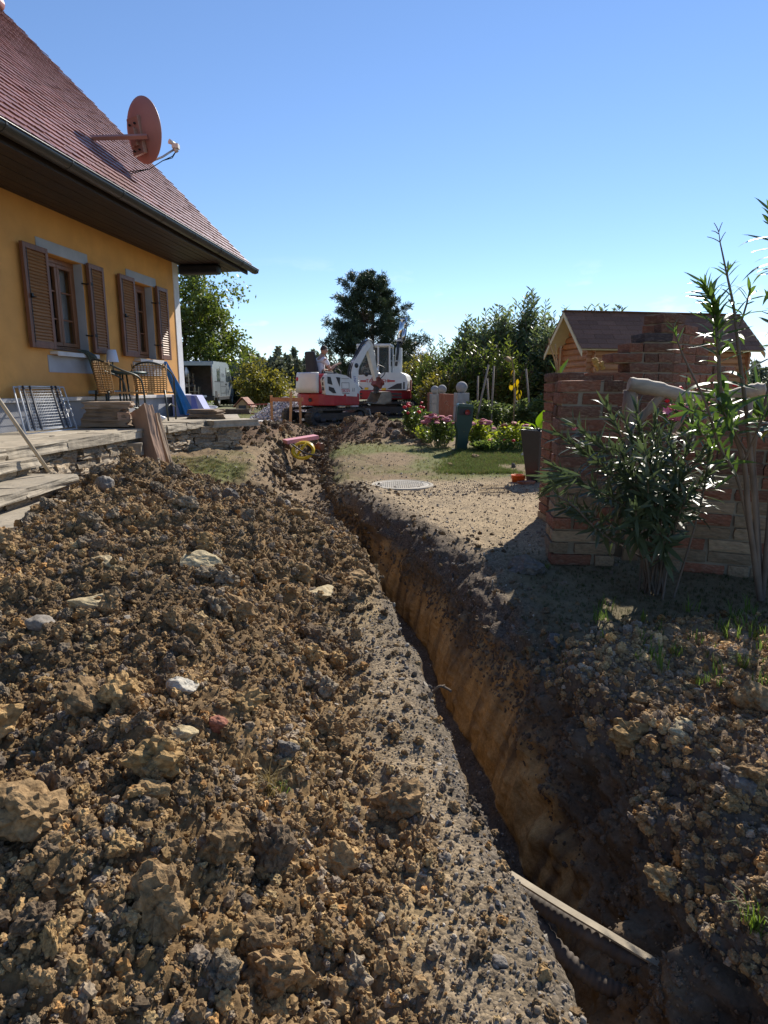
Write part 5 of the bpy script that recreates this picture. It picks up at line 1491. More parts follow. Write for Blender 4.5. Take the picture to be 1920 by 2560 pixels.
# rear doors swung open
for y in (-1, 1):
    hx = Vector((.0, y * (VW / 2), 0)); a = R(-78) if y < 0 else R(100)
    m = Matrix.Translation(hx) @ Matrix.Rotation(R(-100) if y < 0 else R(165), 4, 'Z')
    db = MB(); w = .92
    db.box((0, 0, 1.28), (.055, .0, .0)); db.v = []; db.f = []; db.sm = []; db.mi = []
    sgn = 1
    db.prism([(0, .55), (w, .55), (w, 1.95), (w - .06, 2.12), (.04, 2.12), (0, 1.95)], 'y', -.03, .03)
    db.v = [tuple(Matrix.Translation(hx) @ Matrix.Rotation(R(188) if y < 0 else R(150), 4, 'Z') @ Vector(v)) for v in db.v]
    d = db.build('rear_door', MATS['van_silver'], van, bevel=.02)
    hb = MB(); hb.box((w - .12, -.034 if y < 0 else .034, 1.15), (.05, .02, .18)); hb.v = [tuple(Matrix.Translation(hx) @ Matrix.Rotation(R(188) if y < 0 else R(150), 4, 'Z') @ Vector(v)) for v in hb.v]
    hb.build('door_handle', MATS['van_black'], d)
# side: sliding door, front door, windows (right side faces the photo)
yy = -VW / 2 - .004
b = MB()
for x in (1.55, 2.95, 4.15): b.box((x, yy, 1.30), (.02, .008, 1.55))
b.box((2.25, yy, 1.02), (1.4, .008, .02)); b.box((1.0, yy, 1.27), (2.6, .012, .035)); b.box((2.25, yy, .66), (1.4, .008, .02))
b.build('panel_gap', MATS['van_black'], van)
MB().prism([(.75, 1.25), (1.42, 1.25), (1.42, 2.0), (.75, 1.92)], 'y', yy - .004, yy + .01).build('window', MATS['cab_glass'], van)
MB().prism([(3.02, 1.28), (4.42, 1.28), (3.78, 2.02), (3.02, 2.02)], 'y', yy - .004, yy + .01).build('window', MATS['cab_glass'], van)
MB().prism([(3.78, 2.20), (4.52, 1.42), (4.56, 1.44), (3.83, 2.23)], 'y', -VW / 2 + .12, VW / 2 - .12).build('windscreen', MATS['cab_glass'], van)
b = MB(); b.box((4.28, -VW / 2 - .16, 1.42), (.16, .24, .36)); b.box((4.28, -VW / 2 - .02, 1.30), (.08, .14, .06)); b.build('wing_mirror', MATS['van_black'], van, bevel=.04, segs=3)
for x in (2.85, 3.12): MB().box((x, yy - .01, 1.15), (.16, .02, .05)).build('door_handle', MATS['van_black'], van)
for x in (.98, 4.45):
    for y in (-1, 1):
        w_ = MB().lathe([(.20, -.10), (.32, -.11), (.34, -.08), (.34, .08), (.32, .11), (.20, .10)], 24, (x, y * (VW / 2 - .10), .34), rot=(R(90), 0, 0)).build('wheel', MATS['rubber'], van)
        MB().lathe([(1e-3, .07), (.19, .09), (.205, .105), (.205, -.105), (.19, -.09), (1e-3, -.07)], 20, (x, y * (VW / 2 - .10), .34), rot=(R(90), 0, 0)).build('rim', MATS['steel_grey'], w_)
# load space
b = MB()
for x, y, z in ((.5, .55, 1.0), (.5, .55, 1.5), (1.1, .6, 1.25), (.5, .1, .75)): b.box((x, y, z), (.9, .5, .025))
for x in (.08, .95):
    for y in (.30, .8): b.box((x, y, 1.10), (.04, .05, 1.2))
b.box((.25, .05, .80), (.06, .06, .6)).box((.2, -.2, .75), (.5, .04, .5))
b.build('shelf', MATS['shelf_wood'], van)
random.seed(4)
b = MB()
for k in range(16): b.box((random.uniform(.15, .9), random.uniform(.25, .85), random.choice((1.08, 1.58, 1.34, .62))), (random.uniform(.1, .25), random.uniform(.1, .2), random.uniform(.1, .2)))
b.build('tool_box', M('tool_boxes', (.20, .19, .18), rough=.6, var=.3, vscale=4, tint2=(.35, .22, .12), tint2_scale=2), van, bevel=.01)
b = MB(); b.box((.3, 0, .50), (.8, 1.7, .06)); b.build('load_floor', M('van_floor_blue', (.05, .07, .16), rough=.6), van)
b = MB(); b.tube([(.25, .45, 2.0), (.22, .42, 1.75), (.28, .46, 1.5)], [.05, .12, .03], 10); b.build('hanging_bag', MATS['plate_white'], van)
text('lettering', 'ELAG', .30, M('decal_grey', (.18, .20, .22), rough=.5, bump=0), van, (2.25, yy - .006, 1.62), (R(90), 0, 0), .003)
# ------------------------------------------------------------------ trees, shrubs, hedge
def leaf_np(pos, d, up, ln, wd, fold=0.0):
    """rhombic leaves, one quad each"""
    d = d / (np.linalg.norm(d, axis=1, keepdims=True) + 1e-9)
    s = np.cross(d, up); s /= (np.linalg.norm(s, axis=1, keepdims=True) + 1e-9)
    ln = np.asarray(ln)[:, None]; wd = np.asarray(wd)[:, None]
    V = np.stack([pos, pos + d * ln * .5 + s * wd * .5, pos + d * ln, pos + d * ln * .5 - s * wd * .5], 1).reshape(-1, 3)
    return V
def leaf_obj(name, V, mat, parent, var=None, world=True, kind=None):
    n = len(V) // 4
    if world and parent is not None:
        m = np.array(wmat(parent).inverted()); V = V @ m[:3, :3].T + m[:3, 3]
    me = np_mesh(name, V, np.arange(4 * n).reshape(n, 4), mat, False)
    v = rng.random(n) if var is None else var
    a = me.attributes.new('leafvar', 'FLOAT', 'POINT'); a.data.foreach_set('value', np.repeat(v, 4).astype(np.float32))
    o = link(name, me, parent)
    if kind: o['kind'] = kind
    return o
def rdir(n, upb=0.0):
    d = rng.normal(size=(n, 3)); d[:, 2] += upb; return d / np.linalg.norm(d, axis=1, keepdims=True)
M('bark', (.10, .075, .055), rough=.95, var=.3, bump=.8, bscale=14, stretch=(3, 3, 1))
M('twig_bark', (.13, .085, .06), rough=.9, var=.25, bump=.4, bscale=30)
def limb(b, a, c, r0, r1, n=6, bend=.08, sides=6):
    a, c = Vector(a), Vector(c); L_ = (c - a).length
    off = Vector(rng.normal(size=3)) * L_ * bend
    pts = [a.lerp(c, k / n) + off * math.sin(math.pi * k / n) for k in range(n + 1)]
    b.tube(pts, [r0 + (r1 - r0) * k / n for k in range(n + 1)], sides, cap=False); return pts
def leafy_tree(name, label, loc, cz, rad, n_cl, per, lsize, mat, trunk_r=.16, spread=.5, group=None, upb=-.2, tip=None, shell=.55):
    t = thing(name, label, 'tree', loc, 0, group)
    base = Vector(loc); c = np.array([base.x, base.y, cz]); rad = np.array(rad)
    b = MB(); top = Vector((base.x + .1 * rad[0], base.y, cz + rad[2] * .5))
    tp = limb(b, base, top, trunk_r, trunk_r * .25, 8, .03, 8)
    u = rdir(n_cl); rr = (shell + (1 - shell) * rng.random(n_cl)) ** .7
    C = c + u * rad * rr[:, None] * (1 + .22 * rng.normal(size=(n_cl, 1)))
    if tip is not None: C = np.concatenate([C, np.array(tip)])
    for p in C[::2]:
        k = int(rng.integers(2, 8)); limb(b, tp[k], Vector(p), trunk_r * .32, .015, 5, .10, 5)
    b.build('trunk', MATS['bark'], t, world=True)
    ci = np.repeat(np.arange(len(C)), per)
    sp = spread * (.6 + .8 * rng.random(len(C)))[ci]
    pos = C[ci] + rng.normal(size=(len(ci), 3)) * sp[:, None] * np.array([1, 1, .8])
    n = len(pos)
    V = leaf_np(pos, rdir(n, upb), rdir(n), lsize * rng.uniform(.7, 1.3, n), lsize * .55 * rng.uniform(.7, 1.3, n))
    leaf_obj('crown', V, mat, t); return t
LM_DARK = leaf_mat('leaf_dark', (.050, .068, .022), trans=.30, rough=.45, col2=(.085, .105, .03))
LM_MID = leaf_mat('leaf_mid', (.075, .105, .028), trans=.40, rough=.4, col2=(.13, .155, .035))
LM_OLIVE = leaf_mat('leaf_olive', (.11, .115, .03), trans=.42, rough=.45, col2=(.21, .18, .04))
LM_WILLOW = leaf_mat('leaf_willow', (.085, .115, .05), trans=.42, rough=.30, spec=.7, col2=(.155, .185, .08))
LM_PINE = leaf_mat('needle', (.030, .048, .025), trans=.12, rough=.5, col2=(.060, .080, .035))
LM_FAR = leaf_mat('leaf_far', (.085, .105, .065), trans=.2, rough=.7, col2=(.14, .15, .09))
LM_HEDGE = leaf_mat('leaf_hedge', (.030, .045, .020), trans=.15, rough=.5)

q = P(500, 1000, 40)
leafy_tree('broadleaf_tree', 'loose crowned broadleaf tree behind the silver van at the house corner', (q.x - 1.0, 40, .4), 4.75, (3.3, 3.0, 3.8), 130, 150, .24, LM_MID, spread=.34,
           tip=[(q.x + 1.8, 39.5, 4.2), (q.x + 2.3, 39.3, 4.0), (q.x + 2.6, 39.2, 4.3), (q.x + 1.4, 39.5, 3.0), (q.x + 1.9, 39.5, 2.4), (q.x + 1.2, 39.6, 5.6)])
q = P(665, 1000, 31)
leafy_tree('fruit_tree', 'low yellowish green fruit tree in front of the far field', (q.x, 31, .35), 1.25, (1.15, 1.0, .95), 60, 130, .15, LM_OLIVE, trunk_r=.07, spread=.22)

def pine():
    q = P(925, 968, 45); base = Vector((q.x, 45, .6)); Ht = 8.3
    t = thing('pine_tree', 'big dark pine tree with ragged branches behind the excavators', 'tree', tuple(base))
    b = MB(); tp = limb(b, base, base + Vector((.25, 0, Ht * .97)), .20, .02, 12, .015, 8)
    limb(b, base + Vector((0, 0, 2.2)), base + Vector((-.9, .3, Ht * .90)), .10, .02, 8, .03, 6)
    pos, dr = [], []
    for k in range(150):
        h = .9 + (Ht - 1.0) * (k / 150) ** .95
        f = h / Ht
        Lb = 4.3 * (1 - f) ** .8 * min(1, .55 + f * 2.2) * rng.uniform(.6, 1.1) + .3
        az = rng.uniform(0, 2 * math.pi)
        o = base + Vector((.25 * f if k % 3 else -.9 * f * .9, .1, h))
        d = Vector((math.cos(az), math.sin(az), .12 + .35 * f + rng.normal() * .12))
        e = o + d * Lb + Vector((0, 0, .10 * Lb))
        pts = limb(b, o, e, .045 * (1 - f) + .015, .008, 6, .05, 4)
        m = int(10 + Lb * 12)
        for j in range(m):
            s = rng.uniform(.30, 1.0) ** .7; i = min(int(s * 6), 5); p = pts[i].lerp(pts[i + 1], s * 6 - i)
            p = p + Vector(rng.normal(size=3) * [.30, .30, .20]) * (.35 + .3 * Lb / 3)
            pos.append(p[:]); dd = Vector((d.x, d.y, .8)).normalized(); dr.append(dd[:])
    b.build('trunk', MATS['bark'], t, world=True)
    pos = np.array(pos); dr = np.array(dr); per = 16
    P2 = np.repeat(pos, per, 0) + rng.normal(size=(len(pos) * per, 3)) * .06
    D2 = np.repeat(dr, per, 0) * .7 + rng.normal(size=(len(P2), 3)) * .75
    V = leaf_np(P2, D2, rdir(len(P2)), rng.uniform(.16, .34, len(P2)), rng.uniform(.03, .055, len(P2)))
    leaf_obj('crown', V, LM_PINE, t, np.repeat(rng.random(len(pos)), per))
pine()

def shrub(name, label, px, Y, top_y, hw, n_shoot, mat, lsize, group, z0=.3, mass=1.0, up=1.0):
    q = P(px, 968, Y); base = Vector((q.x, Y, z0)); top = P(px, top_y, Y).z - z0
    t = thing(name, label, 'shrub', tuple(base), 0, group)
    b = MB(); pos, dr, var = [], [], []
    for k in range(n_shoot):
        a = rng.uniform(0, 2 * math.pi); r = hw * math.sqrt(rng.random())
        h = top * (1 - .45 * (r / hw) ** 2) * rng.uniform(.80, 1.0)
        foot = base + Vector((math.cos(a) * r * .45, math.sin(a) * r * .45, 0)); tip = base + Vector((math.cos(a) * r, math.sin(a) * r, h))
        pts = limb(b, foot, tip, .03, .006, 8, .04, 4)
        m = int(h * 26)
        for j in range(m):
            s = 1 - .93 * (j / m) ** (.9); i = min(int(s * 8), 7); p = pts[i].lerp(pts[i + 1], s * 8 - i)
            sp = .015 + (1 - s) * .32 * mass
            for _ in range(1 if s > .8 else 4):
                aa = rng.uniform(0, 6.28)
                pos.append((p.x + rng.normal() * sp, p.y + rng.normal() * sp, p.z + rng.normal() * sp * .6)); dr.append((math.cos(aa), math.sin(aa), .75 * up if s > .8 else .35 * rng.normal() + .3)); var.append(rng.random())
    b.build('stem', MATS['twig_bark'], t, world=True)
    pos, dr = np.array(pos), np.array(dr); n = len(pos)
    V = leaf_np(pos, dr, rdir(n), lsize * rng.uniform(.7, 1.2, n), lsize * .26 * rng.uniform(.8, 1.3, n))
    leaf_obj('crown', V, mat, t, np.array(var)); return t
g = 'tall shrubs along the garden boundary'
shrub('tall_shrub', 'tallest dark willowy shrub with upright shoots next to the shed', 1310, 25, 722, 1.6, 70, LM_WILLOW, .27, g)
shrub('tall_shrub', 'dark rounded shrub in front of the tallest one beside the shed', 1385, 23, 752, 1.2, 60, LM_WILLOW, .24, g)
shrub('tall_shrub', 'grey green willowy shrub with loose shoots between pine and tallest shrub', 1215, 25, 752, 1.6, 80, LM_WILLOW, .27, g)
shrub('tall_shrub', 'shrub whose shoots just rise over the shed roof', 1490, 24, 742, 1.9, 90, LM_WILLOW, .27, g)
shrub('tall_shrub', 'olive green shrub sloping down towards the large excavator', 1125, 24.5, 830, 1.4, 75, LM_MID, .20, g)
shrub('tall_shrub', 'yellowish low shrub directly beside the large excavator', 1048, 27, 868, 1.1, 60, LM_OLIVE, .19, g)
shrub('tall_shrub', 'mid green shrub behind the stakes of the vegetable bed', 1255, 22, 830, 1.2, 60, LM_MID, .18, g)
shrub('tall_shrub', 'mid green shrub between the stone ball pillars and the stakes', 1170, 22.5, 850, 1.1, 55, LM_MID, .18, g)
shrub('tall_shrub', 'yellow green shrub behind the stone ball pillars', 1105, 22, 905, .9, 46, LM_OLIVE, .17, g)

# clipped hedge beside the van
def hedge():
    q0, q1 = P(575, 968, 38), P(652, 968, 38)
    t = thing('hedge', 'dark clipped hedge beside the silver van', 'hedge', (q0.x, 38, .3))
    n = 16000; L_ = q1.x - q0.x
    x = q0.x - 1 + (L_ + 1) * rng.random(n); y = 38 + 1.1 * rng.random(n); z = .3 + 1.35 * rng.random(n)
    f = rng.integers(0, 4, n); y = np.where(f < 2, 38 + .12 * rng.random(n), y); z = np.where(f == 2, 1.58 + .12 * rng.random(n), z); x = np.where(f == 3, q1.x - .1 * rng.random(n), x)
    V = leaf_np(np.stack([x, y, z], -1), rdir(n, .3), rdir(n), .14 * rng.uniform(.6, 1.2, n), .08 * rng.uniform(.6, 1.2, n))
    leaf_obj('foliage', V, LM_HEDGE, t)
    MB().box(((q0.x - 1 + q1.x) / 2, 38.55, .92), (L_ + .9, .95, 1.25)).build('stem', MATS['bark'], t, world=True)
hedge()

# far wood beyond the fields, one mass
def far_wood():
    pos = []
    for k in range(150):
        px = rng.uniform(-200, 2300) if k > 60 else rng.uniform(570, 830)
        Y = rng.uniform(150, 200); q = P(px, 968, Y)
        conif = rng.random() < .35
        h = rng.uniform(4, 8.0) * (1.25 if conif else 1); r = rng.uniform(2.0, 4) * (.55 if conif else 1); zb = 1.4
        m = 260
        s = rng.random(m); a = rng.uniform(0, 6.28, m)
        rr = r * ((1 - s) ** .8 if conif else np.sqrt(np.clip(1 - (2 * s - .9) ** 2, .05, 1))) * rng.uniform(.6, 1.05, m)
        pos.append(np.stack([q.x + np.cos(a) * rr, Y + np.sin(a) * rr, zb + s * h], -1))
    pos = np.concatenate(pos); n = len(pos)
    V = leaf_np(pos, rdir(n, .2), rdir(n), rng.uniform(.7, 1.5, n), rng.uniform(.5, 1.0, n))
    o = leaf_obj('woods', V, LM_FAR, None, kind='stuff'); o['label'] = 'far wood beyond the ploughed field on the horizon'; o['category'] = 'woods'
far_wood()
# pylon and power lines
M('far_steel', (.30, .33, .36), rough=.7, var=.05, bump=0)
q = P(628, 925, 260)
py_ = thing('electricity_pylon', 'far lattice electricity pylon above the trees', 'pylon', (q.x, 260, 2))
b = MB()
for sx in (-1, 1):
    b.tube([(sx * 1.6, 0, 0), (sx * .35, 0, 9.5), (0, 0, 12)], .10, 4)
    for k in range(6): b.tube([(sx * (1.6 - .2 * k), 0, 1.5 * k), (-sx * (1.4 - .2 * k), 0, 1.5 * (k + 1))], .06, 4)
b.build('mast', MATS['far_steel'], py_)
for z, w in ((8.2, 2.6), (9.8, 2.0)): MB().tube([(-w, 0, z), (w, 0, z)], .09, 4).build('crossarm', MATS['far_steel'], py_)
for k, (y0, y1) in enumerate(((897, 910), (903, 914), (915, 922), (922, 930))):
    t_ = ('uppermost', 'second', 'third', 'lowest')[k]
    a, c = P(585, y0, 262), P(1000, y1, 262); a2 = a + (a - c) * .8; pts = [a2.lerp(c, i / 10) - Vector((0, 0, 1.2 * math.sin(math.pi * i / 10))) for i in range(11)]
    tag(MB().tube(pts, .055, 4).build('power_line', MATS['far_steel']), f'{t_} of four thin power lines crossing the sky over the far wood', 'power line', 'power lines over the far wood')
# ------------------------------------------------------------------ oleanders and garden plants
def lance_mesh(name, mat, wd=.15, bend=.18, fold=.25, segs=6, seed=0, blunt=.0):
    """one lance-shaped leaf along +X, length 1, folded along its midrib"""
    V, F = [], []
    for i in range(segs + 1):
        s = i / segs; w = wd / 2 * (math.sin(math.pi * min(1, s ** (.8 - .2 * blunt) * 1.0)) ** .85 if 0 < s < 1 else .03)
        z = -bend * s * s + .02 * math.sin(7 * s + seed)
        V += [(s, w, z + w * fold), (s, 0, z), (s, -w, z + w * fold)]
    for i in range(segs):
        a = i * 3; F += [(a, a + 3, a + 4, a + 1), (a + 1, a + 4, a + 5, a + 2)]
    me = bpy.data.meshes.new(name); me.from_pydata(V, [], F); me.materials.append(mat); me.polygons.foreach_set('use_smooth', [True] * len(F)); return me
LM_OLE = leaf_mat('oleander_leaf', (.060, .082, .042), trans=.28, rough=.40, rnd=.8, spec=.45, col2=(.10, .13, .055))
LM_OLE2 = leaf_mat('oleander_leaf_big', (.06, .10, .03), trans=.42, rough=.34, rnd=.8, spec=.5, col2=(.11, .17, .04))
LM_YEL = leaf_mat('yellow_leaf', (.38, .30, .03), trans=.45, rough=.4, rnd=.4)
M('oleander_stem', (.14, .11, .085), rough=.8, var=.25, bump=.3, bscale=30)
M('green_stem', (.12, .15, .05), rough=.6, var=.15, bump=.1)
M('petal_pink', (.72, .20, .28), rough=.6, var=.12, vscale=20, bump=.1)
M('petal_red', (.62, .02, .035), rough=.6, var=.15, vscale=15, bump=.1)
M('sedum_pink', (.50, .155, .175), rough=.85, var=.3, vscale=30, bump=1.0, bscale=60, rnd=.2)
M('dry_stalk', (.30, .20, .10), rough=.9, var=.25, bump=.3)
class Leaves:
    def __init__(s, parent, meshes, cap=290): s.p, s.m, s.cap, s.n = parent, meshes, cap, 0; s.inv = wmat(parent).inverted(); s.rest = []
    def put(s, pos, d, up, ln, wk=1.0):
        d = Vector(d).normalized(); y = Vector(up).cross(d)
        if y.length < 1e-4: y = Vector((0, 1, 0)).cross(d)
        y.normalize(); z = d.cross(y)
        m = Matrix((d, y, z)).transposed().to_4x4(); m = Matrix.Translation(pos) @ m @ Matrix.Diagonal((ln, ln * wk, ln, 1))
        s.rest.append(m)
    def done(s, name='leaf', far_mat=None):
        idx = list(range(len(s.rest))); random.shuffle(idx)
        keep = set(idx[:s.cap]); b = MB()
        for i, m in enumerate(s.rest):
            me = random.choice(s.m)
            if i in keep:
                o = link(name, me, s.p); o.matrix_local = s.inv @ m
            else:
                mm = s.inv @ m; b.add([mm @ v.co for v in me.vertices], [tuple(p.vertices) for p in me.polygons], True)
        if b.v:
            o = b.build('foliage', s.m[0].materials[0], s.p); o['kind'] = 'stuff'
def flower_cluster(parent, c, n, r, mat, world=True):
    b = MB()
    for k in range(n):
        o = Vector(c) + Vector(rng.normal(size=3)) * r * .7
        ax = (Vector(rng.normal(size=3)) * .6 + Vector((0, 0, 1))).normalized(); q = ax.to_track_quat('Z', 'Y').to_matrix()
        for j in range(5):
            a = 2 * math.pi * j / 5 + k; d = Vector((math.cos(a), math.sin(a), .45)); s_ = Vector((-math.sin(a), math.cos(a), .1))
            vs = [o, o + q @ (d * r * .45 + s_ * r * .28), o + q @ (d * r * .85), o + q @ (d * r * .45 - s_ * r * .28)]
            b.add(vs, [(0, 1, 2, 3)], True)
    return b.build('flower', mat, parent, world=world)
def stem_leaves(Lv, pts, s0, s1, gap, ln, ang0=35, ang1=75, per=3, wk=1.0, jit=.25, droop=0.0):
    tot = sum((b_ - a).length for a, b_ in zip(pts[:-1], pts[1:])); s = s0 * tot; rot = random.uniform(0, 6)
    def at(x):
        for a, b_ in zip(pts[:-1], pts[1:]):
            l_ = (b_ - a).length
            if x <= l_: return a.lerp(b_, x / l_), (b_ - a).normalized()
            x -= l_
        return pts[-1], (pts[-1] - pts[-2]).normalized()
    while s <= s1 * tot:
        p, d = at(s); f = (s / tot - s0) / max(1e-6, s1 - s0)
        ang = R(ang1 + (ang0 - ang1) * f)
        x = d.cross(Vector((.3, .9, .1))).normalized(); y = d.cross(x)
        for k in range(per):
            a = rot + 2 * math.pi * k / per + random.gauss(0, .3); an = ang + random.gauss(0, jit)
            out = x * math.cos(a) + y * math.sin(a)
            dd = d * math.cos(an) + out * math.sin(an) - Vector((0, 0, droop * (1 - f)))
            Lv.put(p + out * .004, dd, d * math.sin(an) - out * math.cos(an) if True else d, ln * random.uniform(.6, 1.2) * (.75 + .25 * math.sin(math.pi * min(1, f + .25))), wk)
        rot += 1.05; s += gap * random.uniform(.7, 1.3)

def oleander():
    t = thing('oleander', 'dense oleander shrub with narrow leaves and pink flowers before the brick wall', 'shrub', (1.74, 3.84, 0))
    Lv = Leaves(t, [lance_mesh('leaf', LM_OLE, .19, .12 + .08 * k, .3, seed=k) for k in range(4)], 300)
    tips = [(1395, 1085, 3.75), (1435, 1060, 3.6), (1470, 1115, 3.9), (1515, 1010, 3.95), (1560, 1045, 3.85), (1590, 1020, 4.0), (1640, 1040, 3.8), (1690, 1015, 3.95), (1735, 1020, 3.8), (1780, 1060, 3.7), (1755, 1130, 3.6), (1805, 1160, 3.65),
            (1380, 1165, 3.75), (1400, 1265, 3.6), (1540, 1120, 3.5), (1610, 1130, 3.45), (1680, 1120, 3.55), (1590, 1270, 3.35), (1650, 1330, 3.4), (1720, 1230, 3.5), (1480, 1220, 3.5), (1620, 1200, 3.4), (1560, 1190, 3.55), (1700, 1180, 3.6), (1645, 1090, 3.7)]
    b = MB()
    for k, (px, py, Y) in enumerate(tips):
        tip = P(px, py, Y); foot = Vector((1.74 + random.gauss(0, .06), 3.84 + random.gauss(0, .05), .0))
        mid = foot.lerp(tip, .5) + Vector((random.gauss(0, .03) + (foot.x - tip.x) * .18, random.gauss(0, .03), .10))
        pts = smooth_path([foot, mid, tip], 5)
        b.tube(pts, [.0075 - .0045 * i / (len(pts) - 1) for i in range(len(pts))], 6, cap=False)
        stem_leaves(Lv, pts, .40 + .2 * random.random(), 1.0, .027, .145, 18, 80, 3, 1.0, droop=.1, jit=.42)
        if k in (1, 7): flower_cluster(t, P(px + (10 if k == 1 else -10), py + 22 if k == 1 else py + 15, Y - .06), 1 if k == 1 else 9, .026 if k == 1 else .038, MATS['petal_pink'])
    flower_cluster(t, P(1705, 1030, 3.8), 7, .035, MATS['petal_pink'])
    b.build('stem', MATS['oleander_stem'], t, world=True)
    # the tufts hanging low on the trench side, grey sprawling twigs
    pts = smooth_path([Vector((1.62, 3.80, .25)), P(1500, 1330, 3.6), P(1440, 1270, 3.5), P(1395, 1240, 3.45)], 4)
    stem_leaves(Lv, pts, .35, 1, .035, .12, 30, 80, 3)
    MB().tube(pts, .006, 5).build('twig', MATS['oleander_stem'], t, world=True)
    pts = [P(1470, 1175, 3.6), P(1430, 1190, 3.55), P(1375, 1215, 3.5)]
    for k in range(22):
        a = random.uniform(R(150), R(245)); Lv.put(pts[1] + Vector((random.gauss(0, .03), random.gauss(0, .03), random.gauss(0, .02))), (math.cos(a), random.gauss(0, .3), math.sin(a) * .7), (0, -1, 0), random.uniform(.14, .24), .45)
    Lv.done()
oleander()
def tall_oleander():
    t = thing('oleander', 'tall sparse oleander with large leaves and bare woody stems before the low brick wall', 'shrub', (2.32, 3.62, 0))
    Lv = Leaves(t, [lance_mesh('leaf', LM_OLE2, .20, .10 + .14 * k, .28, seed=k) for k in range(4)], 300)
    Y = 3.3; b = MB()
    def S(pp, r0, r1):
        pts = smooth_path([P(x, y, Y + dy) if len_ == 3 else None for (x, y, dy), len_ in [(p, 3) for p in pp]], 5)
        b.tube(pts, [r0 + (r1 - r0) * i / (len(pts) - 1) for i in range(len(pts))], 7, cap=False); return pts
    foot = (1900, 1500, .30)
    s1 = S([foot, (1872, 1290, .22), (1858, 1150, .15), (1805, 1000, .05), (1795, 860, 0), (1783, 760, -.02), (1758, 705, -.03)], .018, .004)
    stem_leaves(Lv, s1, .60, .92, .046, .185, 45, 75, 3, 1.0, droop=.3, jit=.4); stem_leaves(Lv, s1, .93, 1, .016, .13, 12, 50, 3)
    s1b = S([(1795, 880, 0), (1790, 830, -.03), (1786, 770, -.05)], .007, .004); stem_leaves(Lv, s1b, .2, 1, .028, .16, 15, 70, 3)
    s2 = S([foot, (1885, 1240, .2), (1868, 1050, .1), (1850, 905, 0), (1836, 780, 0), (1818, 690, 0), (1800, 605, 0)], .016, .003)
    stem_leaves(Lv, s2, .78, .90, .05, .12, 30, 60, 2)
    for x0, y0, x1, y1 in ((1800, 605, 1768, 592), (1797, 580, 1785, 557), (1797, 580, 1806, 556), (1800, 605, 1814, 580), (1797, 585, 1779, 577), (1800, 605, 1797, 580)): S([(x0, y0, 0), ((x0 + x1) / 2, (y0 + y1) / 2 - 2, 0), (x1, y1, 0)], .0025, .0015)
    s2b = S([(1821, 705, 0), (1819, 680, 0), (1820, 662, 0)], .003, .002); stem_leaves(Lv, s2b, .3, 1, .018, .09, 12, 50, 3)
    s3 = S([(1850, 815, 0), (1868, 755, 0), (1874, 725, 0)], .006, .003); stem_leaves(Lv, s3, .7, 1, .02, .10, 15, 55, 3); stem_leaves(Lv, s3, .3, .6, .05, .12, 50, 70, 2)
    s4 = S([(1905, 1500, .35), (1890, 1250, .3), (1885, 1120, .2), (1920, 980, .1), (1945, 830, .05), (1938, 760, 0)], .017, .004)
    stem_leaves(Lv, s4, .84, 1, .045, .15, 25, 80, 3, droop=.2)
    s5 = S([(1905, 1500, .35), (1930, 1200, .2), (1940, 900, .1), (1942, 700, 0), (1935, 560, -.05), (1928, 520, -.05)], .017, .004)
    stem_leaves(Lv, s5, .84, 1, .032, .16, 25, 85, 3, droop=.25)
    s6 = S([(1900, 1480, .3), (1850, 1220, .2), (1800, 1120, .05), (1765, 1010, -.05), (1708, 890, -.05), (1690, 840, -.05), (1683, 815, -.05)], .010, .002)
    stem_leaves(Lv, s6, .93, 1.0, .03, .075, 15, 50, 2); stem_leaves(Lv, s6, .45, .62, .05, .12, 40, 70, 2)
    s7 = S([(1795, 1020, .05), (1740, 1030, 0), (1700, 1010, -.05)], .005, .003); stem_leaves(Lv, s7, .3, 1, .04, .14, 20, 70, 3)
    s8 = S([(1865, 1130, .12), (1815, 1040, 0), (1790, 990, -.05)], .007, .003); stem_leaves(Lv, s8, .35, 1, .03, .14, 15, 70, 3)
    s9 = S([(1862, 1150, .12), (1900, 1060, 0), (1925, 1000, -.05)], .008, .003); stem_leaves(Lv, s9, .5, 1, .035, .14, 15, 70, 3)
    s10 = S([(1790, 1060, .05), (1760, 1090, 0), (1745, 1060, -.05)], .005, .003); stem_leaves(Lv, s10, .2, 1, .03, .13, 15, 70, 3)
    b.build('stem', MATS['oleander_stem'], t, world=True)
    Lv.done()
    ym = lance_mesh('leaf', LM_YEL, .2, .3, .3)
    o = link('leaf', ym, t); p = P(1903, 1098, 3.15); o.matrix_local = wmat(t).inverted() @ Matrix.Translation(p) @ Euler((0, R(-50), R(25))).to_matrix().to_4x4() @ Matrix.Scale(.10, 4); o['label'] = 'yellowing leaf'
tall_oleander()

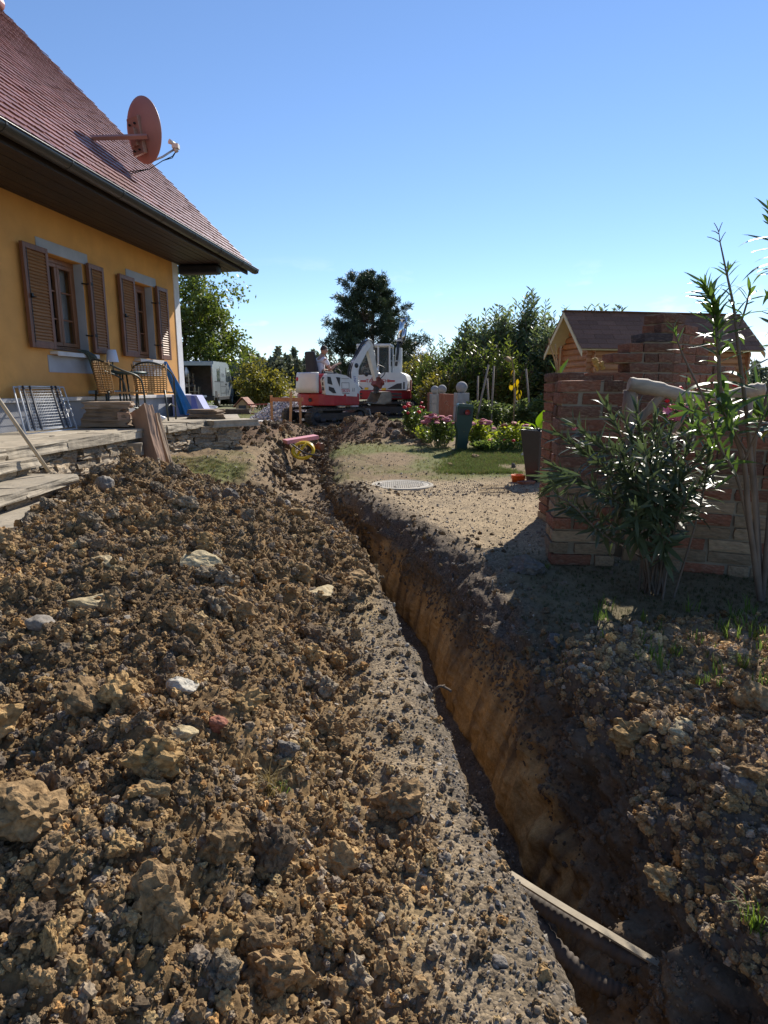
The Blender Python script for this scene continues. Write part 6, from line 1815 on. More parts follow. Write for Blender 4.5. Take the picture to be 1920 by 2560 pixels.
# generic leafy garden plant
def bushy(name, label, cat, loc, w, d, h, n, ls, wk, mat, heads=None, hmat=None, group=None, stems=14, up=.6, hr=.05, flat=.35, hz=(.85, 1.05)):
    t = thing(name, label, cat, loc, 0, group); base = Vector(loc)
    b = MB(); pos, dr = [], []
    for k in range(stems):
        a = rng.uniform(0, 6.28); r = math.sqrt(rng.random()); hh = h * (1 - .35 * r * r) * rng.uniform(.8, 1.0)
        tip = base + Vector((math.cos(a) * r * w, math.sin(a) * r * d, hh)); foot = base + Vector((math.cos(a) * r * w * .4, math.sin(a) * r * d * .4, 0))
        pts = limb(b, foot, tip, .008, .003, 5, .05, 4)
        for j in range(max(1, n // stems)):
            s = rng.uniform(.18, 1) ** .8; i = min(int(s * 5), 4); p = pts[i].lerp(pts[i + 1], s * 5 - i)
            pos.append((p.x + rng.normal() * .03, p.y + rng.normal() * .03, p.z)); aa = rng.uniform(0, 6.28); dr.append((math.cos(aa), math.sin(aa), up * rng.uniform(.2, 1.4)))
    b.build('stem', MATS['green_stem'], t, world=True)
    pos, dr = np.array(pos), np.array(dr); m = len(pos)
    leaf_obj('foliage', leaf_np(pos, dr, rdir(m), ls * rng.uniform(.7, 1.3, m), ls * wk * rng.uniform(.7, 1.2, m)), mat, t)
    for k in range(heads or 0):
        a = rng.uniform(0, 6.28); r = math.sqrt(rng.random()); c = base + Vector((math.cos(a) * r * w, math.sin(a) * r * d, h * rng.uniform(*hz) * (1 - .25 * r * r)))
        r_ = hr * rng.uniform(.75, 1.25)
        me = clod_mesh('flower', hmat, 800 + k, 2, rough=.25, fine=.10)
        o = link('flower', me, t); o.matrix_local = wmat(t).inverted() @ Matrix.Translation(c) @ Matrix.Rotation(rng.normal() * .25, 4, 'X') @ Matrix.Diagonal((r_, r_, r_ * flat, 1))
    return t
LM_SED = leaf_mat('sedum_leaf', (.16, .20, .045), trans=.5, rough=.45, col2=(.30, .33, .06))
LM_ROSE = leaf_mat('rose_leaf', (.075, .115, .035), trans=.38, rough=.35, col2=(.15, .19, .05))
LM_TOM = leaf_mat('tomato_leaf', (.085, .12, .045), trans=.38, rough=.5, col2=(.15, .18, .06))
def at(px, Y): q = P(px, 968, Y); return (q.x, Y, ground_z(q.x, Y))
bushy('rose_bush', 'rose bush with red blooms beside the large excavator', 'rose bush', at(1042, 14.2), .32, .30, .78, 1300, .075, .6, LM_ROSE, 10, MATS['petal_red'], hr=.045, flat=.8, hz=(.75, 1.08))
g = 'pink sedum clumps in the flower bed'
bushy('sedum', 'pink flowering sedum clump between the rose bush and the green post', 'flower', at(1100, 12.7), .42, .32, .66, 1100, .085, .45, LM_ROSE, 22, MATS['sedum_pink'], g, 30, hr=.075)
bushy('sedum', 'pale pink sedum spreading low in front of the rose bush', 'flower', at(1070, 13.3), .25, .25, .42, 500, .07, .45, LM_SED, 9, MATS['sedum_pink'], g, 16, hr=.065)
bushy('sedum', 'lime green sedum with scattered pink heads beside the green post', 'flower', at(1205, 12.5), .34, .3, .58, 1100, .09, .45, LM_SED, 12, MATS['sedum_pink'], g, 24, hr=.065)
bushy('sedum', 'lime green sedum with few pink heads in front of the planter', 'flower', at(1290, 12.2), .42, .35, .55, 1300, .09, .42, LM_SED, 9, MATS['sedum_pink'], g, 28, hr=.06)
bushy('flower_bush', 'low dark leafy bush under the lime green sedum', 'bush', at(1245, 11.8), .5, .2, .26, 900, .08, .5, LM_ROSE, 3, MATS['petal_red'], None, 24, hr=.03, flat=.8)
g = 'tomato plants at the stakes'
for k, (px, Y, w, h) in enumerate(((1200, 15.2, .4, .85), (1258, 15.4, .38, .80), (1305, 15.0, .35, .85), (1352, 14.6, .35, .95))):
    nm = ('leafy tomato plant beside the tall ball topped pillar', 'leafy tomato plant at the two leaning stakes', 'leafy tomato plant below the withered sunflower', 'tall leafy tomato plant close to the brick pier')[k]
    bushy('tomato_plant', nm, 'tomato plant', at(px, Y), w, .35, h, 1200, .10, .5, LM_TOM, 0, None, g, 18, up=.3)
M('stake_wood', (.26, .21, .165), rough=.9, var=.25, bump=.5, bscale=20, stretch=(6, 6, 1))
for k, (x0, y0, x1, y1, Y, lab) in enumerate(((1193, 1045, 1221, 912, 14.9, 'leaning grey stake among the tomato plants'), (1230, 1010, 1235, 915, 15.1, 'straight tall grey stake beside the leaning one'), (1221, 1000, 1218, 946, 15.6, 'short stake just behind the straight tall one'),
                                      (1194, 990, 1195, 940, 15.8, 'short stub of a stake beside the leaning one'), (1322, 1000, 1315, 922, 15.4, 'thin slanted stake close to the brick pier'), (1288, 1020, 1284, 925, 15.0, 'stake that carries the withered sunflower'))):
    a, c = P(x0, y0, Y), P(x1, y1, Y + .1); a = a + (a - c) * ((a.z - ground_z(a.x, a.y) + .05) / max(.05, c.z - a.z))
    tag(MB().tube([a, a.lerp(c, .5), c], [.026, .024, .022], 7).build('wooden_stake', MATS['stake_wood']), lab, 'stake', 'stakes in the vegetable bed')
def sunflower():
    p = at(1288, 14.8); t = thing('sunflower', 'withered sunflower with yellow drooping leaves', 'flower', p)
    top = P(1277, 893, 14.8); b = MB(); pts = smooth_path([Vector(p), P(1286, 960, 14.8), P(1281, 905, 14.8), top, top + Vector((-.06, -.05, -.04))], 4); b.tube(pts, [.018 - .010 * i / (len(pts) - 1) for i in range(len(pts))], 6); b.build('stem', MATS['dry_stalk'], t, world=True)
    MB().lathe([(1e-3, 0), (.07, .01), (.075, .03), (1e-3, .035)], 12, tuple(top + Vector((-.08, -.06, -.06))), rot=(R(60), 0, .4)).build('seed_head', MATS['dry_stalk'], t, world=True)
    me = lance_mesh('leaf', leaf_mat('dry_leaf', (.26, .17, .03), trans=.4, rough=.6, rnd=.9, col2=(.45, .33, .03)), .45, .5, .2)
    for k in range(12):
        o = link('leaf', me, t); q = P(1286 + random.uniform(-12, 14), random.uniform(915, 1000), 14.75 + random.uniform(-.1, .1)); o.matrix_local = wmat(t).inverted() @ Matrix.Translation(q) @ Euler((random.uniform(-.5, .5), random.uniform(.7, 1.4), random.uniform(0, 6.28))).to_matrix().to_4x4() @ Matrix.Scale(random.uniform(.10, .2), 4)
sunflower()
# canna leaves behind the wall and in the planter
LM_CAN = leaf_mat('canna_leaf', (.13, .21, .03), trans=.5, rough=.35, col2=(.20, .30, .04))
def canna(label, loc, leaves, stalks=()):
    t = thing('canna', label, 'plant', loc); me = lance_mesh('leaf', LM_CAN, .42, .25, .25, 8)
    for (px, py, Y, ln, el, az) in leaves:
        o = link('leaf', me, t); o.matrix_local = wmat(t).inverted() @ Matrix.Translation(P(px, py, Y)) @ Euler((0, -R(el), R(az))).to_matrix().to_4x4() @ Matrix.Scale(ln, 4)
    b = MB()
    for s in stalks:
        b.tube(smooth_path([P(*p) for p in s], 3), .008, 5)
    if stalks: b.build('stalk', MATS['dry_stalk'], t, world=True)
    return t
canna('canna with broad green leaves growing in the black planter', (2.22, 9.05, .68), [(1345, 1068, 9.0, .34, 72, -60), (1340, 1070, 9.0, .22, 40, 190), (1352, 1072, 9.05, .28, 60, 60), (1335, 1075, 9.0, .2, 25, 150), (1358, 1072, 9.0, .2, 30, 0)])
canna('canna leaf and brown seed stalks rising behind the brick wall', (1.95, 6.9, 0), [(1393, 945, 6.7, .20, 78, 160), (1398, 945, 6.7, .22, 75, 20), (1425, 938, 6.7, .14, 15, 10)], [((1392, 950, 6.7), (1388, 905, 6.7), (1376, 868, 6.7), (1372, 845, 6.7)), ((1395, 950, 6.7), (1391, 900, 6.7), (1388, 860, 6.7)), ((1397, 950, 6.7), (1399, 905, 6.7), (1402, 865, 6.7))])
for k in range(10):
    pass
def dried_flower():
    p = P(1492, 930, 6.05); t = thing('dried_flower', 'dried golden flower head standing on the brick wall', 'flower', tuple(p))
    b = MB(); b.tube([p, P(1490, 905, 6.05)], .006, 5); b.tube([p, P(1505, 912, 6.05)], .005, 5); b.build('stem', MATS['dry_stalk'], t, world=True)
    m = M('gold_dry', (.42, .24, .06), rough=.8, var=.3, vscale=12, bump=.5)
    for px, py, r in ((1487, 902, .035), (1490, 912, .03), (1503, 910, .03), (1508, 920, .025), (1494, 921, .025)):
        o = link('flower', clod_mesh('flower', m, px, 2, rough=.5, fine=.15), t); o.matrix_local = wmat(t).inverted() @ Matrix.Translation(P(px, py, 6.05)) @ Matrix.Scale(r, 4)
dried_flower()
g = 'red flowering shrubs inside the brick ruin'
bushy('flower_shrub', 'red flowering shrub behind the middle of the driftwood rail', 'shrub', (2.52, 5.25, .2), .26, .18, 1.22, 420, .085, .34, LM_OLE2, 7, MATS['petal_red'], g, 12, hr=.024, flat=.8, hz=(.9, 1.02))
bushy('flower_shrub', 'red flowering shrub close to the broken wall by the yucca', 'shrub', (2.98, 5.3, .2), .22, .18, 1.26, 380, .085, .34, LM_OLE2, 7, MATS['petal_red'], g, 12, hr=.024, flat=.8, hz=(.88, 1.0))
def yucca():
    t = thing('yucca', 'spiky yucca with stiff upright leaves in front of the shed', 'plant', (3.1, 5.15, .75)); me = lance_mesh('leaf', LM_OLE2, .085, .05, .4, 5)
    for k in range(34):
        a = random.uniform(0, 6.28); e = random.uniform(.55, 1.4); o = link('leaf', me, t); o.matrix_local = Matrix.Translation((0, 0, .25)) @ Euler((0, -e, a)).to_matrix().to_4x4() @ Matrix.Scale(random.uniform(.35, .6), 4)
    MB().tube([(0, 0, -.75), (0, 0, .28)], [.05, .04], 8).build('trunk', MATS['bark'], t)
yucca()

# lawns and loose grass (too many to count)
def grass():
    gm = tint_mat('grass_blade', rough=.6, bump=0, var=.15, spec=.3, trans=.4)
    srcs = []
    for k in range(5):
        b = MB()
        for j in range(9):
            a = random.uniform(0, 6.28); l_ = random.uniform(.5, 1.1); o = Vector((random.gauss(0, .25), random.gauss(0, .25), 0)); d = Vector((math.cos(a), math.sin(a), 0)); s = Vector((-d.y, d.x, 0)) * .035
            p1 = o + d * .12 * l_ + Vector((0, 0, .55 * l_)); p2 = o + d * .42 * l_ + Vector((0, 0, .95 * l_))
            b.add([o - s, o + s, p1 + s * .8, p1 - s * .8, p2], [(0, 1, 2, 3), (3, 2, 4)])
        srcs.append(bpy.data.objects.new('grass_tuft', b.mesh('grass_tuft', gm)))
    V = GV; Y = np.maximum(V[:, 1], .3); area = (Y + .5) * Y; vis = (np.abs(V[:, 0]) < .70 * Y + .6)
    def sc(name, w, n, h0, h1, cols, label):
        w = w * vis; i = rng.choice(len(w), n, p=w / w.sum()); pos = V[i] + rng.normal(0, .03, (n, 3)) * [1, 1, 0]
        s = rng.uniform(h0, h1, n); rot = np.stack([rng.normal(0, .12, n), rng.normal(0, .12, n), rng.uniform(0, 6.28, n)], -1)
        c = np.array(cols)[rng.integers(0, len(cols), n)] * (1 + rng.normal(0, .15, (n, 1))); c = np.concatenate([np.clip(c, .01, .6), np.ones((n, 1))], 1)
        scatter(name, pos, rot, np.stack([s, s, s], -1), rng.integers(0, 5, n), c, srcs, label=label, cat='grass')
    dry = [(.20, .17, .05), (.13, .15, .04), (.26, .20, .08), (.15, .17, .045)]
    sc('lawn_grass', (GM['grass'] > .25) * GM['grass'] * (GM['zone'] != 3) * area ** .6 * (V[:, 1] < 26), 26000, .022, .05, dry, 'short worn grass of the lawn behind the trench')
    gp = ((V[:, 0] > .55) & (V[:, 0] < 3.2) & (V[:, 1] > 9.4) & (V[:, 1] < 12.4) & (GM['zone'] == 4)).astype(float)
    gp *= ss(.55, 1.3, V[:, 0] - .25 * (V[:, 1] - 9.4)) * np.clip(.55 + 2.2 * GM['n4'] + .35 * ss(1.2, 2.0, V[:, 0]), 0, 1)
    sc('green_grass', gp * area ** .6, 9000, .03, .07, [(.12, .17, .04), (.15, .20, .045), (.11, .13, .04), (.19, .18, .06)], 'bright green grass below the flower bed')
    sc('shade_grass', GM['shade'] * area ** .4, 3000, .010, .03, [(.05, .075, .022), (.07, .08, .03), (.10, .085, .04)], 'low grass in the shade before the brick walls')  # blade colours darkened to deepen the shade before the walls
    gq = ((V[:, 0] > 1.15) & (V[:, 1] > 2.5) & (V[:, 1] < 3.5) & (GM['zone'] == 4)).astype(float)
    sc('bank_grass', gq, 60, .05, .13, [(.11, .17, .035), (.15, .22, .04)], 'long grass blades along the edge of the bank')
grass()
def tuft(label, p, h, n, col):
    t = thing('grass_clump', label, 'grass clump', tuple(p)); b = MB()
    for j in range(n):
        a = random.uniform(0, 6.28); l_ = h * random.uniform(.5, 1.1); o = Vector((random.gauss(0, .012), random.gauss(0, .012), 0)); d = Vector((math.cos(a), math.sin(a), 0)); s = Vector((-d.y, d.x, 0)) * .0016
        e = random.uniform(.25, 1.0); p1 = o + d * .4 * l_ * e + Vector((0, 0, .6 * l_)); p2 = o + d * l_ * e + Vector((0, 0, l_ * random.uniform(.3, .95)))
        b.add([o - s, o + s, p1 + s * .8, p1 - s * .8, p2], [(0, 1, 2, 3), (3, 2, 4)])
    o = b.build('blades', leaf_mat('blade_' + col, {'dry': (.26, .20, .09), 'green': (.14, .20, .04)}[col], trans=.35, rough=.6), t); o['kind'] = 'stuff'
tuft('dry grass clump with roots lying on the soil heap', hit(665, 1985), .085, 150, 'dry')
tuft('small green sprout beside the dry grass clump on the heap', hit(705, 1975), .05, 14, 'green')
tuft('green grass clump on the bank edge under the tall oleander', hit(1855, 1668), .11, 36, 'green')
tuft('green grass clump on the bank edge left of the oleander stems', hit(1690, 1640), .10, 30, 'green')
tuft('small green weed at the foot of the brick pier', hit(1368, 1420), .06, 30, 'green')
tuft('sparse green weed on the trench rim', hit(1420, 1655), .05, 12, 'green')
tuft('wiry weed hanging on the bank at the right picture edge', hit(1880, 2330), .12, 40, 'green')
# ------------------------------------------------------------------ things lying and standing about
# manhole cover
M('cover_concrete', (.38, .34, .27), rough=.9, var=.12, vscale=6, bump=.4, bscale=40, stain=(.28, .24, .18), stain_scale=3)
M('cover_iron', (.36, .325, .27), rough=.7, var=.15, vscale=6, bump=.3, bscale=50, stain=(.26, .21, .15), stain_scale=3, stain_amt=.6)
mc = PZ(1005, 1208, .03); mz = drop(mc.x, mc.y) - .004
mh = thing('manhole_cover', 'round pale manhole cover with a checkered top in the gravel beside the trench', 'manhole cover', (mc.x, mc.y, mz))
MB().lathe([(.42, -.06), (.425, .015), (.41, .022), (.375, .022), (.37, .006), (1e-3, .006)], 56).build('frame_ring', MATS['cover_concrete'], mh)
MB().lathe([(.362, .0), (.362, .018), (.345, .022), (.33, .016), (1e-3, .016)], 56).build('lid', MATS['cover_iron'], mh)
b = MB()
for i in range(-11, 12):
    for j in range(-11, 12):
        x, y = i * .028, j * .028
        if x * x + y * y < .30 ** 2: b.box((x, y, .0185), (.019 if (i + j) % 2 else .011, .011 if (i + j) % 2 else .019, .007))
o = b.build('tread', MATS['cover_iron'], mh); o['kind'] = 'stuff'
for a in (.5, 3.6): MB().lathe([(1e-3, .020), (.022, .020), (.024, .017)], 12, (.31 * math.cos(a), .31 * math.sin(a), 0)).build('lifting_hole_shade', MATS['machine_dark'], mh)  # dark discs paint the shade inside the holes
# orange saucer
p = PZ(1296, 1190, .08); z = drop(p.x, p.y)
s = thing('plant_saucer', 'bright orange plastic plant saucer on the gravel beside the black planter', 'saucer', (p.x, p.y, z))
MB().lathe([(1e-3, .0), (.085, .0), (.10, .09), (.104, .09), (.104, .098), (.094, .098), (.080, .012), (1e-3, .012)], 32).build('bowl', M('orange_plastic', (.78, .135, .012), rough=.35, var=.04, bump=.02), s)
MB().lathe([(.103, .052), (.107, .056), (.103, .060)], 32).build('rib', MATS['orange_plastic'], s)
p2 = PZ(1315, 1205, .03)
o = slab_obj('brick', B_RED, 731, (.22, .12, .05), None, (p2.x, p2.y, drop(p2.x, p2.y) + .015), (0, 0, .5), .03); tag(o, 'dark red brick lying flat beside the orange saucer', 'brick')
# planter
p = PZ(1343, 1192, .06); z = drop(p.x, p.y)
pl = thing('planter', 'tall tapered black planter beside the brick pier', 'planter', (p.x, p.y, z), R(32))
b = MB(); w0, w1, h = .105, .185, .72
outer = [(-1, -1), (1, -1), (1, 1), (-1, 1)]
vs = [(x * w0, y * w0, 0) for x, y in outer] + [(x * w1, y * w1, h) for x, y in outer] + [(x * (w1 - .015), y * (w1 - .015), h) for x, y in outer] + [(x * (w1 - .03), y * (w1 - .03), h - .06) for x, y in outer]
b.add(vs, [(3, 2, 1, 0)] + [(i, (i + 1) % 4, 4 + (i + 1) % 4, 4 + i) for i in range(4)] + [(4 + i, 4 + (i + 1) % 4, 8 + (i + 1) % 4, 8 + i) for i in range(4)] + [(8 + i, 8 + (i + 1) % 4, 12 + (i + 1) % 4, 12 + i) for i in range(4)])
b.build('pot', M('planter_black', (.028, .030, .036), rough=.5, var=.1, bump=.1, bscale=60), pl, bevel=.006)
MB().box((0, 0, h - .07), (w1 * 1.9, w1 * 1.9, .02)).build('potting_soil', M('potting_soil', (.04, .028, .02), rough=1, bump=1), pl)
# green post with hooded opening
p = P(1152, 1122, 12.25); z = drop(p.x, p.y)
gp = thing('power_post', 'dark green plastic garden post with a red socket in its hooded opening', 'post', (p.x, p.y, z - .02), R(6))
gm = M('green_plastic', (.018, .055, .042), rough=.4, var=.08, bump=.03)
tl_ = Matrix.Rotation(R(4), 3, 'Y')
def tilted(b): b.v = [tuple(tl_ @ Vector(v)) for v in b.v]; return b
b = MB(); b.prism([(-.10, 0), (.10, 0), (.105, .34), (.155, .48), (.155, .84), (.13, .88), (-.13, .88), (-.155, .84), (-.155, .48), (-.105, .34)], 'y', -.08, .10); tilted(b).build('housing', gm, gp, bevel=.02, segs=3)
tilted(MB().box((0, -.078, .755), (.25, .012, .13))).build('opening', MATS['machine_dark'], gp, bevel=.02)
tilted(MB().lathe([(1e-3, .0), (.045, .0), (.05, .03)], 16, (.03, -.105, .75), rot=(R(90), 0, 0))).build('socket', M('socket_red', (.35, .05, .04), rough=.5), gp)
b = MB(); b.prism([(-.16, .85), (.16, .85), (.14, .905), (-.14, .905)], 'y', -.11, .115); tilted(b).build('hood', M('hood_green', (.05, .10, .085), rough=.3, var=.05, bump=.02), gp, bevel=.015)
MB().box((0, 0, .005), (.34, .30, .05)).build('foot', M('foot_dark', (.03, .03, .028), rough=.8), gp, bevel=.01)
# ball topped pillars with red panels between them
M('cast_stone', (.34, .335, .33), rough=.9, var=.12, vscale=8, bump=.5, bscale=60, stain=(.22, .21, .2), stain_scale=3)
M('terracotta', (.33, .11, .055), rough=.85, var=.15, vscale=4, bump=.3, bscale=40, stain=(.42, .25, .16), stain_scale=5)
for k, (px, Y, w, r, ty, lab) in enumerate(((1154, 16.0, .31, .145, 982, 'nearest and largest grey pillar topped with a stone ball, behind the green post'), (1105, 19.0, .26, .135, 984, 'grey pillar topped with a stone ball beside the terracotta panel'),
                                         (1087, 19.6, .26, .13, 985, 'grey pillar topped with a stone ball behind the rose bush'), (1061, 23.0, .26, .14, 985, 'farthest grey pillar topped with a small stone ball, near the large excavator'))):
    p = P(px, ty, Y); gz = .2
    t = thing('pillar', lab.replace('nearest and largest', 'largest').replace('farthest', 'smallest'), 'pillar', (p.x, Y, gz), R(12), 'ball topped pillars in the garden')
    h = p.z - gz; nb_ = 3
    for i in range(nb_): MB().box((0, 0, h * (i + .5) / nb_), (w, w, h / nb_ - .006)).build('block', MATS['cast_stone'], t, bevel=.008)
    MB().ball((0, 0, h + r * .93), r, 24, 14).build('ball', MATS['cast_stone'], t)
for (x0, x1, Y0, Y1, lab) in ((1100, 1141, 18.3, 16.3, 'terracotta red panel with faded relief between two ball topped pillars'), (1064, 1080, 22.5, 20.2, 'terracotta red panel between the two smaller pillars')):
    a, c = P(x0, 985, Y0), P(x1, 985, Y1); m = (a + c) / 2; ang = math.atan2(c.y - a.y, c.x - a.x)
    t = thing('terracotta_wall', lab, 'panel', (m.x, m.y, .2), ang)
    MB().box((0, 0, .46), ((c - a).length, .06, .92)).build('panel', MATS['terracotta'], t, bevel=.006)
    b = MB()
    for k in range(7): b.box((random.uniform(-.3, .3), -.035, .70 + random.uniform(-.10, .05)), (random.uniform(.05, .14), .012, .02), (0, random.uniform(-.5, .5), 0))
    o = b.build('relief', M('relief_pale', (.45, .26, .17), rough=.9), t); o['kind'] = 'stuff'
# insulation board, yellow drain pipe coil and brown pipe end in the shallow trench
a = P(752, 1098, 11.8)
xb = thing('insulation_board', 'pink insulation board lying across the far end of the trench', 'insulation board', tuple(a), R(10))
b = MB(); b.box((0, 0, 0), (.62, .32, .07), (0, R(-7), R(14))); b.build('board', M('pink_foam', (.62, .27, .30), rough=.7, var=.05, bump=.1), xb, bevel=.004)
tag(MB().box(tuple(a + Vector((.15, .05, -.13))), (.05, .28, .16)).build('timber_block', MATS['machine_dark']), 'dark block propping up the pink insulation board', 'block')
yc = P(757, 1124, 11.4)
yt = thing('drain_pipe', 'coiled yellow drain pipe lying in the trench under the pink board', 'pipe', tuple(yc))
ym = M('yellow_pipe', (.72, .46, .012), rough=.4, var=.06, bump=.2, bscale=60)
ring = [(.19 * math.cos(t), .09 * math.sin(t), .135 * math.sin(t) - .02) for t in np.linspace(0, 2 * math.pi, 40)]
MB().tube(ring, .026, 8, cap=False).tube([(x * .96 + .01, y + .05, z + .01) for x, y, z in ring], .026, 8, cap=False).tube([(-.13, .0, -.14), (-.02, .02, .02), (.07, .04, .11)], .024, 8).build('coil', ym, yt)
cb = MB().tube(smooth_path([P(728, 1110, 11.2), P(748, 1124, 11.2), P(766, 1134, 11.1), P(800, 1140, 10.9)], 5), .014, 6).build('cable', MATS['machine_dark']); tag(cb, 'black cable running past the yellow coil in the trench', 'cable')
kp = P(795, 1115, 11.7); kt = thing('pipe_end', 'brown sewer pipe end sticking out of the soil beside the yellow coil', 'pipe', tuple(kp))
b = MB(); b.tube([(-.16, .1, -.02), (.0, 0, .0)], .055, 14).tube([(.0, 0, .0), (.09, -.05, -.01)], .068, 14); b.build('pipe', M('pipe_brown', (.20, .065, .035), rough=.5, var=.15), kt)
MB().tube([(-.17, .105, -.021), (-.10, .065, -.01)], .07, 14).build('sleeve', MATS['machine_dark'], kt)
# batter boards
M('fresh_wood', (.42, .25, .12), rough=.75, var=.15, vscale=3, bump=.3, bscale=25, stretch=(5, 5, 1))
M('fresh_board', (.36, .17, .09), rough=.75, var=.15, vscale=3, bump=.3, bscale=25, stretch=(1, 5, 5))
bt = thing('batter_board', 'wooden batter board of three posts and two boards beside the small excavator', 'batter board', (P(700, 1045, 16).x, 16, .28))
for px, y0, Y in ((678, 988, 16.1), (725, 980, 15.7), (750, 998, 16.6)):
    c = P(px, y0, Y); MB().box((c.x, Y, (c.z + .15) / 2), (.065, .05, c.z - .15), (0, R(3 if px == 725 else 0), R(10))).build('post', MATS['fresh_wood'], bt, bevel=.004, world=True)
for x0, x1, Y in ((675, 724, 15.9), (722, 757, 16.15)):
    a, c = P(x0, 999, Y), P(x1, 999, Y); MB().box(tuple((a + c) / 2 + Vector((0, .05, 0))), ((c - a).length, .025, .10)).build('board', MATS['fresh_board'], bt, bevel=.003, world=True)
# gravel heap
def gravel_heap():
    c = P(706, 1040, 19.5); n = 60; V = []
    for i in range(n):
        for j in range(n):
            x, y = (i / (n - 1) - .5) * 3.6, (j / (n - 1) - .5) * 3.0
            r = math.hypot((x - .15) / 1.25, y / 1.2); V.append((c.x + x, 19.5 + y, .24 + .78 * max(0, 1 - r) ** .9))
    V = np.array(V); V[:, 2] += .03 * fbm(V * 6, 60, 3) * (V[:, 2] > .25)
    t = thing('gravel_heap', 'heap of light grey gravel behind the batter board', 'gravel heap', (c.x, 19.5, .28))
    m = np.array(wmat(t).inverted()); W = V @ m[:3, :3].T + m[:3, 3]
    link('mound', np_mesh('mound', W, grid_faces(n, n), M('gravel_grey', (.36, .36, .37), rough=.9, var=.4, vscale=22, bump=1, bscale=30)), t)
    ok = np.where(V[:, 2] > .27)[0]; k = rng.choice(ok, 2600)
    pm = MATS['heap_stone'] = tint_mat('heap_stone', rough=.85, bump=.2, var=.15)
    src = [bpy.data.objects.new('gravel_stone', clod_mesh('gravel_stone', pm, 230 + q, 1, rough=.25, blocky=.7, fine=.0)) for q in range(4)]
    tt = np.array([(.50, .50, .52), (.34, .34, .35), (.62, .61, .60), (.22, .22, .23)])[rng.integers(0, 4, 2600)]
    o = scatter('gravel', V[k] - V[0] * 0 + rng.normal(0, .03, (2600, 3)) * [1, 1, .3], rng.uniform(-3, 3, (2600, 3)), rng.uniform(.022, .05, (2600, 1)) * rng.uniform(.7, 1.2, (2600, 3)), rng.integers(0, 4, 2600), np.concatenate([tt, np.ones((2600, 1))], 1), src)
    o.parent = t; o.matrix_parent_inverse = wmat(t).inverted()
gravel_heap()
# little tiled well roof, ladder and frames on the lawn
q = P(612, 1010, 27); wh = thing('kennel', 'little wooden kennel with a tiled gable roof in front of the hedge', 'kennel', (q.x, 27, .3), R(-12))
b = MB(); b.box((0, 0, .12), (.60, .5, .24)); b.prism([(-.30, .24), (.30, .24), (0, .50)], 'y', -.25, .25); b.build('wall', M('kennel_wood', (.36, .235, .12), rough=.8, var=.15), wh)
MB().box((0, -.256, .13), (.34, .012, .24)).build('doorway_shade', MATS['machine_dark'], wh)  # dark panel paints the shade inside the entrance
for sx in (-1, 1):
    for r in range(4):
        t = (r + .5) / 4
        for c in range(3): MB().box((sx * (.40 * (1 - t) + .02), -.20 + c * .2, .17 + .40 * t), (.16, .19, .03), (0, sx * R(44), 0)).build('tile', M('kennel_tile', (.28, .115, .07), rough=.8, var=.15, rnd=.2), wh)
q = P(650, 1024, 24); ld = thing('ladder', 'red and wooden ladder lying on its side on the lawn', 'ladder', (q.x, 24, .28), R(4))
for z in (.04, .38): MB().box((0, .1 * (z > .1), z), (1.0, .04, .05), (0, R(-1), 0)).build('rail', M('ladder_red', (.33, .07, .06), rough=.6), ld)
for k in range(6): MB().box((-.36 + k * .15, .05, .21), (.022, .03, .38), (R(-14), R(18), 0)).build('rung', M('ladder_wood', (.58, .47, .33), rough=.7), ld)
q = P(592, 1022, 24); o = slab_obj('timber_pile', M('dark_timber', (.10, .075, .055), rough=.9, var=.3), 741, (1.0, .5, .22), None, (q.x, 24, .38), (0, 0, .1), .03); tag(o, 'dark low pile of old timber left of the red ladder', 'timber pile')
q = P(630, 1056, 14.6); o = slab_obj('concrete_patch', M('pale_concrete', (.50, .48, .45), rough=.8, var=.1), 742, (.95, .9, .06), None, (q.x, 14.5, ground_z(q.x, 14.5) + .05), (R(2), 0, .15), .01); tag(o, 'pale concrete slab lying flat at the far end of the terrace wall', 'concrete slab')
q = P(520, 1016, 20); o = MB().lathe([(1e-3, 0), (.26, .01), (.30, .06), (.29, .065), (.25, .025), (1e-3, .02)], 28).build('tray', M('tray_grey', (.45, .46, .48), rough=.5)); o.location = (q.x, 20, .62); o.rotation_euler = (R(10), 0, 0); tag(o, 'round pale tray lying on the lawn beside the open van', 'tray')
# cloth covered table at the house corner
q = P(480, 1050, 11.3)
ct = thing('covered_table', 'low table covered by a lilac blue sheet at the house corner', 'table', (q.x, 11.3, ZT), R(4))
b = MB(); b.prism([(-.26, 0), (.34, 0), (.16, .36), (-.26, .37)], 'y', -.25, .25); sheet = b.build('sheet', M('lilac_sheet', (.36, .38, .60), rough=.9, var=.05, bump=.2, bscale=12), ct, bevel=.02, segs=3)
b = MB(); b.prism([(.06, .0), (.20, .0), (.14, .30), (.11, .36), (.07, .36)], 'y', -.262, -.248); b.build('fold', M('blue_fold', (.15, .19, .55), rough=.9), ct)
for x in (-.22, .28): MB().box((x, .0, -.01), (.03, .4, .02)).build('foot', MATS['machine_dark'], ct)

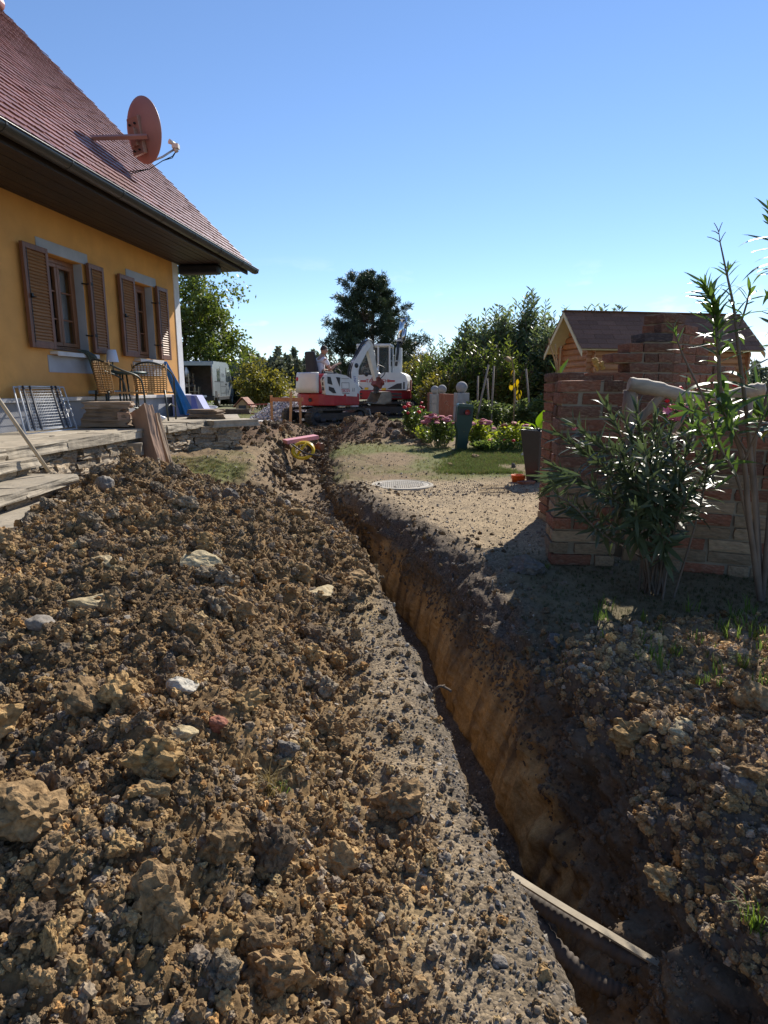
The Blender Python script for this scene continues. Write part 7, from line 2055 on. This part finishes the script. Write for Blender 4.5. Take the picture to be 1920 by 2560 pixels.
# --- terrace furniture
M('wicker', (.36, .21, .085), rough=.75, var=.2, vscale=30, bump=.8, bscale=90)
M('bronze_tube', (.060, .065, .055), rough=.4, metal=.4, var=.1, bump=.03)
def wicker_chair(label, loc, rz):
    t = thing('wicker_chair', label, 'chair', loc, rz, 'wicker chairs on the terrace')
    # local: the sitter looks along +x
    n = 11; b = MB()
    for k in range(14):      # woven strands across the curved back
        z = .42 + .030 * k
        b.tube([(-.24 + .08 * (abs(y) / .22) ** 2.2 * 1 - .05 * k / 14, y * (1 + .12 * k / 14), z) for y in np.linspace(-.22, .22, n)], .0155, 5, flat=.5)
    o = b.build('backrest', MATS['wicker'], t)
    b = MB()
    for y in np.linspace(-.22, .22, 12): b.tube([(-.235 + .08 * (abs(y) / .22) ** 2.2, y, .41), (-.29 + .08 * (abs(y) / .22) ** 2.2, y * 1.12, .84)], .007, 4)
    b.build('back_stake', MATS['wicker'], t)
    b = MB()
    for k in range(13): b.tube([(-.2 + .033 * k, y, .44 - .02 * math.cos(y * 6)) for y in np.linspace(-.21, .21, 6)], .016, 5, flat=.5)
    b.build('seat', MATS['wicker'], t)
    hoop = smooth_path([Vector(p) for p in ((.24, -.27, 0), (.22, -.28, .45), (.16, -.285, .63), (-.06, -.28, .72), (-.24, -.18, .82), (-.30, 0, .86), (-.24, .18, .82), (-.06, .28, .72), (.16, .285, .63), (.22, .28, .45), (.24, .27, 0))], 5)
    MB().tube(hoop, .0135, 8).build('frame', MATS['bronze_tube'], t)
    for y in (-.2, .2): MB().tube([(-.22, y, .46), (-.25, y * 1.15, 0)], .0125, 7).build('leg', MATS['bronze_tube'], t)
    MB().tube([(.22, -.27, .42), (.22, .27, .42)], .011, 6).tube([(.22, -.27, .2), (.0, -.24, .25), (-.24, -.22, .2)], .010, 6).tube([(.22, .27, .2), (.0, .24, .25), (-.24, .22, .2)], .010, 6).build('stretcher', MATS['bronze_tube'], t)
wicker_chair('wicker chair with its back turned, close to the stack of stone slabs', (-3.60, 8.62, ZT), R(46))
wicker_chair('wicker chair behind the stone slabs next to the blue tarp', (-3.52, 9.70, ZT), R(100))
tt_ = thing('bistro_table', 'dark green round bistro table between the wicker chairs', 'table', (-3.78, 9.25, ZT))
MB().lathe([(1e-3, .68), (.33, .68), (.34, .69), (.34, .71), (.33, .72), (1e-3, .72)], 32).build('tabletop', M('dark_green_metal', (.02, .045, .045), rough=.4, metal=.2), tt_)
for a in (0, 2.1, 4.2): MB().tube([(.05 * math.cos(a), .05 * math.sin(a), .68), (.08 * math.cos(a), .08 * math.sin(a), .3), (.28 * math.cos(a), .28 * math.sin(a), 0)], .012, 6).build('leg', MATS['dark_green_metal'], tt_)
lp_ = thing('table_lamp', 'small table lamp with white conical shade on the bistro table', 'lamp', (-3.86, 9.12, ZT + .72))
MB().lathe([(1e-3, 0), (.05, 0), (.05, .012), (.009, .02), (.009, .16)], 16).build('stand', MATS['bronze_tube'], lp_)
MB().lathe([(.085, .13), (.058, .30), (.056, .30), (.083, .13)], 28).lathe([(1e-3, .295), (.057, .295)], 28).build('lamp_shade', M('white_shade', (.66, .66, .74), rough=.8, var=.03, bump=.05), lp_)
gc = thing('garden_chair', 'dark green slatted chair with pale cushion at the house wall behind the wicker chair', 'chair', (-3.98, 8.98, ZT), R(-8))
b = MB()
for y in (-.15, -.05, .05, .15): MB().tube([(-.16, y, .42), (-.19, y, .72)], .012, 6).build('slat', MATS['dark_green_metal'], gc)
MB().box((-.19, 0, .735), (.03, .40, .04)).build('top_rail', MATS['dark_green_metal'], gc, bevel=.008)
MB().box((0, 0, .43), (.36, .38, .05)).build('cushion', M('pale_cushion', (.26, .34, .40), rough=.9), gc, bevel=.02)
for x in (-.16, .16):
    for y in (-.17, .17): MB().tube([(x, y, .42), (x * 1.1, y * 1.1, 0)], .012, 6).build('leg', MATS['dark_green_metal'], gc)
q = P(392, 1045, 9.2); q.z = ZT + .055
o = link('plastic_bag', clod_mesh('plastic_bag', M('white_bag', (.62, .64, .68), rough=.3, var=.1, bump=.6, bscale=12), 751, 3, rough=.35, fine=.05, smooth=True), None, q, None, (.13, .10, .06)); tag(o, 'crumpled white plastic bag on the terrace edge beside the leaning slab', 'bag')
# clothes drying rack leaning folded on the wall
dr_ = thing('drying_rack', 'folded white wire clothes rack leaning against the house wall', 'drying rack', tuple(H(.48, 6.84, ZT)), -HA)
RM = M('rack_white', (.55, .57, .60), rough=.4, var=.05, bump=.02); RD = M('rack_dark', (.05, .055, .07), rough=.5)
def rk(u, v, off=0): return Vector((-.42 * v + off * .7, u + .46 * v * .98, .50 * v + off * .6))     # u along the wall, v up the lean
def loop(u0, u1, v0, v1, off, r, mat, name): MB().tube([rk(u0, v0, off), rk(u0, v1, off), rk(u1, v1, off), rk(u1, v0, off), rk(u0, v0, off)], r, 7).build(name, mat, dr_)
loop(0, .93, .0, 1.0, 0, .011, RM, 'outer_frame'); loop(.06, .80, .04, .98, .03, .009, RM, 'inner_frame')
for u in (.12, .24, .64, .72): MB().tube([rk(u, .03, .04), rk(u, .97, .04)], .013, 6).build('bar', RD, dr_)
b = MB()
for k in range(15): b.tube([rk(.06, .06 + .062 * k, .035), rk(.78, .06 + .062 * k, .035)], .0035, 4)
for k in range(22): b.tube([rk(.10 + .03 * k, .08, .015), rk(.10 + .03 * k, .92, .015)], .0025, 4)
o = b.build('wire', RM, dr_); o['kind'] = 'stuff'
# thin pole over the steps
a = P(122, 1178, 5.30); c = P(0, 1003, 5.12); c2 = a + (c - a) * 1.55
tag(MB().tube([a, a.lerp(c2, .33), a.lerp(c2, .66), c2], [.016, .0155, .015, .014], 9).build('wooden_pole', M('pole_wood', (.40, .32, .22), rough=.75, var=.15, bump=.2)), 'thin wooden pole leaning across the stone steps', 'pole')

# --- pipes and root in the trench
pm = M('conduit', (.085, .068, .055), rough=.8, var=.25, bump=.2, stain=(.20, .15, .10), stain_scale=8)
def corrugated(name, label, pts, r, cat='pipe', mat=pm, flat=1.0):
    pp = smooth_path([Vector(p) for p in pts], 40); L2 = [pp[0]]
    for q_ in pp[1:]:
        if (q_ - L2[-1]).length > .0045: L2.append(q_)
    rs = [r * (1 + .09 * (1 if i % 3 else -1)) for i in range(len(L2))]
    o = MB().tube(L2, rs, 12).build(name, mat); tag(o, label, cat); return o
a, c = PZ(1290, 2192, -.27), PZ(1640, 2395, -.30)
aa, cc = a + (a - c) * .05, c + (c - a) * .22
corrugated('drain_conduit', 'upper corrugated conduit crossing the trench under a flat wooden strip', (aa - Vector((0, 0, .05)), a.lerp(c, .5) - Vector((0, 0, .055)), cc - Vector((0, 0, .04))), .024)
pb = MB(); d = (cc - aa).normalized(); n_ = d.cross(Vector((0, 0, 1))).normalized()
vs = []
for i in range(13):
    p = aa.lerp(cc, i / 12) + Vector((0, 0, -.010 * math.sin(math.pi * i / 12) - .030 * max(0, i / 12 - .55)))
    for sx, zz in ((-.014, 0), (.014, .003), (.014, -.004), (-.014, -.007)): vs.append(p + n_ * sx + Vector((0, 0, zz)))
pb.add(vs, [(i * 4 + k, i * 4 + (k + 1) % 4, (i + 1) * 4 + (k + 1) % 4, (i + 1) * 4 + k) for i in range(12) for k in range(4)] + [(0, 1, 2, 3), (48, 49, 50, 51)])
tag(pb.build('wooden_strip', M('grey_strip', (.29, .235, .155), rough=.7, var=.2, vscale=12, bump=.4, bscale=60, stain=(.22, .17, .11), stain_scale=10, stain_amt=.7)), 'flat weathered wooden strip spanning the trench on the upper conduit', 'board')
corrugated('drain_conduit', 'lower corrugated conduit sagging across the trench floor', (PZ(1330, 2290, -.36), PZ(1420, 2400, -.43), PZ(1520, 2468, -.47), PZ(1640, 2508, -.46), PZ(1720, 2520, -.42)), .024)
h_ = hit(1078, 1735) or PZ(1078, 1735, -.05)
rt = thing('root', 'broken root sticking out of the trench lip', 'root', tuple(h_)); b = MB()
tip = P(1128, 1728, h_.y - .02); m_ = P(1098, 1716, h_.y - .02)
b.tube(smooth_path([h_ - Vector((.03, 0, .03)), h_, m_, P(1112, 1719, h_.y), tip], 4), .006, 6); b.tube([m_, P(1112, 1713, h_.y)], .0035, 5); b.build('root', M('root_brown', (.15, .11, .075), rough=.9, var=.2), rt, world=True)
# ------------------------------------------------------------------ loose soil: clods, crumbs, pebbles, stones
def clods():
    tm = tint_mat('soil_crumb', rough=.95, bump=.9, bscale=30, var=.35, vscale=10)
    pm = tint_mat('pebble_stone', rough=.8, bump=.3, bscale=30, var=.2, vscale=8, spec=.35)
    src_c = [bpy.data.objects.new('crumb', clod_mesh('crumb', tm, 100 + k, 3, rough=.5, blocky=.45 if k % 2 else .2, fine=.19)) for k in range(7)]
    src_p = [bpy.data.objects.new('pebble', clod_mesh('pebble', pm, 200 + k, 2, rough=.35, blocky=.85 if k % 3 else .2, fine=.04, smooth=k % 3 == 0)) for k in range(6)]
    V = GV; Y = np.maximum(V[:, 1], .3)
    area = (Y + .5) * Y
    vis = ((np.abs(V[:, 0]) < .75 * Y + .4) + .35 * (np.abs(V[:, 0]) < .9 * Y + 1.2)) / 1.35 * (V[:, 1] > .3) * (V[:, 1] < 16.5)
    def pick(w, n):
        w = w * vis; return rng.choice(len(w), n, p=w / w.sum())
    pal = np.array([(0.309, 0.199, 0.089), (0.248, 0.161, 0.077), (0.192, 0.125, 0.063), (0.140, 0.101, 0.063), (0.239, 0.185, 0.126), (0.346, 0.246, 0.122), (0.178, 0.140, 0.103), (0.309, 0.168, 0.061)])
    def tints(n, probs, var=.18):
        k = rng.choice(len(pal), n, p=np.array(probs) / np.sum(probs))
        t = pal[k] * (1 + rng.normal(0, var, (n, 1))); return np.concatenate([np.clip(t, .02, .6), np.ones((n, 1))], 1)
    def rots(n): return rng.uniform(-math.pi, math.pi, (n, 3))
    # crumbs on the heap, the near bank and the far heaps
    wt = (GM['pile'] + 1.0 * GM['bank'] + .12 * GM['strip']) * area ** .42
    n = 92000
    i = pick(wt, n); r = .0034 * (1 - rng.random(n)) ** (-1 / 1.75); r = np.clip(r * (1 + .14 * Y[i]), 0, np.minimum(.015 + .005 * Y[i], .034))
    pos = V[i] + GM['nrm'][i] * (r * rng.uniform(-.2, .5, n))[:, None] + rng.normal(0, .004, (n, 3))
    scl = r[:, None] * rng.uniform(.65, 1.25, (n, 3))
    nz = fbm(V[i] * 1.7, 77, 3)
    tt = tints(n, (4, 7, 6, 3.2, 2.6, 1.4, 1.6, 1.0)); tt[:, :3] *= ((1 + .6 * nz) * (1 + .45 * GM['bank'][i]))[:, None]  # crumbs on the bank tinted lighter to lift its shade
    scatter('soil_crumbs', pos, rots(n), scl, rng.integers(0, 7, n), tt, src_c, label='loose crumbs of earth all over the dug soil heap', cat='soil')
    # dark crumbs at the far heaps, in the shallow trench and along the trench rim
    wt = (GM['heap'] * 1.2 + .7 * GM['edge'] * (GM['zone'] == 4) * (Y < 8.5) ) * area ** .5
    n = 11000
    i = pick(wt, n); r = .004 * (1 - rng.random(n)) ** (-1 / 1.7); r = np.clip(r * (1 + .25 * Y[i]), 0, .10)
    r = np.where(Y[i] < 8.5, np.minimum(r, .03), r)
    pos = V[i] + GM['nrm'][i] * (r * rng.uniform(-.3, .4, n))[:, None]
    tt = tints(n, (.1, .6, 3, 6, .3, .05, 1.2, .1)); tt[:, :3] *= np.where(Y[i] > 9, .85, .9)[:, None]
    scatter('dark_crumbs', pos, rots(n), r[:, None] * rng.uniform(.6, 1.2, (n, 3)), rng.integers(0, 7, n), tt, src_c, label='dark crumbs of topsoil along the trench and on the far heaps', cat='soil')
    # crumbs clinging to the dark upper part of the trench wall
    wt = (GM['zone'] == 3) * (GM['wallD'] > .3) * ss(-.45, -.22, V[:, 2] + .16 * ss(3.0, 2.2, Y)) * ss(6.2, 4.5, Y) * area ** .5
    n = 7000
    i = pick(wt, n); r = .0030 * (1 - rng.random(n)) ** (-1 / 1.9); r = np.clip(r * (1 + .1 * Y[i]), 0, .020)
    tt = np.array([(.15, .112, .076), (.18, .13, .085), (.13, .098, .068), (.22, .16, .10)])[rng.integers(0, 4, n)] * (1 + rng.normal(0, .12, (n, 1)))
    scatter('wall_crumbs', V[i] - GM['nrm'][i] * (r * .2)[:, None] + rng.normal(0, .004, (n, 3)), rots(n), r[:, None] * rng.uniform(.6, 1.25, (n, 3)), rng.integers(0, 7, n), np.concatenate([tt, np.ones((n, 1))], 1), src_c, label='crumbs clinging to the upper wall of the trench', cat='soil')
    # pebbles on the gravel strip, the gravel yard and the trench floor
    pal_p = np.array([(.20, .17, .135), (.28, .24, .185), (.13, .112, .095), (.27, .20, .125), (.40, .35, .28), (.16, .13, .105)])
    wt = (GM['strip'] * 2 + GM['gravR'] * .8 + (GM['zone'] == 2) * (GM['wallD'] > .3) * .6 + .12 * GM['pile'] + .2 * GM['bank'] + .35 * (GM['zone'] == 0) * ((Y > 6.8) & (Y < 10.5)) + .35 * (GM['zone'] == 4) * ((Y > 8.5) & (Y < 11.5)) + .5 * ((GM['zone'] == 1) | (GM['zone'] == 2)) * ((Y > 6.5) & (Y < 12))) * area ** .45
    n = 34000
    i = pick(wt, n); r = .0021 * (1 - rng.random(n)) ** (-1 / 2.5); r = np.clip(r * (1 + .15 * Y[i]), 0, .006 + .004 * Y[i]); r = np.minimum(r, .018)
    pos = V[i] + GM['nrm'][i] * (r * .15)[:, None] + rng.normal(0, .003, (n, 3)) * [1, 1, 0]
    t = pal_p[rng.integers(0, 6, n)] * (1 + rng.normal(0, .15, (n, 1)))
    scl = r[:, None] * rng.uniform(.6, 1.3, (n, 3)) * [1, 1, .7]
    scatter('pebbles', pos, rots(n) * [.5, .5, 1], scl, rng.integers(0, 6, n), np.concatenate([np.clip(t, .03, .7), np.ones((n, 1))], 1), src_p, label='grey pebbles strewn over the gravel strip beside the trench', cat='gravel')
    # the clods one can pick out, each an object of its own
    kinds = [('ochre clay', (0.304, 0.196, 0.087), .30), ('brown earth', (0.225, 0.147, 0.074), .34), ('dark humus', (0.152, 0.108, 0.068), .16), ('grey brown soil', (0.216, 0.170, 0.115), .20)]
    meshes = {}
    for kn, c, pr in kinds:
        m = M('clod_' + kn.replace(' ', '_'), c, rough=.96, var=.35, vscale=5, bump=1.0, bscale=16, rnd=.22, spec=.15, stain=tuple(x * .5 for x in c), stain_scale=4, stain_amt=.6, tint2=tuple(min(.6, x * 1.3) for x in c), tint2_scale=2.2)
        meshes[kn] = [clod_mesh('clod', m, 300 + 10 * len(meshes) + k, 4, rough=.45, blocky=.55 if k % 2 == 0 else .3, fine=.17) for k in range(4)]
    n = 300
    wt = (GM['pile'] + .45 * GM['bank']) * area ** .62
    i = pick(wt, n * 3); r = .028 * (1 - rng.random(n * 3)) ** (-1 / 2.5); r = np.clip(r * (.75 + .07 * Y[i]), .018, .082)
    o_ = np.argsort(-(r / Y[i]))[: n]; i, r = i[o_], r[o_]
    for j in range(n):
        ii = i[j]
        kn, c, _ = kinds[int(rng.choice(4, p=[.24, .44, .12, .20]))]
        if Y[ii] > 4.5: kn = kinds[3][0] if rng.random() < .6 else kinds[1][0]
        side = 'soil heap' if GM['pile'][ii] > .3 else 'bank beside the brick wall'
        o = link('soil_clod', meshes[kn][int(rng.integers(0, 4))], None, Vector(V[ii]) + Vector(GM['nrm'][ii]) * r[j] * .42, Euler(rng.uniform(-3.1, 3.1, 3)), Vector(rng.uniform(.7, 1.2, 3)) * r[j])
        rpx = r[j] / Y[ii]
        size = 'large' if r[j] > .055 else 'fist sized' if r[j] > .036 else 'small'
        if side == 'soil heap':
            x_, y_ = V[ii][0], V[ii][1]; dl_ = float(np.interp(y_, TY, TL)) - x_
            where = 'along the gravel strip' if dl_ < .75 else 'high on the soil heap near the steps' if y_ > 4.3 else 'in the middle of the soil heap' if y_ > 2.1 else 'at the near foot of the soil heap'
        else: where = 'on the bank below the brick wall'
        tag(o, f'{size} {kn} clod lying {where}', 'clod', f'{size} {kn} clods {where}')
    # single stones and blocks
    M('pale_rock', (.46, .365, .205), rough=.85, var=.25, vscale=5, bump=.7, bscale=22, stain=(.30, .20, .09), stain_scale=3, stain_amt=.8)
    M('white_rock', (.47, .43, .35), rough=.85, var=.2, vscale=5, bump=.7, bscale=22, stain=(.33, .26, .17), stain_scale=4, stain_amt=.7)
    M('grey_rock', (.22, .19, .155), rough=.8, var=.25, vscale=5, bump=.6, bscale=22, stain=(.20, .15, .10), stain_scale=3)
    M('clay_rock', (.32, .205, .09), rough=.95, var=.3, vscale=5, bump=1, bscale=16, stain=(.16, .11, .06), stain_scale=3, stain_amt=.7)
    M('dark_rock', (.13, .115, .10), rough=.9, var=.3, vscale=5, bump=.9, bscale=18, stain=(.24, .20, .14), stain_scale=4)
    M('brick_lump', (.33, .13, .08), rough=.9, var=.3, vscale=5, bump=.8, bscale=18)
    L_ = [  # photo point, width px, (sx, sy, sz) , material, label, kind
        (512, 1402, 125, (1, .75, .42), 'pale_rock', 'pale sunlit wedge of rock high on the soil heap', 'rock', (.35, .2, .5)),
        (590, 1445, 40, (1, .7, .5), 'grey_rock', 'small smooth grey stone beside the pale wedge of rock', 'stone', (0, 0, 1)),
        (452, 1712, 92, (1, .75, .5), 'white_rock', 'whitish angular rock in the middle of the soil heap', 'rock', (.2, .1, .3)),
        (438, 1835, 128, (1, .72, .5), 'pale_rock', 'large pale slab of stone tilted on the soil heap', 'rock', (.45, -.1, -.3)),
        (105, 1562, 78, (1, .85, .7), 'grey_rock', 'rounded grey boulder on the heap towards the steps', 'rock', (.1, .3, 1)),
        (260, 1402, 85, (1, .6, .45), 'pale_rock', 'dusty pale rock above the grey boulder on the heap', 'rock', (.3, .3, -.4)),
        (230, 1500, 120, (1, .5, .45), 'pale_rock', 'long dusty rock lying across the upper heap', 'rock', (.2, .2, .4)),
        (480, 1565, 62, (1, .6, .6), 'white_rock', 'small whitish stone between darker clods on the heap', 'stone', (.6, 0, .6)),
        (905, 1447, 98, (1, .72, .52), 'clay_rock', 'flat topped block of clay standing at the trench rim', 'clay block', (.15, .12, -.2)),
        (800, 1478, 95, (1, .8, .4), 'pale_rock', 'pale weathered rock beside the clay block at the rim', 'rock', (.2, -.2, .8)),
        (755, 1432, 80, (1, .8, .75), 'clay_rock', 'dark ochre boulder of clay on the slope above the trench', 'clay block', (.1, .2, 2)),
        (205, 1797, 42, (1, .9, .75), 'grey_rock', 'smooth round grey pebble among the brown clods', 'stone', (0, .2, 0)),
        (545, 1812, 60, (1, .85, .8), 'brick_lump', 'reddish round stone beside the large pale slab', 'stone', (0, .5, 0)),
        (715, 1880, 95, (.7, .8, 1), 'dark_rock', 'dark grey lump of old mortar next to the gravel strip', 'rock', (.3, .3, 0)),
        (1000, 2030, 46, (1, .8, .5), 'pale_rock', 'cream stone lying alone on the gravel strip', 'stone', (0, 0, .3)),
        (1218, 2390, 30, (1, .9, .8), 'clay_rock', 'ochre crumb of clay stuck to a stone by the trench', 'clod', (0, 0, 0)),
        (1250, 2402, 52, (1, .6, .5), 'grey_rock', 'grey brown stone on the gravel strip close to the pipes', 'stone', (0, 0, -.5)),
        (945, 2300, 38, (1, .9, .8), 'white_rock', 'whitish pebble at the lower edge of the heap', 'stone', (0, 0, 1)),
        (620, 2160, 40, (1, .7, .6), 'brick_lump', 'small orange red stone low on the soil heap', 'stone', (0, 0, 1)),
        (845, 2145, 115, (1, .9, .85), 'clay_rock', 'big square clod of clay beside the gravel strip', 'clay block', (.3, .2, .6)),
        (815, 2060, 75, (.6, .8, 1), 'clay_rock', 'upright splinter of clay on the heap edge', 'clay block', (.2, .5, .2)),
        (880, 2270, 85, (.6, .7, 1.1), 'clay_rock', 'tall cracked block of clay at the heap edge', 'clay block', (.3, .1, .9)),
        (750, 2440, 130, (1, .9, .9), 'clay_rock', 'largest crumbly block of clay low on the heap', 'clay block', (.1, .3, .4)),
        (690, 2520, 120, (1, .9, .8), 'clay_rock', 'crumbly block of clay below the largest one', 'clay block', (.4, .3, 1.2)),
        (370, 1975, 120, (1, .7, .6), 'clay_rock', 'long brown block of earth with a flat side', 'clay block', (.3, 0, .1)),
        (115, 2050, 90, (1, .9, 1), 'clay_rock', 'cube shaped block of ochre clay near the heap foot', 'clay block', (.1, .1, .3)),
        (1600, 1745, 82, (1, .7, .5), 'clay_rock', 'brown stone on the bank under the brick wall', 'rock', (.1, .1, .1)),
        (1705, 1808, 78, (1, .8, .3), 'pale_rock', 'flat pale stone half buried in the bank', 'rock', (.2, .1, .5)),
        (1700, 1835, 60, (1, .8, .35), 'pale_rock', 'lower of two flat stones half buried in the bank', 'rock', (.1, .2, -.5)),
        (1880, 1750, 110, (1, .9, .9), 'clay_rock', 'tall lump of soil on the bank by the oleander', 'clay block', (.1, .2, .5)),
        (1850, 1960, 150, (1, .8, .6), 'dark_rock', 'broad dark lump of asphalt on the bank', 'rock', (.3, .2, .5)),
        (1380, 1600, 60, (1, .8, .7), 'dark_rock', 'dark lump of earth on the rim of the trench', 'rock', (0, 0, 1)),
        (1310, 1412, 120, (1, .8, .5), 'dark_rock', 'broad dark clod below the corner of the brick pier', 'rock', (.2, .1, 0)),
        (740, 1283, 75, (1, .8, .65), 'clay_rock', 'lone brown boulder of earth where the trench turns', 'clay block', (.1, .1, .5)),
        (715, 1260, 34, (1, .8, .65), 'grey_rock', 'small dull stone behind the lone brown boulder', 'stone', (.1, .1, .5)),
        (260, 1215, 62, (.8, .8, 1), 'grey_rock', 'upright dark stone at the top of the heap', 'rock', (.3, .3, .3)),
        (190, 1235, 40, (1, .8, .9), 'clay_rock', 'dark clod resting on the lowest step', 'clod', (.3, .3, .9)),
        (580, 1240, 60, (1, .8, .8), 'dark_rock', 'dark clod at the back of the heap', 'rock', (.3, .3, .9)),
        (650, 1235, 45, (1, .8, .8), 'dark_rock', 'dark pointed clod behind the heap', 'rock', (.8, .3, .9)),
        (1109, 1101, 36, (1, .8, .8), 'grey_rock', 'rounded dark boulder under the pink sedum', 'rock', (0, .3, .9)),
        (990, 1083, 26, (1, .8, .75), 'grey_rock', 'pale field stone at the edge of the bed', 'rock', (0, .1, .9)),
        (1188, 1143, 27, (1, .8, .8), 'clay_rock', 'round clod of earth on the lawn', 'clod', (0, .1, .9)),
        (1128, 1163, 22, (1, .8, .6), 'clay_rock', 'small brown clod on the worn lawn', 'clod', (0, .1, .2)),
        (1282, 1166, 16, (1, .8, 1), 'dark_rock', 'dark pointed stone on the green grass', 'stone', (0, .1, .2)),
        (1312, 1140, 24, (1, .9, .9), 'white_rock', 'whitish round stone behind the planter', 'stone', (0, .1, .2)),
    ]
    for k, (px, py, w, s, mt, lab, cat, rt) in enumerate(L_):
        h = hit(px, py + w * .12)
        if h is None: continue
        depth = h.y * CP + (CAM_H - h.z) * SP
        rr = w / FPX * depth / 2
        me = clod_mesh(cat.replace(' ', '_'), MATS[mt], 500 + k, 4, rough=.28 if 'rock' in cat or 'stone' in cat else .38, blocky=.9 if mt not in ('grey_rock', 'brick_lump') else .25,
                       fine=.05 if mt in ('pale_rock', 'white_rock', 'grey_rock', 'brick_lump') else .10, smooth=mt in ('grey_rock',))
        o = link(cat.replace(' ', '_'), me, None, h + Vector((0, 0, rr * s[2] * .35)), Euler(rt), Vector(s) * rr)
        tag(o, lab, cat)
clods()
